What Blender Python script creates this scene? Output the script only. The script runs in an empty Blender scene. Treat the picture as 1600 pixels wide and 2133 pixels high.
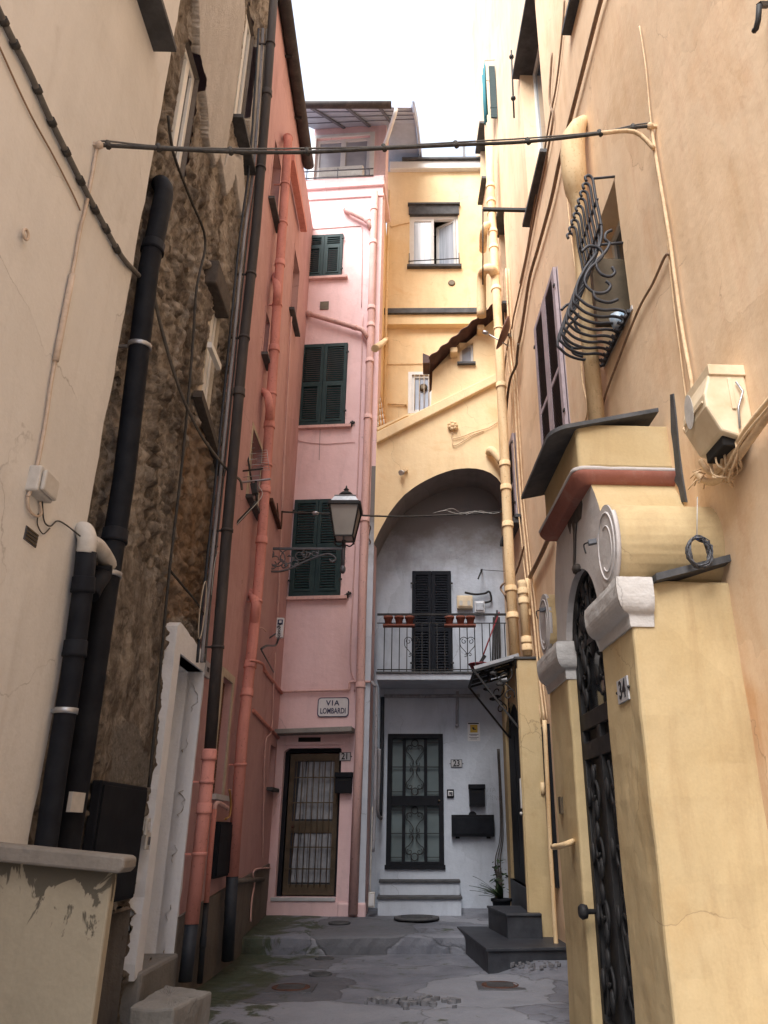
import bpy, math, random
from math import radians, sin, cos, pi
from mathutils import Vector, Matrix, noise, geometry
V = Vector
random.seed(7)
SC = bpy.context.scene
COL = SC.collection
# ---------------------------------------------------------------- camera model
F, CX, CY, TH, CAMZ = 1602.0, 880.0, 1066.5, radians(22.5), 1.6
def ray(px, py):
    x = (px - CX) / F; v = (CY - py) / F
    return V((x, cos(TH) - v * sin(TH), sin(TH) + v * cos(TH)))
def at_y(px, py, Y):
    r = ray(px, py); t = Y / r.y
    return V((r.x * t, Y, CAMZ + r.z * t))
def at_z(px, py, z):
    r = ray(px, py); t = (z - CAMZ) / r.z
    return V((r.x * t, r.y * t, z))

class Wall:
    """vertical plane; u runs to the right as seen from the alley, n points out of the wall"""
    def __init__(s, p, d):
        s.p = V((p[0], p[1], 0)); s.d = V((d[0], d[1], 0)).normalized(); s.n = V((s.d.y, -s.d.x, 0))
    def P(s, u, z, n=0.0):
        return s.p + s.d * u + s.n * n + V((0, 0, z))
    def W(s, px, py, n=0.0):
        r = ray(px, py); o = V((0, 0, CAMZ)); q = s.p + s.n * n
        t = (q - V((0, 0, 0))).dot(s.n) / r.dot(s.n)
        return o + r * t
    def uz(s, px, py, n=0.0):
        w = s.W(px, py, n)
        return ((w - s.p).dot(s.d), w.z)
    def rect(s, x0, y0, x1, y1, n=0.0):
        """pixel box -> (u0,u1,z0,z1)"""
        ym = (y0 + y1) / 2; xm = (x0 + x1) / 2
        return (s.uz(x0, ym, n)[0], s.uz(x1, ym, n)[0], s.uz(xm, y1, n)[1], s.uz(xm, y0, n)[1])

L = Wall((-2.35, 0), (-.02, 1))
R = Wall((2.38, 0), (.05, -1))
_c = at_y(777, 1200, 14.0)
PB = Wall((_c.x, _c.y), (cos(radians(4.5)), -sin(radians(4.5))))
AF = Wall((0, 13.95), (1, -.0175))
WB = Wall((0, 14.85), (1, 0))
YU = Wall((0, 16.0), (1, -.012))
PT = Wall((1.67, 0), (.05, -1))
BL = Wall((1.292, 0), (-.0138, -1))
BF = Wall((0, 11.8), (1, 0))

# ---------------------------------------------------------------- mesh builder
class MB:
    def __init__(s): s.v = []; s.f = []; s.sm = []; s.mi = []
    def face(s, pts, m=0, smooth=False):
        b = len(s.v); s.v += [V(p) for p in pts]
        s.f.append(list(range(b, b + len(pts)))); s.sm.append(smooth); s.mi.append(m)
    def raw(s, vs, fs, m=0, smooth=False):
        b = len(s.v); s.v += [V(p) for p in vs]
        for f in fs: s.f.append([i + b for i in f]); s.sm.append(smooth); s.mi.append(m)
        return s
    def hexa(s, c, m=0):
        """8 corners: bottom 4 then top 4"""
        return s.raw(c, [(3, 2, 1, 0), (4, 5, 6, 7), (0, 1, 5, 4), (1, 2, 6, 5), (2, 3, 7, 6), (3, 0, 4, 7)], m)
    def box(s, x0, x1, y0, y1, z0, z1, m=0):
        return s.hexa([(x0, y0, z0), (x1, y0, z0), (x1, y1, z0), (x0, y1, z0), (x0, y0, z1), (x1, y0, z1), (x1, y1, z1), (x0, y1, z1)], m)
    def wbox(s, W, u0, u1, z0, z1, n0, n1, m=0):
        P = W.P
        return s.hexa([P(u0, z0, n1), P(u1, z0, n1), P(u1, z0, n0), P(u0, z0, n0), P(u0, z1, n1), P(u1, z1, n1), P(u1, z1, n0), P(u0, z1, n0)], m)
    def prism(s, A, B, m=0, smooth=False, cap=True):
        """two matching outlines joined"""
        n = len(A); b = len(s.v); s.v += [V(p) for p in A] + [V(p) for p in B]
        for i in range(n):
            j = (i + 1) % n
            s.f.append([b + i, b + j, b + n + j, b + n + i]); s.sm.append(smooth); s.mi.append(m)
        if cap:
            s.f.append([b + i for i in range(n)][::-1]); s.f.append([b + n + i for i in range(n)])
            s.sm += [False, False]; s.mi += [m, m]
        return s
    def wprism(s, W, poly, n0, n1, m=0, smooth=False):
        return s.prism([W.P(u, z, n0) for u, z in poly], [W.P(u, z, n1) for u, z in poly], m, smooth)
    def bar(s, a, b, w, h=None, up=(0, 0, 1), m=0):
        a, b = V(a), V(b); h = h or w; d = (b - a).normalized(); up = V(up)
        if abs(d.dot(up)) > .98: up = V((0, 1, 0)) if abs(d.y) < .9 else V((1, 0, 0))
        x = d.cross(up).normalized() * w / 2; y = x.cross(d).normalized() * h / 2
        return s.hexa([a - x - y, a + x - y, b + x - y, b - x - y, a - x + y, a + x + y, b + x + y, b - x + y], m)
    def tube(s, pts, r, n=8, m=0, cap=True, closed=False):
        pts = [V(p) for p in pts]; k = len(pts)
        if k < 2: return s
        rs = r if isinstance(r, (list, tuple)) else [r] * k
        b = len(s.v); prev = None
        for i in range(k):
            if closed: t = pts[(i + 1) % k] - pts[i - 1]
            elif i == 0: t = pts[1] - pts[0]
            elif i == k - 1: t = pts[-1] - pts[-2]
            else: t = (pts[i + 1] - pts[i]).normalized() + (pts[i] - pts[i - 1]).normalized()
            if t.length < 1e-9: t = V((0, 0, 1))
            t.normalize()
            if prev is None:
                a = V((0, 0, 1)) if abs(t.z) < .9 else V((1, 0, 0)); x = t.cross(a).normalized()
            else:
                x = prev - t * prev.dot(t)
                if x.length < 1e-6: x = t.cross(V((.3, .5, .8)))
                x.normalize()
            prev = x; y = t.cross(x)
            for j in range(n):
                a = 2 * pi * j / n
                s.v.append(pts[i] + (x * cos(a) + y * sin(a)) * rs[i])
        for i in range(k if closed else k - 1):
            i2 = (i + 1) % k
            for j in range(n):
                j2 = (j + 1) % n
                s.f.append([b + i * n + j, b + i * n + j2, b + i2 * n + j2, b + i2 * n + j]); s.sm.append(True); s.mi.append(m)
        if cap and not closed:
            s.f.append([b + j for j in range(n)][::-1]); s.f.append([b + (k - 1) * n + j for j in range(n)])
            s.sm += [False, False]; s.mi += [m, m]
        return s
    def lathe(s, c, prof, n=16, m=0, axis=None, smooth=True):
        c = V(c); ax = V(axis).normalized() if axis else V((0, 0, 1))
        a = V((0, 0, 1)) if abs(ax.z) < .9 else V((1, 0, 0))
        x = ax.cross(a).normalized(); y = ax.cross(x); b = len(s.v); k = len(prof)
        for r, h in prof:
            for j in range(n):
                t = 2 * pi * j / n
                s.v.append(c + ax * h + (x * cos(t) + y * sin(t)) * r)
        for i in range(k - 1):
            for j in range(n):
                j2 = (j + 1) % n
                s.f.append([b + i * n + j, b + i * n + j2, b + (i + 1) * n + j2, b + (i + 1) * n + j]); s.sm.append(smooth); s.mi.append(m)
        s.f.append([b + j for j in range(n)][::-1]); s.f.append([b + (k - 1) * n + j for j in range(n)])
        s.sm += [False, False]; s.mi += [m, m]
        return s
    def ball(s, c, r, n=10, m=0, sq=(1, 1, 1)):
        c = V(c); k = n // 2 + 1; vs = []; fs = []
        for i in range(k + 1):
            p = pi * i / k
            for j in range(n):
                t = 2 * pi * j / n
                vs.append(c + V((sin(p) * cos(t) * r * sq[0], sin(p) * sin(t) * r * sq[1], cos(p) * r * sq[2])))
        for i in range(k):
            for j in range(n): fs.append((i * n + j, (i + 1) * n + j, (i + 1) * n + (j + 1) % n, i * n + (j + 1) % n))
        return s.raw(vs, fs, m, True)

def poly_fill(mb, W, loops, n, m=0):
    flat = [p for lp in loops for p in lp]
    tris = geometry.tessellate_polygon([[V((u, z, 0)) for u, z in lp] for lp in loops])
    b = len(mb.v); mb.v += [W.P(u, z, n) for u, z in flat]
    for t in tris:
        mb.f.append([b + i for i in t]); mb.sm.append(False); mb.mi.append(m)

def block(W, outer, holes=(), thick=1.0, n0=0.0, edge_m=None, reveal_m=0, back=True):
    """a wall slab: front face with openings, reveals and the sides going back 'thick'; holes = [(poly, depth)]"""
    mb = MB()
    poly_fill(mb, W, [outer] + [h[0] for h in holes], n0)
    k = len(outer)
    for i in range(k):
        a, b = outer[i], outer[(i + 1) % k]
        mi = edge_m(i) if edge_m else 0
        mb.face([W.P(*a, n0), W.P(*b, n0), W.P(*b, n0 - thick), W.P(*a, n0 - thick)], mi)
    for h in holes:
        hp, dep = h[0], h[1]; k = len(hp); rm = h[2] if len(h) > 2 else reveal_m
        for i in range(k):
            a, b = hp[i], hp[(i + 1) % k]
            mb.face([W.P(*a, n0), W.P(*b, n0), W.P(*b, n0 - dep), W.P(*a, n0 - dep)], rm)
    if back:
        poly_fill(mb, W, [outer], n0 - thick)
    return mb

def rpoly(r): u0, u1, z0, z1 = r; return [(u0, z0), (u1, z0), (u1, z1), (u0, z1)]

# ---------------------------------------------------------------- objects
WLOC = {}
def _props(o, label, cat, group, kind):
    if label: o['label'] = label
    if cat: o['category'] = cat
    if group: o['group'] = group
    if kind: o['kind'] = kind
def obj(name, mb, mats, parent=None, label=None, cat=None, group=None, kind=None, bevel=0.0, subsurf=0):
    lo = V((min(p.x for p in mb.v), min(p.y for p in mb.v), min(p.z for p in mb.v)))
    hi = V((max(p.x for p in mb.v), max(p.y for p in mb.v), max(p.z for p in mb.v)))
    org = V(((lo.x + hi.x) / 2, (lo.y + hi.y) / 2, lo.z))
    me = bpy.data.meshes.new(name)
    me.from_pydata([p - org for p in mb.v], [], mb.f)
    if not isinstance(mats, (list, tuple)): mats = [mats]
    for m in mats: me.materials.append(m)
    me.polygons.foreach_set('use_smooth', mb.sm)
    me.polygons.foreach_set('material_index', mb.mi)
    me.update()
    o = bpy.data.objects.new(name, me); COL.objects.link(o)
    if parent is not None:
        o.parent = parent; o.location = org - WLOC[parent.name]
    else: o.location = org
    WLOC[o.name] = org
    if bevel:
        md = o.modifiers.new('bevel', 'BEVEL'); md.width = bevel; md.segments = 2; md.limit_method = 'ANGLE'; md.angle_limit = radians(40)
    _props(o, label, cat, group, kind)
    return o
def thing(name, loc, label, cat, group=None, kind=None):
    o = bpy.data.objects.new(name, None); COL.objects.link(o)
    o.location = V(loc); o.empty_display_size = .1; WLOC[o.name] = V(loc)
    _props(o, label, cat, group, kind)
    return o

_tex = {}
def roughen(o, levels=5, strength=.015, size=.35):
    """hand-trowelled unevenness: simple subdivision and a small cloud displacement"""
    if size not in _tex:
        t = bpy.data.textures.new('trowel_marks', 'CLOUDS'); t.noise_scale = size; t.noise_depth = 4; _tex[size] = t
    md = o.modifiers.new('cuts', 'SUBSURF'); md.subdivision_type = 'SIMPLE'; md.levels = levels; md.render_levels = levels
    md = o.modifiers.new('uneven', 'DISPLACE'); md.texture = _tex[size]; md.texture_coords = 'GLOBAL'; md.strength = strength; md.mid_level = .5
    return o
def text_mb(W, s, uc, zc, size, n, depth=.002, sx=1.0, rot=0.0, bold=0.0, spacing=1.0):
    """lettering lying on a wall plane, centred at (uc, zc)"""
    cu = bpy.data.curves.new('lettering', 'FONT'); cu.body = s; cu.size = size; cu.align_x = 'CENTER'; cu.align_y = 'CENTER'
    cu.extrude = depth / 2; cu.offset = bold; cu.space_character = spacing; cu.resolution_u = 3
    o = bpy.data.objects.new('lettering', cu); COL.objects.link(o)
    dg = bpy.context.evaluated_depsgraph_get(); dg.update()
    me = bpy.data.meshes.new_from_object(o.evaluated_get(dg))
    mb = MB(); c, sn = cos(rot), sin(rot)
    vs = []
    for v in me.vertices:
        x, y = v.co.x * sx, v.co.y
        vs.append(W.P(uc + x * c - y * sn, zc + x * sn + y * c, n + v.co.z))
    mb.raw(vs, [tuple(p.vertices) for p in me.polygons])
    bpy.data.objects.remove(o); bpy.data.meshes.remove(me); bpy.data.curves.remove(cu)
    return mb

def spiral(c, r0, r1, a0, a1, k=18):
    return [(c[0] + (r0 + (r1 - r0) * i / k) * cos(a0 + (a1 - a0) * i / k), c[1] + (r0 + (r1 - r0) * i / k) * sin(a0 + (a1 - a0) * i / k)) for i in range(k + 1)]
def smooth_path(pts, k=6):
    """Catmull-Rom through 3-D points"""
    pts = [V(p) for p in pts]; out = []
    for i in range(len(pts) - 1):
        p0 = pts[max(i - 1, 0)]; p1 = pts[i]; p2 = pts[i + 1]; p3 = pts[min(i + 2, len(pts) - 1)]
        for j in range(k):
            t = j / k
            out.append(.5 * ((2 * p1) + (p2 - p0) * t + (2 * p0 - 5 * p1 + 4 * p2 - p3) * t * t + (3 * p1 - p0 - 3 * p2 + p3) * t ** 3))
    out.append(pts[-1]); return out
# ---------------------------------------------------------------- materials
def newmat(name):
    m = bpy.data.materials.new(name); m.use_nodes = True
    nt = m.node_tree; b = nt.nodes['Principled BSDF']
    return m, nt, b
def N(nt, t, **kw):
    n = nt.nodes.new(t)
    for k, v in kw.items():
        if k in n.inputs: n.inputs[k].default_value = v
        else: setattr(n, k, v)
    return n
def c4(c): return (c[0], c[1], c[2], 1)
def pos_node(nt, scale=(1, 1, 1)):
    g = N(nt, 'ShaderNodeNewGeometry'); mp = N(nt, 'ShaderNodeMapping'); mp.inputs['Scale'].default_value = scale
    nt.links.new(g.outputs['Position'], mp.inputs['Vector']); return mp.outputs[0]
def noise_n(nt, vec, scale, detail=5, rough=.6, dist=0.0):
    n = N(nt, 'ShaderNodeTexNoise'); n.inputs['Scale'].default_value = scale; n.inputs['Detail'].default_value = detail
    n.inputs['Roughness'].default_value = rough; n.inputs['Distortion'].default_value = dist
    nt.links.new(vec, n.inputs['Vector']); return n.outputs['Fac']
def ramp(nt, fac, stops):
    r = N(nt, 'ShaderNodeValToRGB'); el = r.color_ramp.elements
    while len(el) < len(stops): el.new(.5)
    for e, (p, c) in zip(el, stops):
        e.position = p; e.color = c4(c) if not isinstance(c, (int, float)) else (c, c, c, 1)
    nt.links.new(fac, r.inputs[0]); return r.outputs[0]
def mix(nt, fac, a, b, mode='MIX'):
    m = N(nt, 'ShaderNodeMix', data_type='RGBA', blend_type=mode)
    for sock, val in ((m.inputs[0], fac), (m.inputs[6], a), (m.inputs[7], b)):
        if hasattr(val, 'links') or hasattr(val, 'is_linked'): nt.links.new(val, sock)
        elif isinstance(val, (tuple, list)): sock.default_value = c4(val)
        else: sock.default_value = val
    return m.outputs[2]
def bump(nt, b, h, strength=.3, dist=.02, prev=None):
    n = N(nt, 'ShaderNodeBump'); n.inputs['Strength'].default_value = strength; n.inputs['Distance'].default_value = dist
    nt.links.new(h, n.inputs['Height'])
    if prev: nt.links.new(prev, n.inputs['Normal'])
    nt.links.new(n.outputs[0], b.inputs['Normal']); return n.outputs[0]

def plaster(name, a, b2, c=None, stain=(.30, .24, .20), stain_amt=.35, seed=0.0, rough=.9, bumpy=.35, streak=.5, patch=1.1, crack=.5):
    m, nt, b = newmat(name)
    p = pos_node(nt); ps = pos_node(nt, (2.2, 2.2, .35))
    off = N(nt, 'ShaderNodeVectorMath', operation='ADD'); off.inputs[1].default_value = (seed, seed * 1.7, seed * .6)
    nt.links.new(p, off.inputs[0]); p = off.outputs[0]
    n1 = noise_n(nt, p, patch, 6, .62, .4)
    col = ramp(nt, n1, [(.32, a), (.55, b2), (.75, c or a)])
    s1 = noise_n(nt, ps, 1.3, 6, .65, .3)
    col = mix(nt, ramp(nt, s1, [(.42, 0.0), (.75, streak)]), col, tuple(min(1, x * 1.18) for x in b2))
    s2 = noise_n(nt, ps, 2.1, 7, .7, .6)
    col = mix(nt, ramp(nt, s2, [(.52, 0.0), (.85, stain_amt)]), col, stain)
    blot = noise_n(nt, p, 3.7, 8, .7)
    col = mix(nt, ramp(nt, blot, [(.60, 0.0), (.80, stain_amt * .8)]), col, stain)
    # old repairs: large cells of slightly different tone, hairline cracks along a few of their borders
    nz = N(nt, 'ShaderNodeTexNoise'); nz.inputs['Scale'].default_value = 1.7; nz.inputs['Detail'].default_value = 6; nt.links.new(p, nz.inputs['Vector'])
    ad = N(nt, 'ShaderNodeMix', data_type='RGBA', blend_type='ADD'); ad.inputs[0].default_value = .7; nt.links.new(p, ad.inputs[6]); nt.links.new(nz.outputs['Color'], ad.inputs[7])
    vo = N(nt, 'ShaderNodeTexVoronoi'); vo.inputs['Scale'].default_value = .62; nt.links.new(ad.outputs[2], vo.inputs['Vector'])
    sx = N(nt, 'ShaderNodeSeparateColor'); nt.links.new(vo.outputs['Color'], sx.inputs[0])
    col = mix(nt, ramp(nt, sx.outputs[0], [(.0, .22), (.3, .0), (.7, .0), (1.0, .0)]), col, tuple(x * .72 for x in a))
    col = mix(nt, ramp(nt, sx.outputs[1], [(.0, .0), (.72, .0), (.74, .22)]), col, tuple(min(1, x * 1.15) for x in b2))
    ve = N(nt, 'ShaderNodeTexVoronoi', feature='DISTANCE_TO_EDGE'); ve.inputs['Scale'].default_value = .62; nt.links.new(ad.outputs[2], ve.inputs['Vector'])
    ck = N(nt, 'ShaderNodeMath', operation='MULTIPLY'); nt.links.new(ramp(nt, ve.outputs['Distance'], [(.0, crack), (.004, .0)]), ck.inputs[0]); nt.links.new(ramp(nt, noise_n(nt, p, .9, 3), [(.50, 0.0), (.58, 1.0)]), ck.inputs[1])
    col = mix(nt, ck.outputs[0], col, tuple(x * .45 for x in stain))
    fine = noise_n(nt, p, 55, 4, .7)
    col = mix(nt, .045, col, ramp(nt, fine, [(.3, 0.0), (.7, 1.0)]), 'OVERLAY')
    nt.links.new(col, b.inputs['Base Color']); b.inputs['Roughness'].default_value = rough
    b.inputs['Specular IOR Level'].default_value = .25
    x = bump(nt, b, noise_n(nt, p, 4.0, 4, .6), bumpy, .03)
    x = bump(nt, b, fine, bumpy * .45, .003, x)
    x = bump(nt, b, noise_n(nt, p, 13, 5, .65), bumpy * .5, .010, x)
    return m

def simple(name, a, b2=None, rough=.5, metal=0.0, scale=8.0, bumpy=.1, spec=.4, seed=0.0, detail=5, lo=.35, hi=.7):
    m, nt, b = newmat(name); p = pos_node(nt)
    off = N(nt, 'ShaderNodeVectorMath', operation='ADD'); off.inputs[1].default_value = (seed, seed, seed)
    nt.links.new(p, off.inputs[0]); p = off.outputs[0]
    n1 = noise_n(nt, p, scale, detail, .65)
    nt.links.new(ramp(nt, n1, [(lo, a), (hi, b2 or tuple(x * .75 for x in a))]), b.inputs['Base Color'])
    b.inputs['Roughness'].default_value = rough; b.inputs['Metallic'].default_value = metal; b.inputs['Specular IOR Level'].default_value = spec
    if bumpy: bump(nt, b, noise_n(nt, p, scale * 5, 4, .6), bumpy, .006)
    return m

def pipe_mat(name, a, dirt, seed=0.0, rough=.8):
    m, nt, b = newmat(name); b.inputs['Specular IOR Level'].default_value = .2; p = pos_node(nt, (6, 6, 1.2)); p2 = pos_node(nt)
    off = N(nt, 'ShaderNodeVectorMath', operation='ADD'); off.inputs[1].default_value = (seed, seed, seed)
    nt.links.new(p, off.inputs[0])
    c = mix(nt, ramp(nt, noise_n(nt, off.outputs[0], 1.0, 7, .7), [(.44, 0.0), (.70, .85)]), a, dirt)
    c = mix(nt, ramp(nt, noise_n(nt, p2, 30, 4, .7), [(.60, 0.0), (.70, .7)]), c, tuple(x * .5 for x in dirt))
    c = mix(nt, ramp(nt, noise_n(nt, p2, 7, 6, .75), [(.62, 0.0), (.66, .55)]), c, tuple(min(1, x * 1.25) for x in a))
    nt.links.new(c, b.inputs['Base Color']); b.inputs['Roughness'].default_value = rough
    bump(nt, b, noise_n(nt, p2, 40, 3, .6), .15, .003)
    return m

M = {}
M['beige'] = plaster('beige_plaster', (.585, .575, .56), (.63, .62, .605), (.585, .57, .55), stain=(.42, .38, .345), stain_amt=.42, seed=1, bumpy=.3, streak=.35)
M['pinkside'] = plaster('salmon_plaster', (.46, .265, .265), (.52, .32, .315), (.40, .22, .225), stain=(.31, .165, .15), stain_amt=.45, seed=3, bumpy=.4, streak=.5)
M['pinkback'] = plaster('pink_plaster', (.68, .475, .48), (.74, .535, .54), (.64, .43, .44), stain=(.42, .31, .32), stain_amt=.45, seed=5, bumpy=.4)
M['yellow'] = plaster('yellow_plaster', (.72, .53, .30), (.77, .60, .37), (.69, .47, .245), stain=(.50, .33, .18), stain_amt=.35, seed=7, bumpy=.35)
M['orange'] = plaster('apricot_plaster', (.70, .49, .30), (.76, .575, .395), (.65, .40, .215), stain=(.58, .32, .19), stain_amt=.60, seed=9, bumpy=.25, streak=.8, patch=.75)
M['portal'] = plaster('straw_plaster', (.47, .345, .18), (.52, .40, .23), (.475, .315, .145), stain=(.35, .23, .12), stain_amt=.65, seed=11, bumpy=.25, streak=.55, patch=.9)
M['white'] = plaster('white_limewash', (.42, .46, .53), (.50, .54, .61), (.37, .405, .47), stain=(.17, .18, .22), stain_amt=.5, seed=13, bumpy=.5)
M['greywhite'] = plaster('greyish_limewash', (.46, .43, .42), (.52, .49, .48), (.42, .39, .38), stain=(.30, .23, .2), stain_amt=.35, seed=15, bumpy=.5)
M['purewhite'] = plaster('fresh_limewash', (.70, .72, .77), (.76, .78, .82), (.66, .68, .73), stain=(.45, .45, .48), stain_amt=.2, seed=29, bumpy=.6, crack=0.0)
M['vault'] = plaster('dark_vault_plaster', (.20, .185, .18), (.25, .23, .225), (.17, .155, .15), stain=(.11, .10, .095), stain_amt=.4, seed=25, bumpy=.4)  # dark grey-brown plaster for the arch soffit and right cheek
M['slate'] = simple('slate', (.045, .046, .05), (.09, .09, .095), .75, 0, 6, .35)
M['iron'] = simple('black_iron', (.018, .018, .02), (.035, .033, .033), .6, 0, 12, .2, .25)
M['darkiron'] = simple('dark_grey_painted_iron', (.035, .036, .045), (.06, .06, .068), .55, 0, 12, .2, .3)
M['greyiron'] = simple('grey_painted_iron', (.075, .078, .09), (.12, .12, .13), .5, .3, 12, .2)
M['rustiron'] = simple('rusty_iron', (.10, .045, .03), (.05, .025, .02), .8, .2, 14, .4)
M['blackpvc'] = simple('black_plastic', (.010, .011, .015), (.018, .020, .025), .6, 0, 6, .05, .08)
M['brownpipe'] = pipe_mat('brown_black_pipe_paint', (.042, .036, .036), (.085, .07, .065), 2, .7)
M['pinkpipe'] = pipe_mat('salmon_pipe_paint', (.62, .27, .23), (.42, .17, .14), 4)
M['palepipe'] = pipe_mat('pale_pink_pipe_paint', (.66, .43, .40), (.45, .29, .27), 6)
M['yellpipe'] = pipe_mat('straw_pipe_paint', (.74, .56, .34), (.58, .37, .18), 8)
M['bluepipe'] = simple('blue_black_pipe', (.020, .026, .038), (.04, .045, .055), .6, .2, 9, .2)
M['greypipe'] = pipe_mat('old_grey_conduit', (.33, .33, .36), (.12, .11, .11), 10)
M['cable'] = simple('black_cable', (.025, .024, .024), (.06, .055, .05), .7, 0, 20, .2)
M['greycable'] = simple('weathered_grey_cable', (.10, .095, .09), (.16, .15, .14), .8, 0, 20, .2)
M['brownwire'] = simple('painted_brown_cable', (.30, .20, .13), (.20, .13, .085), .75, 0, 14, .25)
M['beigewire'] = simple('painted_beige_cable', (.60, .49, .40), (.42, .33, .26), .8, 0, 10, .25)
M['strawwire'] = simple('painted_straw_cable', (.72, .54, .34), (.50, .34, .2), .75, 0, 12, .25)
M['pinkwire'] = simple('painted_pink_cable', (.60, .36, .33), (.42, .22, .2), .8, 0, 12, .25)
M['greenshut'] = simple('dark_green_shutter_paint', (.014, .033, .037), (.024, .048, .050), .65, 0, 5, .12, .25)
M['blackshut'] = simple('black_shutter_paint', (.010, .012, .017), (.016, .018, .025), .7, 0, 5, .12, .12)
M['purpshut'] = simple('faded_mauve_shutter_paint', (.40, .34, .38), (.30, .25, .28), .7, 0, 7, .2)
M['purpslat'] = simple('dark_mauve_louvre', (.085, .06, .06), (.06, .04, .04), .7, 0, 7, .2)
M['brownshut'] = simple('brown_shutter_wood', (.17, .085, .05), (.10, .05, .03), .7, 0, 9, .3)
M['whiteframe'] = simple('white_window_paint', (.74, .74, .72), (.66, .65, .63), .45, 0, 5, .05)
M['creamframe'] = simple('old_cream_window_paint', (.55, .48, .38), (.40, .33, .25), .7, 0, 9, .2)
M['bronze'] = simple('bronze_door_metal', (.125, .095, .062), (.08, .062, .042), .5, .5, 7, .15)
M['doorblack'] = simple('black_door_metal', (.010, .011, .014), (.014, .015, .02), .65, 0, 9, .12, .15)
M['curtain'] = simple('white_curtain', (.30, .31, .335), (.20, .21, .23), .95, 0, 9, .3)
M['dark'] = simple('dark_interior', (.012, .011, .011), (.02, .018, .017), .95, 0, 3, 0)
M['marble'] = simple('grey_marble', (.50, .50, .51), (.38, .38, .40), .45, 0, 5, .08)
M['blackmarble'] = simple('black_stone_step', (.018, .02, .027), (.045, .048, .058), .55, 0, 5, .12)
M['concrete'] = plaster('grey_concrete', (.20, .19, .18), (.26, .25, .235), (.17, .16, .15), stain=(.09, .08, .07), stain_amt=.6, seed=17, bumpy=.8)
M['coping'] = plaster('dark_coping_stone', (.15, .135, .12), (.19, .172, .155), (.13, .117, .105), stain=(.07, .062, .055), stain_amt=.5, seed=31, bumpy=.6)
M['plinth'] = plaster('dirty_cement_plinth', (.115, .10, .09), (.17, .15, .135), (.09, .08, .075), stain=(.05, .045, .04), stain_amt=.7, seed=19, bumpy=1.0)
M['terracotta'] = simple('terracotta', (.22, .075, .05), (.16, .05, .035), .85, 0, 9, .2)
M['redplastic'] = simple('red_plastic', (.23, .02, .03), (.18, .015, .022), .4, 0, 5, .03)
M['roofbrown'] = simple('brown_corrugated_sheet', (.10, .045, .035), (.055, .028, .025), .7, 0, 6, .3)
M['steel'] = simple('galvanised_steel', (.45, .46, .48), (.30, .31, .33), .4, .7, 12, .1)
M['greyboard'] = simple('grey_soffit_boards', (.42, .46, .56), (.33, .365, .46), .8, 0, 4, .25)
M['boxwhite'] = simple('aged_white_plastic', (.55, .53, .50), (.42, .40, .37), .5, 0, 9, .08)
M['boxstraw'] = simple('painted_straw_box', (.72, .60, .43), (.58, .44, .28), .55, 0, 4, .1)
M['signwhite'] = simple('white_enamel', (.66, .66, .68), (.58, .58, .6), .3, 0, 6, .03)
M['navy'] = simple('navy_enamel', (.015, .018, .07), (.02, .024, .08), .4, 0, 6, 0)
M['inkblack'] = simple('black_ink', (.015, .015, .02), (.025, .025, .03), .6, 0, 6, 0)
M['signyellow'] = simple('yellow_print', (.55, .36, .04), (.48, .30, .03), .5, 0, 6, 0)
M['hoodred'] = plaster('brown_red_moulding_paint', (.27, .10, .075), (.32, .13, .10), (.22, .08, .06), stain=(.50, .42, .38), stain_amt=.5, seed=21, bumpy=.4)
M['cypan'] = simple('turquoise_cloth', (.03, .16, .19), (.04, .20, .23), .9, 0, 6, .1)
M['curtain_white'] = simple('white_cloth', (.6, .56, .52), (.5, .46, .43), .95, 0, 6, .1)
M['cloth_orange'] = simple('orange_cloth', (.55, .28, .10), (.48, .24, .08), .95, 0, 6, .1)
M['leaf'] = simple('dark_green_leaf', (.025, .05, .022), (.045, .075, .03), .5, 0, 9, .1)
M['bark'] = simple('vine_bark', (.055, .045, .04), (.09, .075, .065), .9, 0, 14, .5)
M['mortar_white'] = M['white']

def glass_mat(name, col, rough=.08, spec=.6):
    m, nt, b = newmat(name); p = pos_node(nt)
    nt.links.new(ramp(nt, noise_n(nt, p, 1.5, 3), [(.3, col), (.7, tuple(x * .7 for x in col))]), b.inputs['Base Color'])
    b.inputs['Roughness'].default_value = rough; b.inputs['Specular IOR Level'].default_value = spec
    return m
M['glassdark'] = glass_mat('dark_window_glass', (.05, .055, .065))
M['glassgrey'] = glass_mat('grey_window_glass', (.42, .43, .47))
M['glassfrost'] = glass_mat('frosted_green_glass', (.15, .19, .20), .5, .3)
M['glasslamp'] = glass_mat('frosted_lantern_glass', (.36, .34, .31), .35, .5)
M['glassblue'] = glass_mat('pale_blue_glass', (.42, .48, .60), .3, .4)

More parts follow.
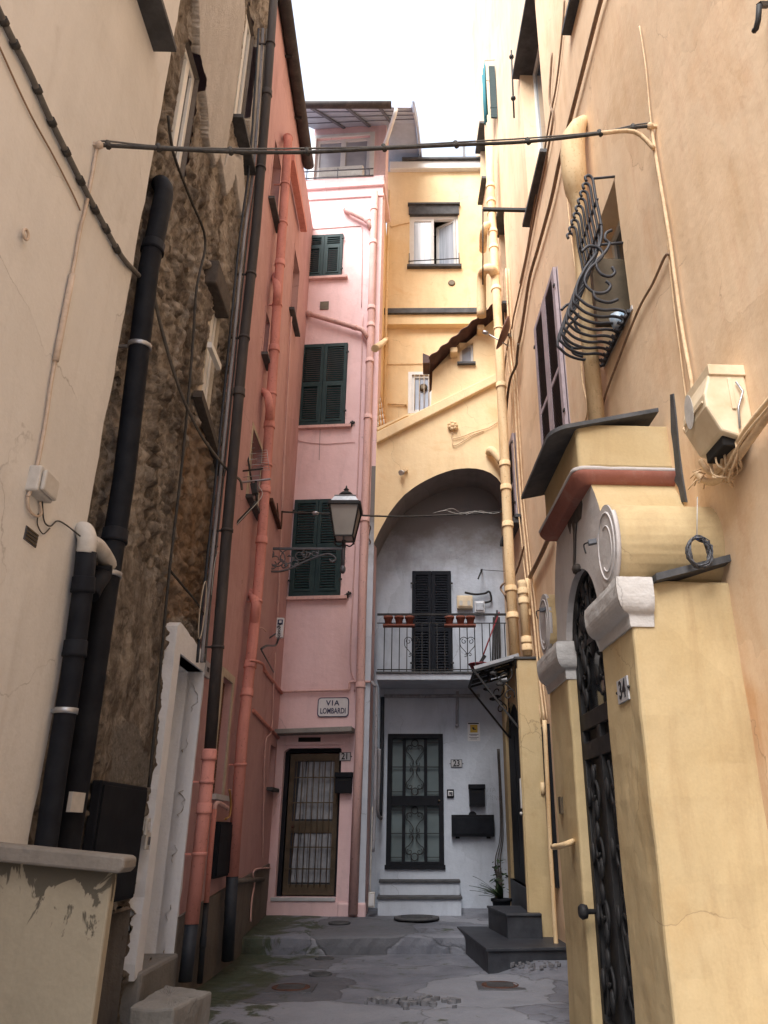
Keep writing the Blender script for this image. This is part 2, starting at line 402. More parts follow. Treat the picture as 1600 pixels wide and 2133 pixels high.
def stone_mat():
    m, nt, b = newmat('old_rubble_masonry'); p = pos_node(nt); at = N(nt, 'ShaderNodeVertexColor', layer_name='mask')
    sep = N(nt, 'ShaderNodeSeparateColor'); nt.links.new(at.outputs[0], sep.inputs[0])
    # individual stones by colour cell
    vo = N(nt, 'ShaderNodeTexVoronoi'); vo.inputs['Scale'].default_value = 5.2; nt.links.new(p, vo.inputs['Vector'])
    sx = N(nt, 'ShaderNodeSeparateColor'); nt.links.new(vo.outputs['Color'], sx.inputs[0])
    st = ramp(nt, sx.outputs[0], [(.0, (.24, .20, .165)), (.35, (.42, .37, .32)), (.6, (.54, .485, .43)), (.85, (.34, .30, .265)), (1.0, (.62, .575, .52))])
    n1 = noise_n(nt, p, 2.2, 8, .7, .5)
    st = mix(nt, ramp(nt, n1, [(.35, .75), (.65, .15)]), st, (.50, .44, .375))
    st = mix(nt, ramp(nt, noise_n(nt, p, 9, 7, .75), [(.53, 0.0), (.70, .85)]), st, (.07, .05, .037))
    st = mix(nt, ramp(nt, noise_n(nt, p, 15, 6, .75), [(.58, 0.0), (.74, .6)]), st, (.42, .35, .27))
    big = noise_n(nt, pos_node(nt, (1.4, 1.4, .55)), 1.3, 7, .7, .8)
    st = mix(nt, ramp(nt, big, [(.40, .80), (.56, .0)]), st, (.085, .064, .05))
    st = mix(nt, ramp(nt, noise_n(nt, pos_node(nt, (3, 3, .8)), 2.0, 7, .7, .5), [(.56, .0), (.68, .65)]), st, (.56, .50, .43))
    st = mix(nt, sep.outputs[2], st, mix(nt, ramp(nt, noise_n(nt, p, 6, 6), [(.4, 0.0), (.7, 1.0)]), (.33, .20, .11), (.20, .125, .075)))
    pl = mix(nt, ramp(nt, noise_n(nt, pos_node(nt, (2, 2, .4)), 2.0, 7, .7), [(.4, 0.0), (.75, .7)]), (.70, .66, .62), (.50, .46, .42))
    cem = mix(nt, ramp(nt, noise_n(nt, p, 25, 6, .8), [(.4, 0.0), (.7, 1.0)]), (.30, .275, .25), (.16, .145, .125))
    col = mix(nt, sep.outputs[0], st, pl); col = mix(nt, sep.outputs[1], col, cem)
    nt.links.new(col, b.inputs['Base Color']); b.inputs['Roughness'].default_value = .95; b.inputs['Specular IOR Level'].default_value = .15
    x = bump(nt, b, noise_n(nt, p, 11, 9, .8, .5), 1.0, .06)
    x = bump(nt, b, noise_n(nt, p, 45, 6, .8), .9, .012, x)
    return m
M['stone'] = stone_mat()

def ground_mat(name, moss=True, lightpatch=True):
    m, nt, b = newmat(name); p = pos_node(nt)
    n1 = noise_n(nt, p, 1.1, 7, .65, .3)
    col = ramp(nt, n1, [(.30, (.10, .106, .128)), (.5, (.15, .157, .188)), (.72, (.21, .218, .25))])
    # worn patches with sharp irregular borders
    vo = N(nt, 'ShaderNodeTexVoronoi'); vo.inputs['Scale'].default_value = .75
    nz = N(nt, 'ShaderNodeTexNoise'); nz.inputs['Scale'].default_value = 2.2; nz.inputs['Detail'].default_value = 6; nt.links.new(p, nz.inputs['Vector'])
    ad = N(nt, 'ShaderNodeMix', data_type='RGBA', blend_type='ADD'); ad.inputs[0].default_value = .55
    nt.links.new(p, ad.inputs[6]); nt.links.new(nz.outputs['Color'], ad.inputs[7]); nt.links.new(ad.outputs[2], vo.inputs['Vector'])
    sx = N(nt, 'ShaderNodeSeparateColor'); nt.links.new(vo.outputs['Color'], sx.inputs[0])
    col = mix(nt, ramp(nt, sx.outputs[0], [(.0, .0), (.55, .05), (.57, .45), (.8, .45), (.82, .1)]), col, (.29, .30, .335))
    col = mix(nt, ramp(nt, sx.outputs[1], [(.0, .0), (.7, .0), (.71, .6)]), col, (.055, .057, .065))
    ve = N(nt, 'ShaderNodeTexVoronoi', feature='DISTANCE_TO_EDGE'); ve.inputs['Scale'].default_value = .75; nt.links.new(ad.outputs[2], ve.inputs['Vector'])
    col = mix(nt, ramp(nt, ve.outputs['Distance'], [(.0, .6), (.010, .0)]), col, (.025, .025, .024))
    if moss:
        sp = N(nt, 'ShaderNodeSeparateXYZ'); nt.links.new(p, sp.inputs[0])
        mr = N(nt, 'ShaderNodeMapRange'); mr.inputs[1].default_value = -1.3; mr.inputs[2].default_value = -2.7; nt.links.new(sp.outputs[0], mr.inputs[0])
        ma = N(nt, 'ShaderNodeMath', operation='MULTIPLY_ADD'); ma.inputs[1].default_value = .35
        nt.links.new(mr.outputs[0], ma.inputs[0]); nt.links.new(noise_n(nt, p, 1.9, 8, .72, .6), ma.inputs[2])
        col = mix(nt, ramp(nt, ma.outputs[0], [(.59, 0.0), (.66, .92)]), col, mix(nt, ramp(nt, noise_n(nt, p, 9, 6), [(.35, 0.0), (.7, 1.0)]), (.035, .052, .024), (.055, .06, .035)))
    col = mix(nt, ramp(nt, noise_n(nt, p, 22, 6, .8), [(.58, 0.0), (.72, .55)]), col, (.05, .05, .05))
    col = mix(nt, ramp(nt, noise_n(nt, p, 70, 3, .8), [(.68, 0.0), (.74, .7)]), col, (.34, .34, .35))
    nt.links.new(col, b.inputs['Base Color'])
    nt.links.new(ramp(nt, noise_n(nt, p, 1.4, 5, .6), [(.35, .45), (.65, .8)]), b.inputs['Roughness']); b.inputs['Specular IOR Level'].default_value = .4
    x = bump(nt, b, noise_n(nt, p, 6, 8, .7), .6, .03)
    x = bump(nt, b, ramp(nt, ve.outputs['Distance'], [(.0, 0.0), (.03, 1.0)]), .8, .01, x)
    x = bump(nt, b, noise_n(nt, p, 90, 3, .7), .5, .004, x)
    return m
M['ground'] = ground_mat('worn_patched_concrete')
M['gravel'] = simple('pale_rubble_stone', (.19, .19, .205), (.10, .10, .11), .9, 0, 14, .5)
# ---------------------------------------------------------------- generic builders
def pipe(label, pts, r, mat, cat='drainpipe', name='drainpipe', group=None, collars=(), clips=(), wall=None, n=10, clipmat=None, ends=True):
    """pts: 3-D points; collars / clips: fractions of the length"""
    pts = [V(p) for p in pts]
    base = min(pts, key=lambda p: p.z)
    t = thing(name, base, label, cat, group)
    obj('pipe', MB().tube(pts, r, n), mat, t)
    seg = [(pts[i + 1] - pts[i]).length for i in range(len(pts) - 1)]; tot = sum(seg)
    def at(fr):
        d = fr * tot
        for i, s in enumerate(seg):
            if d <= s or i == len(seg) - 1: return pts[i].lerp(pts[i + 1], min(1, d / s)), (pts[i + 1] - pts[i]).normalized()
            d -= s
    rr = r if not isinstance(r, (list, tuple)) else r[0]
    for fr in collars:
        p, d = at(fr)
        obj('collar', MB().lathe(p, [(rr * 1.02, -.06), (rr * 1.13, -.055), (rr * 1.15, .02), (rr * 1.19, .025), (rr * 1.19, .045), (rr * 1.02, .05)], 14, 0, d), mat, t)
    for fr in clips:
        p, d = at(fr); mb = MB().lathe(p, [(rr * 1.01, -.018), (rr * 1.14, -.018), (rr * 1.14, .018), (rr * 1.01, .018)], 14, 0, d)
        if wall is not None: mb.bar(p - wall.n * rr, p - wall.n * (rr + .12), .02)
        obj('clip', mb, clipmat or mat, t)
    return t
def WP(W, pts, n):
    return [W.W(x, y, n if not isinstance(n, (list, tuple)) else n[i]) for i, (x, y) in enumerate(pts)]
def cable(label, pts, r, mat, name='cable', cat='cable', group=None, k=5, n=6, sm=True):
    mb = MB().tube(smooth_path(pts, k) if sm else pts, r, n)
    return obj(name, mb, mat, None, label, cat, group)
def louvre_shutter(W, u0, u1, z0, z1, n0, mat, parent, split=.42, inner=True, slatmat=None, thick=.045, stile=.065):
    """one louvred leaf: stiles, rails, tilted slats"""
    mb = MB(); s = .13 if slatmat else stile; sm = 1 if slatmat else 0
    mb.wbox(W, u0, u0 + s, z0, z1, n0, n0 + thick); mb.wbox(W, u1 - s, u1, z0, z1, n0, n0 + thick)
    zs = [z0 + .09, z0 + (z1 - z0) * split - .035, z0 + (z1 - z0) * split + .035, z1 - .08]
    for a, b in ((z0, zs[0]), (zs[1], zs[2]), (zs[3], z1)): mb.wbox(W, u0 + s, u1 - s, a, b, n0 + .002, n0 + thick - .002)
    for q, (a, b) in enumerate(((zs[0], zs[1]), (zs[2], zs[3]))):
        ua, ub = u0 + s, u1 - s
        if q == 0 and inner:
            e = .035
            mb.wbox(W, ua, ua + e, a, b, n0 + .003, n0 + thick + .012); mb.wbox(W, ub - e, ub, a, b, n0 + .003, n0 + thick + .012)
            mb.wbox(W, ua + e, ub - e, a, a + e, n0 + .004, n0 + thick + .011); mb.wbox(W, ua + e, ub - e, b - e, b, n0 + .004, n0 + thick + .011)
            ua += e; ub -= e; a += e; b -= e
        k = max(3, int((b - a) / .052)); p = (b - a) / k
        for i in range(k):
            z = a + p * i; P = W.P
            mb.hexa([P(ua, z, n0 + thick - .002), P(ub, z, n0 + thick - .002), P(ub, z + p * .85, n0 + .006), P(ua, z + p * .85, n0 + .006),
                     P(ua, z + .009, n0 + thick - .002), P(ub, z + .009, n0 + thick - .002), P(ub, z + p * .85 + .009, n0 + .006), P(ua, z + p * .85 + .009, n0 + .006)], sm)
    return obj('shutter', mb, [mat, slatmat] if slatmat else mat, parent)
def shuttered_window(W, rc, house, label, mat, sillmat, split=.42, slatmat=None, n0=.0, sill=True, inner=True):
    u0, u1, z0, z1 = rc; g = .008
    mb = MB()   # frame in the opening
    for a in ((u0, u0 + .05, z0, z1), (u1 - .05, u1, z0, z1), (u0 + .05, u1 - .05, z1 - .05, z1)): mb.wbox(W, *a, n0 - .10, n0 - .01)
    w = obj('window', mb, mat, house, label)
    um = (u0 + u1) / 2
    louvre_shutter(W, u0 + g, um - g / 2, z0 + g, z1 - g, n0 + .004, mat, w, split, inner, slatmat)
    louvre_shutter(W, um + g / 2, u1 - g, z0 + g, z1 - g, n0 + .004, mat, w, split, inner, slatmat)
    hb = MB()
    for u in (u0, u1):
        for z in (z0 + .15 * (z1 - z0), z0 + .87 * (z1 - z0)): hb.wbox(W, u - .03, u + .03, z, z + .035, n0 + .045, n0 + .065)
    obj('hinge', hb, M['iron'], w)
    if sill: obj('sill', MB().wbox(W, u0 - .10, u1 + .14, z0 - .07, z0 - .004, n0 - .05, n0 + .09), sillmat, w, bevel=.006)
    return w
def casement(W, rc, n0, house, mat, glass, name='window', label=None, mull=1, fw=.055, bars=0, curtain=None):
    u0, u1, z0, z1 = rc; mb = MB(); P = MB()
    for a in ((u0, u0 + fw, z0, z1), (u1 - fw, u1, z0, z1), (u0 + fw, u1 - fw, z1 - fw, z1), (u0 + fw, u1 - fw, z0, z0 + fw)): mb.wbox(W, *a, n0, n0 + .06)
    for i in range(mull):
        um = u0 + (u1 - u0) * (i + 1) / (mull + 1); mb.wbox(W, um - fw * .7, um + fw * .7, z0 + fw, z1 - fw, n0 + .002, n0 + .064)
    w = obj(name, mb, mat, house, label, bevel=.005)
    obj('pane', MB().wbox(W, u0 + fw * .8, u1 - fw * .8, z0 + fw * .8, z1 - fw * .8, n0 + .018, n0 + .026), glass, w)
    return w

# ---------------------------------------------------------------- LEFT: beige plaster house
UE = L.uz(71, 1700, .1)[0]
bh = thing('plaster_house', L.P(0, 0, .1), 'beige plastered house wall filling the left foreground beside the bare stone wall', 'house')
mb = MB(); k = 120; rag = []
ng = .10
# ragged right-hand edge of the plaster coat
edge = [(UE + .035 * noise.noise(V((0, i * .31, 3))) + .02 * noise.noise(V((2, i * 1.3, 3))), 17 * i / k) for i in range(k + 1)]
outer = [(-2.5, 0)] + edge + [(-2.5, 17)]
obj('wall', block(L, outer, (), .16, ng, None, 0), M['beige'], bh)
obj('wall_core', MB().wbox(L, -2.5, UE - .06, 0, 17, -5, -.07), M['plinth'], bh)
a = L.uz(252, 0, .1); b = L.uz(320, 108, .1)
z_s = b[1]
w = obj('window', MB().wbox(L, b[0] - 1.5, b[0] - .06, z_s + .06, z_s + 1.9, .06, .115), M['creamframe'], bh)
obj('sill', MB().wbox(L, b[0] - 1.62, b[0], z_s, z_s + .05, .05, .30), M['slate'], w, bevel=.004)

# things on the beige wall
n = .125
tk = thing('cable', L.W(262, 545, n), 'thick black cable bundle slanting down the beige wall', 'cable')
obj('wire', MB().tube(smooth_path(WP(L, [(-110, -220), (-40, -60), (0, 28), (30, 90), (62, 152), (100, 238), (135, 310), (180, 400), (212, 460), (240, 512), (262, 545)], n) + WP(L, [(296, 582), (322, 622)], [.10, .09]), 6), .020, 8), M['greycable'], tk)
for (x, y) in [(5, 38), (28, 86), (75, 180), (105, 248), (135, 310), (165, 370), (195, 430), (218, 470), (240, 512)]:
    p = L.W(x, y, n); q = L.W(x + 6, y + 12, n); obj('tie', MB().tube([p, q], .027, 8), M['cable'], tk)
cable('thin brown cable running slantwise above left of the thick cable bundle', WP(L, [(-30, 40), (0, 100), (37, 182), (70, 250), (110, 322), (150, 400), (167, 438)], .112), .006, M['brownwire'])
cable('painted conduit running down the beige wall to the white junction box', WP(L, [(207, 300), (200, 320), (191, 372), (178, 436), (167, 480), (152, 565), (128, 690), (108, 790), (95, 880), (80, 960), (68, 1010), (58, 1035)], .12), .0115, M['beigewire'], 'conduit', 'conduit')
t = obj('conduit_sleeve', MB().tube(WP(L, [(151, 572), (140, 628), (126, 700), (116, 752)], .125), .020, 8), M['beigewire'], None, 'fatter beige sleeve around the conduit on the left wall', 'sleeve')
def wboxpx(W, x0, y0, x1, y1, n0, n1): return W.rect(x0, y0, x1, y1, n1) + (n0, n1)
t = thing('junction_box', L.W(95, 1040, .1), 'aged white junction box at the lower end of the beige conduit', 'junction box')
r4 = L.rect(76, 978, 114, 1040, .16)
obj('box', MB().wbox(L, *r4, .09, .17), M['boxwhite'], t, bevel=.012)
obj('lid', MB().wbox(L, r4[0] + .015, r4[1] - .012, r4[2] + .01, r4[3] - .02, .172, .20), M['boxwhite'], t, bevel=.012)
cable('black wire drooping from the white junction box to the white pipe elbow', WP(L, [(88, 1045), (92, 1085), (105, 1096), (120, 1085), (140, 1095), (165, 1115), (195, 1135), (222, 1160)], [.13, .12, .12, .12, .12, .16, .2, .2]), .005, M['cable'])
cable('beige looped wire hanging beside the white junction box', WP(L, [(58, 1035), (60, 1060), (75, 1075), (86, 1070), (84, 1045)], .12), .008, M['beigewire'])
cable('thin black wire looping below the white junction box', WP(L, [(80, 1070), (78, 1092), (90, 1112), (104, 1100)], .115), .004, M['cable'])
rg = MB(); c = L.W(54, 488, .13)
rg.tube([c + L.d * .03 * cos(a) + V((0, 0, .03 * sin(a))) for a in [2 * pi * i / 16 for i in range(16)]], .008, 6, closed=True); rg.tube([L.W(50, 490, .09), L.W(51, 490, .13)], .008, 6)
obj('wall_ring', rg, M['beigewire'], None, 'small iron ring fixed high on the beige wall', 'ring')
t = thing('wall_vent', L.W(62, 1118, .1), 'small dark vent grate set into the beige wall', 'vent')
r4 = L.rect(49, 1102, 78, 1134, .1)
vb = MB().wbox(L, *r4, .095, .106); obj('plate', vb, M['greyiron'], t)
vb = MB()
for i in range(4):
    z = r4[2] + (r4[3] - r4[2]) * (i + .5) / 4; vb.wbox(L, r4[0] + .01, r4[1] - .01, z - .004, z + .004, .107, .112)
obj('slat', vb, M['bronze'], t)

# ---------------------------------------------------------------- LEFT: bare stone house
US = L.uz(390, 1723, .06)[0] - .02
sh = thing('stone_house', L.P((UE + US) / 2, 0), 'bare rubble stone house wall with fallen plaster between the beige and salmon walls', 'house')
ZT = 17.0; DU, DZ = .021, .024
def pxpoly(pts, n=0.0): return [L.uz(x, y, n) for x, y in pts]
def inpoly(p, poly):
    x, y = p; c = False; j = len(poly) - 1
    for i in range(len(poly)):
        xi, yi = poly[i]; xj, yj = poly[j]
        if (yi > y) != (yj > y) and x < (xj - xi) * (y - yi) / (yj - yi) + xi: c = not c
        j = i
    return c
creamA = pxpoly([(398, -40), (500, -40), (498, 60), (478, 205), (462, 300), (452, 352), (446, 330), (437, 352), (425, 300), (416, 210), (404, 120)])
creamB = pxpoly([(452, 352), (460, 320), (495, 330), (500, 420), (492, 450), (480, 370), (468, 400), (460, 410)])
creamC = pxpoly([(508, 100), (545, 100), (530, 300), (512, 330)])
mudP = pxpoly([(252, 1130), (300, 1190), (352, 1270), (338, 1420), (312, 1650), (195, 1650), (225, 1330)])
cemP = pxpoly([(232, 1512), (262, 1498), (285, 1530), (305, 1590), (314, 1655), (222, 1655)])
oraP = pxpoly([(398, 880), (445, 900), (430, 1290), (350, 1290), (372, 1050)])
caveP = L.uz(305, 830); 
DOOR = (L.uz(318, 1700)[0], US - .04, L.uz(352, 1984)[1], L.uz(414, 1402)[1])
hW1 = (L.uz(352, 290)[0], L.uz(396, 300)[0], L.uz(362, 320)[1], L.uz(396, 90)[1])
hW2 = (L.uz(484, 240)[0], L.uz(512, 230)[0], L.uz(490, 270)[1], L.uz(505, -60)[1])
hW3 = (L.uz(421, 800)[0], L.uz(444, 800)[0], L.uz(425, 880)[1], L.uz(455, 640)[1])
hBeam = (L.uz(436, 600)[0], L.uz(465, 610)[0], L.uz(450, 650)[1], L.uz(455, 560)[1])
CELL = (L.uz(195, 1723)[0] - .3, DOOR[0] - .26, .0, 1.0)
HOLES = [DOOR, hW1, hW2, hW3, CELL]
def jit(u, z): return (u + .05 * noise.noise(V((u * 3, z * 3, 1))) + .03 * noise.noise(V((u * 9, z * 9, 4))), z + .09 * noise.noise(V((u * 3, z * 3, 7))) + .04 * noise.noise(V((u * 9, z * 9, 9))))
def fbm(u, z, s, k=4, o=0):
    v = 0; a = 1; t = 0
    for i in range(k): v += a * noise.noise(V((u * s, z * s, o + i))); t += a; a *= .55; s *= 2.05
    return v / t
u0, u1 = UE - .12, US + .03
nu, nz = int((u1 - u0) / DU), int(ZT / DZ)
mb = MB(); cols = []
def stone_h(u, z):
    ju, jz = jit(u, z); q = (ju, jz); r = g = bch = 0.0
    cream = inpoly(q, creamA) or inpoly(q, creamB) or inpoly(q, creamC)
    if cream: return .075 + .012 * fbm(u, z, 2), (1, 0, 0)
    wu = u + .10 * fbm(u, z, 2.2, 3, 11); wz = z + .10 * fbm(u, z, 2.2, 3, 17)
    d, pts = noise.voronoi(V((wu * 5.6, wz * 8.0, .5)))
    st = min(1.0, (d[1] - d[0]) * 2.6)
    pick = noise.noise(pts[0] * 3.1)
    stone = (.02 + .10 * max(0.0, pick + .25)) * (st ** .5) - .045
    rid = 1 - abs(fbm(u, z, 5.5, 4, 21)) * 2.2
    big = .07 * fbm(u, z, .9, 4, 3); sml = .065 * fbm(u * 1.0, z * 1.3, 9, 4, 5) + .03 * rid * abs(fbm(u, z, 1.7, 2, 31))
    raw = max(0.0, min(1.0, .75 + 1.6 * fbm(u, z, 1.1, 3, 41)))
    cav = max(0.0, fbm(u * 1.2, z * 1.6, 3.2, 4, 61) - .16)
    h = 1.15 * stone * raw + big + sml - .01 - .40 * cav * raw
    if inpoly(q, cemP): return .02 + .022 * fbm(u, z, 16, 3), (0, 1, 0)
    if inpoly(q, mudP): h = .015 + .25 * stone * raw + .7 * big + .45 * sml
    elif z > 8.2: h = .45 * stone * raw + big + .8 * sml
    cd = ((u - caveP[0]) / .28) ** 2 + ((z - caveP[1]) / .42) ** 2
    if cd < 2: h -= .16 * max(0, 1 - cd / 2) * (1 + fbm(u, z, 5))
    o = .6 if inpoly(q, oraP) else .0
    return h, (0, 0, o)
for j in range(nz + 1):
    for i in range(nu + 1):
        u = u0 + (u1 - u0) * i / nu; z = ZT * j / nz
        h, c = stone_h(u, z); mb.v.append(L.P(u, z, h)); cols.append(c)
for j in range(nz):
    for i in range(nu):
        u = u0 + (u1 - u0) * (i + .5) / nu; z = ZT * (j + .5) / nz; e = .035 * noise.noise(V((u * 7, z * 7, 2)))
        if any(h[0] - e < u < h[1] + e and h[2] - e < z < h[3] + e for h in HOLES): continue
        a = j * (nu + 1) + i
        mb.f.append([a, a + 1, a + nu + 2, a + nu + 1]); mb.sm.append(False); mb.mi.append(0)
so = obj('wall', mb, M['stone'], sh)
so.data.polygons.foreach_set('use_smooth', [True] * len(mb.f))
ca = so.data.color_attributes.new('mask', 'FLOAT_COLOR', 'POINT')
ca.data.foreach_set('color', [x for c in cols for x in (c[0], c[1], c[2], 1)])
# shell behind the face and the deep openings
mb = MB().wbox(L, UE - .05, US + .02, 0, ZT, -5, -4.8).wbox(L, UE - .05, US, ZT - .1, ZT, -4.8, -.1)
obj('wall_core', mb, M['plinth'], sh)
def reveal(W, h, dep, mat, parent, name='reveal', n1=.03, grow=.05, inn=.02):
    r = MB(); u0, u1, z0, z1 = h
    o = [(u0 - grow, z0 - grow), (u1 + grow, z0 - grow), (u1 + grow, z1 + grow), (u0 - grow, z1 + grow)]
    i_ = [(u0 + inn, z0 + inn), (u1 - inn, z0 + inn), (u1 - inn, z1 - inn), (u0 + inn, z1 - inn)]
    for k in range(4):
        l = (k + 1) % 4
        r.face([W.P(*i_[k], n1), W.P(*i_[l], n1), W.P(*i_[l], -dep), W.P(*i_[k], -dep)])
        r.face([W.P(*o[k], n1 - .03), W.P(*o[l], n1 - .03), W.P(*i_[l], n1), W.P(*i_[k], n1)])
    r.face([W.P(*i_[0], -dep), W.P(*i_[1], -dep), W.P(*i_[2], -dep), W.P(*i_[3], -dep)], 1)
    return obj(name, r, [mat, M['dark']], parent)
dw = reveal(L, DOOR, 2.4, M['purewhite'], sh, 'doorway', .05, .02, .0)
obj('door', MB().wbox(L, DOOR[0], DOOR[1], DOOR[2], DOOR[3], -2.38, -2.33), M['doorblack'], dw)
# white painted surround with a ragged brushed edge
tp = [L.uz(*p, .06) for p in ((360, 1352), (414, 1400))]
du0, du1, dz0, dz1 = DOOR
out = []
for i in range(25):
    z = dz0 - .05 + (dz1 + .28 - dz0) * i / 24; out.append((du0 - .20 + .03 * noise.noise(V((0, z * 6, 1))), z))
for i in range(1, 16):
    f = i / 15; out.append((du0 - .20 + f * (du1 - du0 + .24), dz1 + .30 - .12 * f + .015 * noise.noise(V((f * 9, 1, 2)))))
for i in range(1, 25):
    z = dz1 + .2 - (dz1 + .25 - dz0) * i / 24; out.append((du1 + .05 + .035 * noise.noise(V((0, z * 7, 5))), z))
poly = out + [(du1, dz0), (du1, dz1), (du0, dz1), (du0, dz0)]
sb = MB(); poly_fill(sb, L, [poly], .075)
for i in range(len(poly)):
    a, b = poly[i], poly[(i + 1) % len(poly)]; sb.face([L.P(*a, .075), L.P(*b, .075), L.P(*b, -.1), L.P(*a, -.1)])
obj('door_surround', sb, M['purewhite'], sh)
reveal(L, CELL, .5, M['plinth'], sh, 'cellar_opening', .0, .0)
for h, dep in ((hW1, .14), (hW2, .14), (hW3, .13)):
    rv = reveal(L, h, dep, M['creamframe'] if h is hW3 else M['plinth'], sh, 'window_reveal', .0, .04)
    casement(L, (h[0] + .03, h[1] - .03, h[2] + .03, h[3] - .03), -dep + .03, rv, M['whiteframe'], M['glassdark'], 'window', None, 1, .07)
# weathered beams left in the wall
b0 = L.uz(445, 560, .05); b1 = L.uz(462, 645, .05)
obj('beam', MB().wbox(L, b0[0] - .05, b1[0] + .12, b1[1] - .05, b1[1] + .28, -.15, .12), M['bark'], sh, bevel=.02)
obj('beam', MB().bar(L.W(412, 820, .04), L.W(462, 985, .04), .10, .10), M['bark'], sh)
obj('sill', MB().wbox(L, hW2[0] - .05, hW2[1] + .35, hW2[2] - .06, hW2[2], -.1, .16), M['slate'], sh)
for q_, (y_, lb_) in enumerate(((1722, 'upper'), (1752, 'lower'))):
    u_, z_ = L.uz(306, y_, .08); t_ = thing('wall_switch', L.P(u_, z_ - .06, .08), lb_ + ' of the two small white switch plates beside the white doorway', 'switch')
    obj('plate', MB().wbox(L, u_ - .05, u_ + .05, z_ - .07, z_ + .07, .07, .095), M['boxwhite'], t_, bevel=.008); obj('rocker', MB().wbox(L, u_ - .02, u_ + .025, z_ - .03, z_ + .035, .096, .104), M['greyiron' if q_ else 'signwhite'], t_, bevel=.003)
# white blob of mortar with a small tag by the window
obj('tag', MB().wbox(L, *L.rect(438, 734, 463, 749, .1), .05, .105), M['whiteframe'], sh)

# black plastic drain stacks
pts = WP(L, [(332, 388)], -.05) + WP(L, [(336, 384), (341, 392), (341, 408)], [.06, .13, .15]) + WP(L, [(310, 560), (258, 1000), (221, 1230), (172, 1560), (140, 1760)], .15) + [L.P(L.uz(140, 1760, .15)[0], .1, .15)]
pipe('tall black plastic drainpipe with rounded top elbow against the stone wall', pts, .083, M['blackpvc'], collars=(.17, .52), clips=(.30, .56, .86), wall=L, n=16, clipmat=M['steel'])
pts = WP(L, [(180, 1150), (172, 1235), (150, 1400), (118, 1600), (98, 1745)], .19) + [L.P(L.uz(98, 1745, .19)[0], .1, .19)]
pipe('shorter black plastic drainpipe topped by a white elbow at the beige wall edge', pts, .066, M['blackpvc'], collars=(.07, .20), clips=(.32, .62), wall=L, n=16, clipmat=M['steel'])
t = thing('pipe_elbow', L.W(178, 1150, .19), 'old white plastic pipe elbow capping the shorter black drainpipe', 'pipe elbow')
obj('elbow', MB().tube(smooth_path([L.W(179, 1152, .19), L.W(182, 1125, .19), L.W(176, 1106, .15), L.W(166, 1104, .04)], 5), .062, 14), M['boxwhite'], t)
obj('branch', MB().tube(smooth_path([L.W(186, 1128, .19), L.W(205, 1140, .19), L.W(222, 1165, .17), L.W(228, 1180, .16)], 5), .056, 14), M['boxwhite'], t)
obj('pipe_branch', MB().tube(smooth_path([L.W(216, 1178, .18), L.W(214, 1198, .18), L.W(200, 1218, .19), L.W(188, 1240, .19)], 5), .06, 14), M['blackpvc'], None, 'curved black branch pipe joining the two black drainpipes', 'pipe')
t = thing('cabinet', L.W(252, 1865, .06), 'large black flat wall cabinet on the stone wall above the concrete coping', 'cabinet')
cb = (L.uz(206, 1723, .1)[0], L.uz(300, 1750, .1)[0], 1.08, 1.95)
obj('body', MB().wbox(L, *cb, .0, .075), M['blackshut'], t, bevel=.01)
obj('door', MB().wbox(L, cb[0] + .03, cb[1] - .03, cb[2] + .03, cb[3] - .03, .077, .088), M['blackpvc'], t, bevel=.004)
obj('notice', MB().wbox(L, *L.rect(149, 1650, 176, 1692, .25), .225, .25), M['boxwhite'], None, 'small white paper notice stuck on the tall black drainpipe', 'notice')

# cables on the stone wall
cable('black cable slanting down the stone wall from the tall drainpipe top to the salmon wall', WP(L, [(322, 622), (338, 690), (362, 775), (388, 845), (418, 905), (450, 950), (480, 985), (500, 1000), (504, 1020)], [.11, .11, .11, .11, .12, .12, .14, .15, .15]), .017, M['greycable'])
cable('black vertical cable hanging down the middle of the stone wall', WP(L, [(350, 240), (362, 320), (395, 410), (428, 500), (410, 600), (400, 740), (380, 960), (352, 1200), (330, 1440), (310, 1640)], .10), .014, M['cable'])
cable('thin black cable sloping across the lower stone wall toward the salmon wall', WP(L, [(356, 1190), (385, 1225), (410, 1255), (425, 1280)], .10), .012, M['cable'])
for i, (dx, r, mt) in enumerate(((0, .022, 'greypipe'), (-9, .016, 'bluepipe'), (7, .012, 'greycable'))):
    cable(['grey conduit in the corner where stone meets salmon wall', 'blue black conduit just left of the grey corner conduit', 'thin grey cable just right of the grey corner conduit'][i],
          WP(L, [(548 + dx, 60), (530 + dx, 330), (508 + dx, 500), (480 + dx, 780), (452 + dx, 1060), (432 + dx, 1250), (420 + dx, 1380)], .09), r, M[mt], 'conduit', 'conduit')
cl = L.W(422, 1270, .13)
cable('loop of pale wire hanging at the foot of the corner conduits', [cl + L.d * (.10 * cos(a)) + V((0, 0, .32 * sin(a))) for a in [pi / 2 + 2 * pi * i / 14 for i in range(15)]], .006, M['creamframe'])

# ---------------------------------------------------------------- LEFT: salmon side house
nP = .06
UF = L.uz(566, 1723, nP)[0] + .6
ZPK = L.W(641, 345, .16).z + .06
ps = thing('salmon_house', L.P((US + UF) / 2, 0), 'narrow salmon red house wall with many pipes left of the pale pink facade', 'house')
def lwin(nb, ft, fb):   # near bottom, far top, far bottom pixels -> rect
    uf = (L.uz(*ft, nP)[0] + L.uz(*fb, nP)[0]) / 2
    return (L.uz(*nb, nP)[0], uf, L.uz(*fb, nP)[1], L.uz(*ft, nP)[1])
H1 = lwin((563, 395), (584, 345), (575, 480)); H2 = lwin((548, 720), (559, 665), (556, 770)); H3 = lwin((513, 1045), (539, 922), (541, 1090))
H4 = lwin((446, 1600), (484, 1424), (463, 1658)); H5 = lwin((558, 1625), (570, 1555), (574, 1645)); H6 = lwin((604, 640), (622, 560), (616, 700))
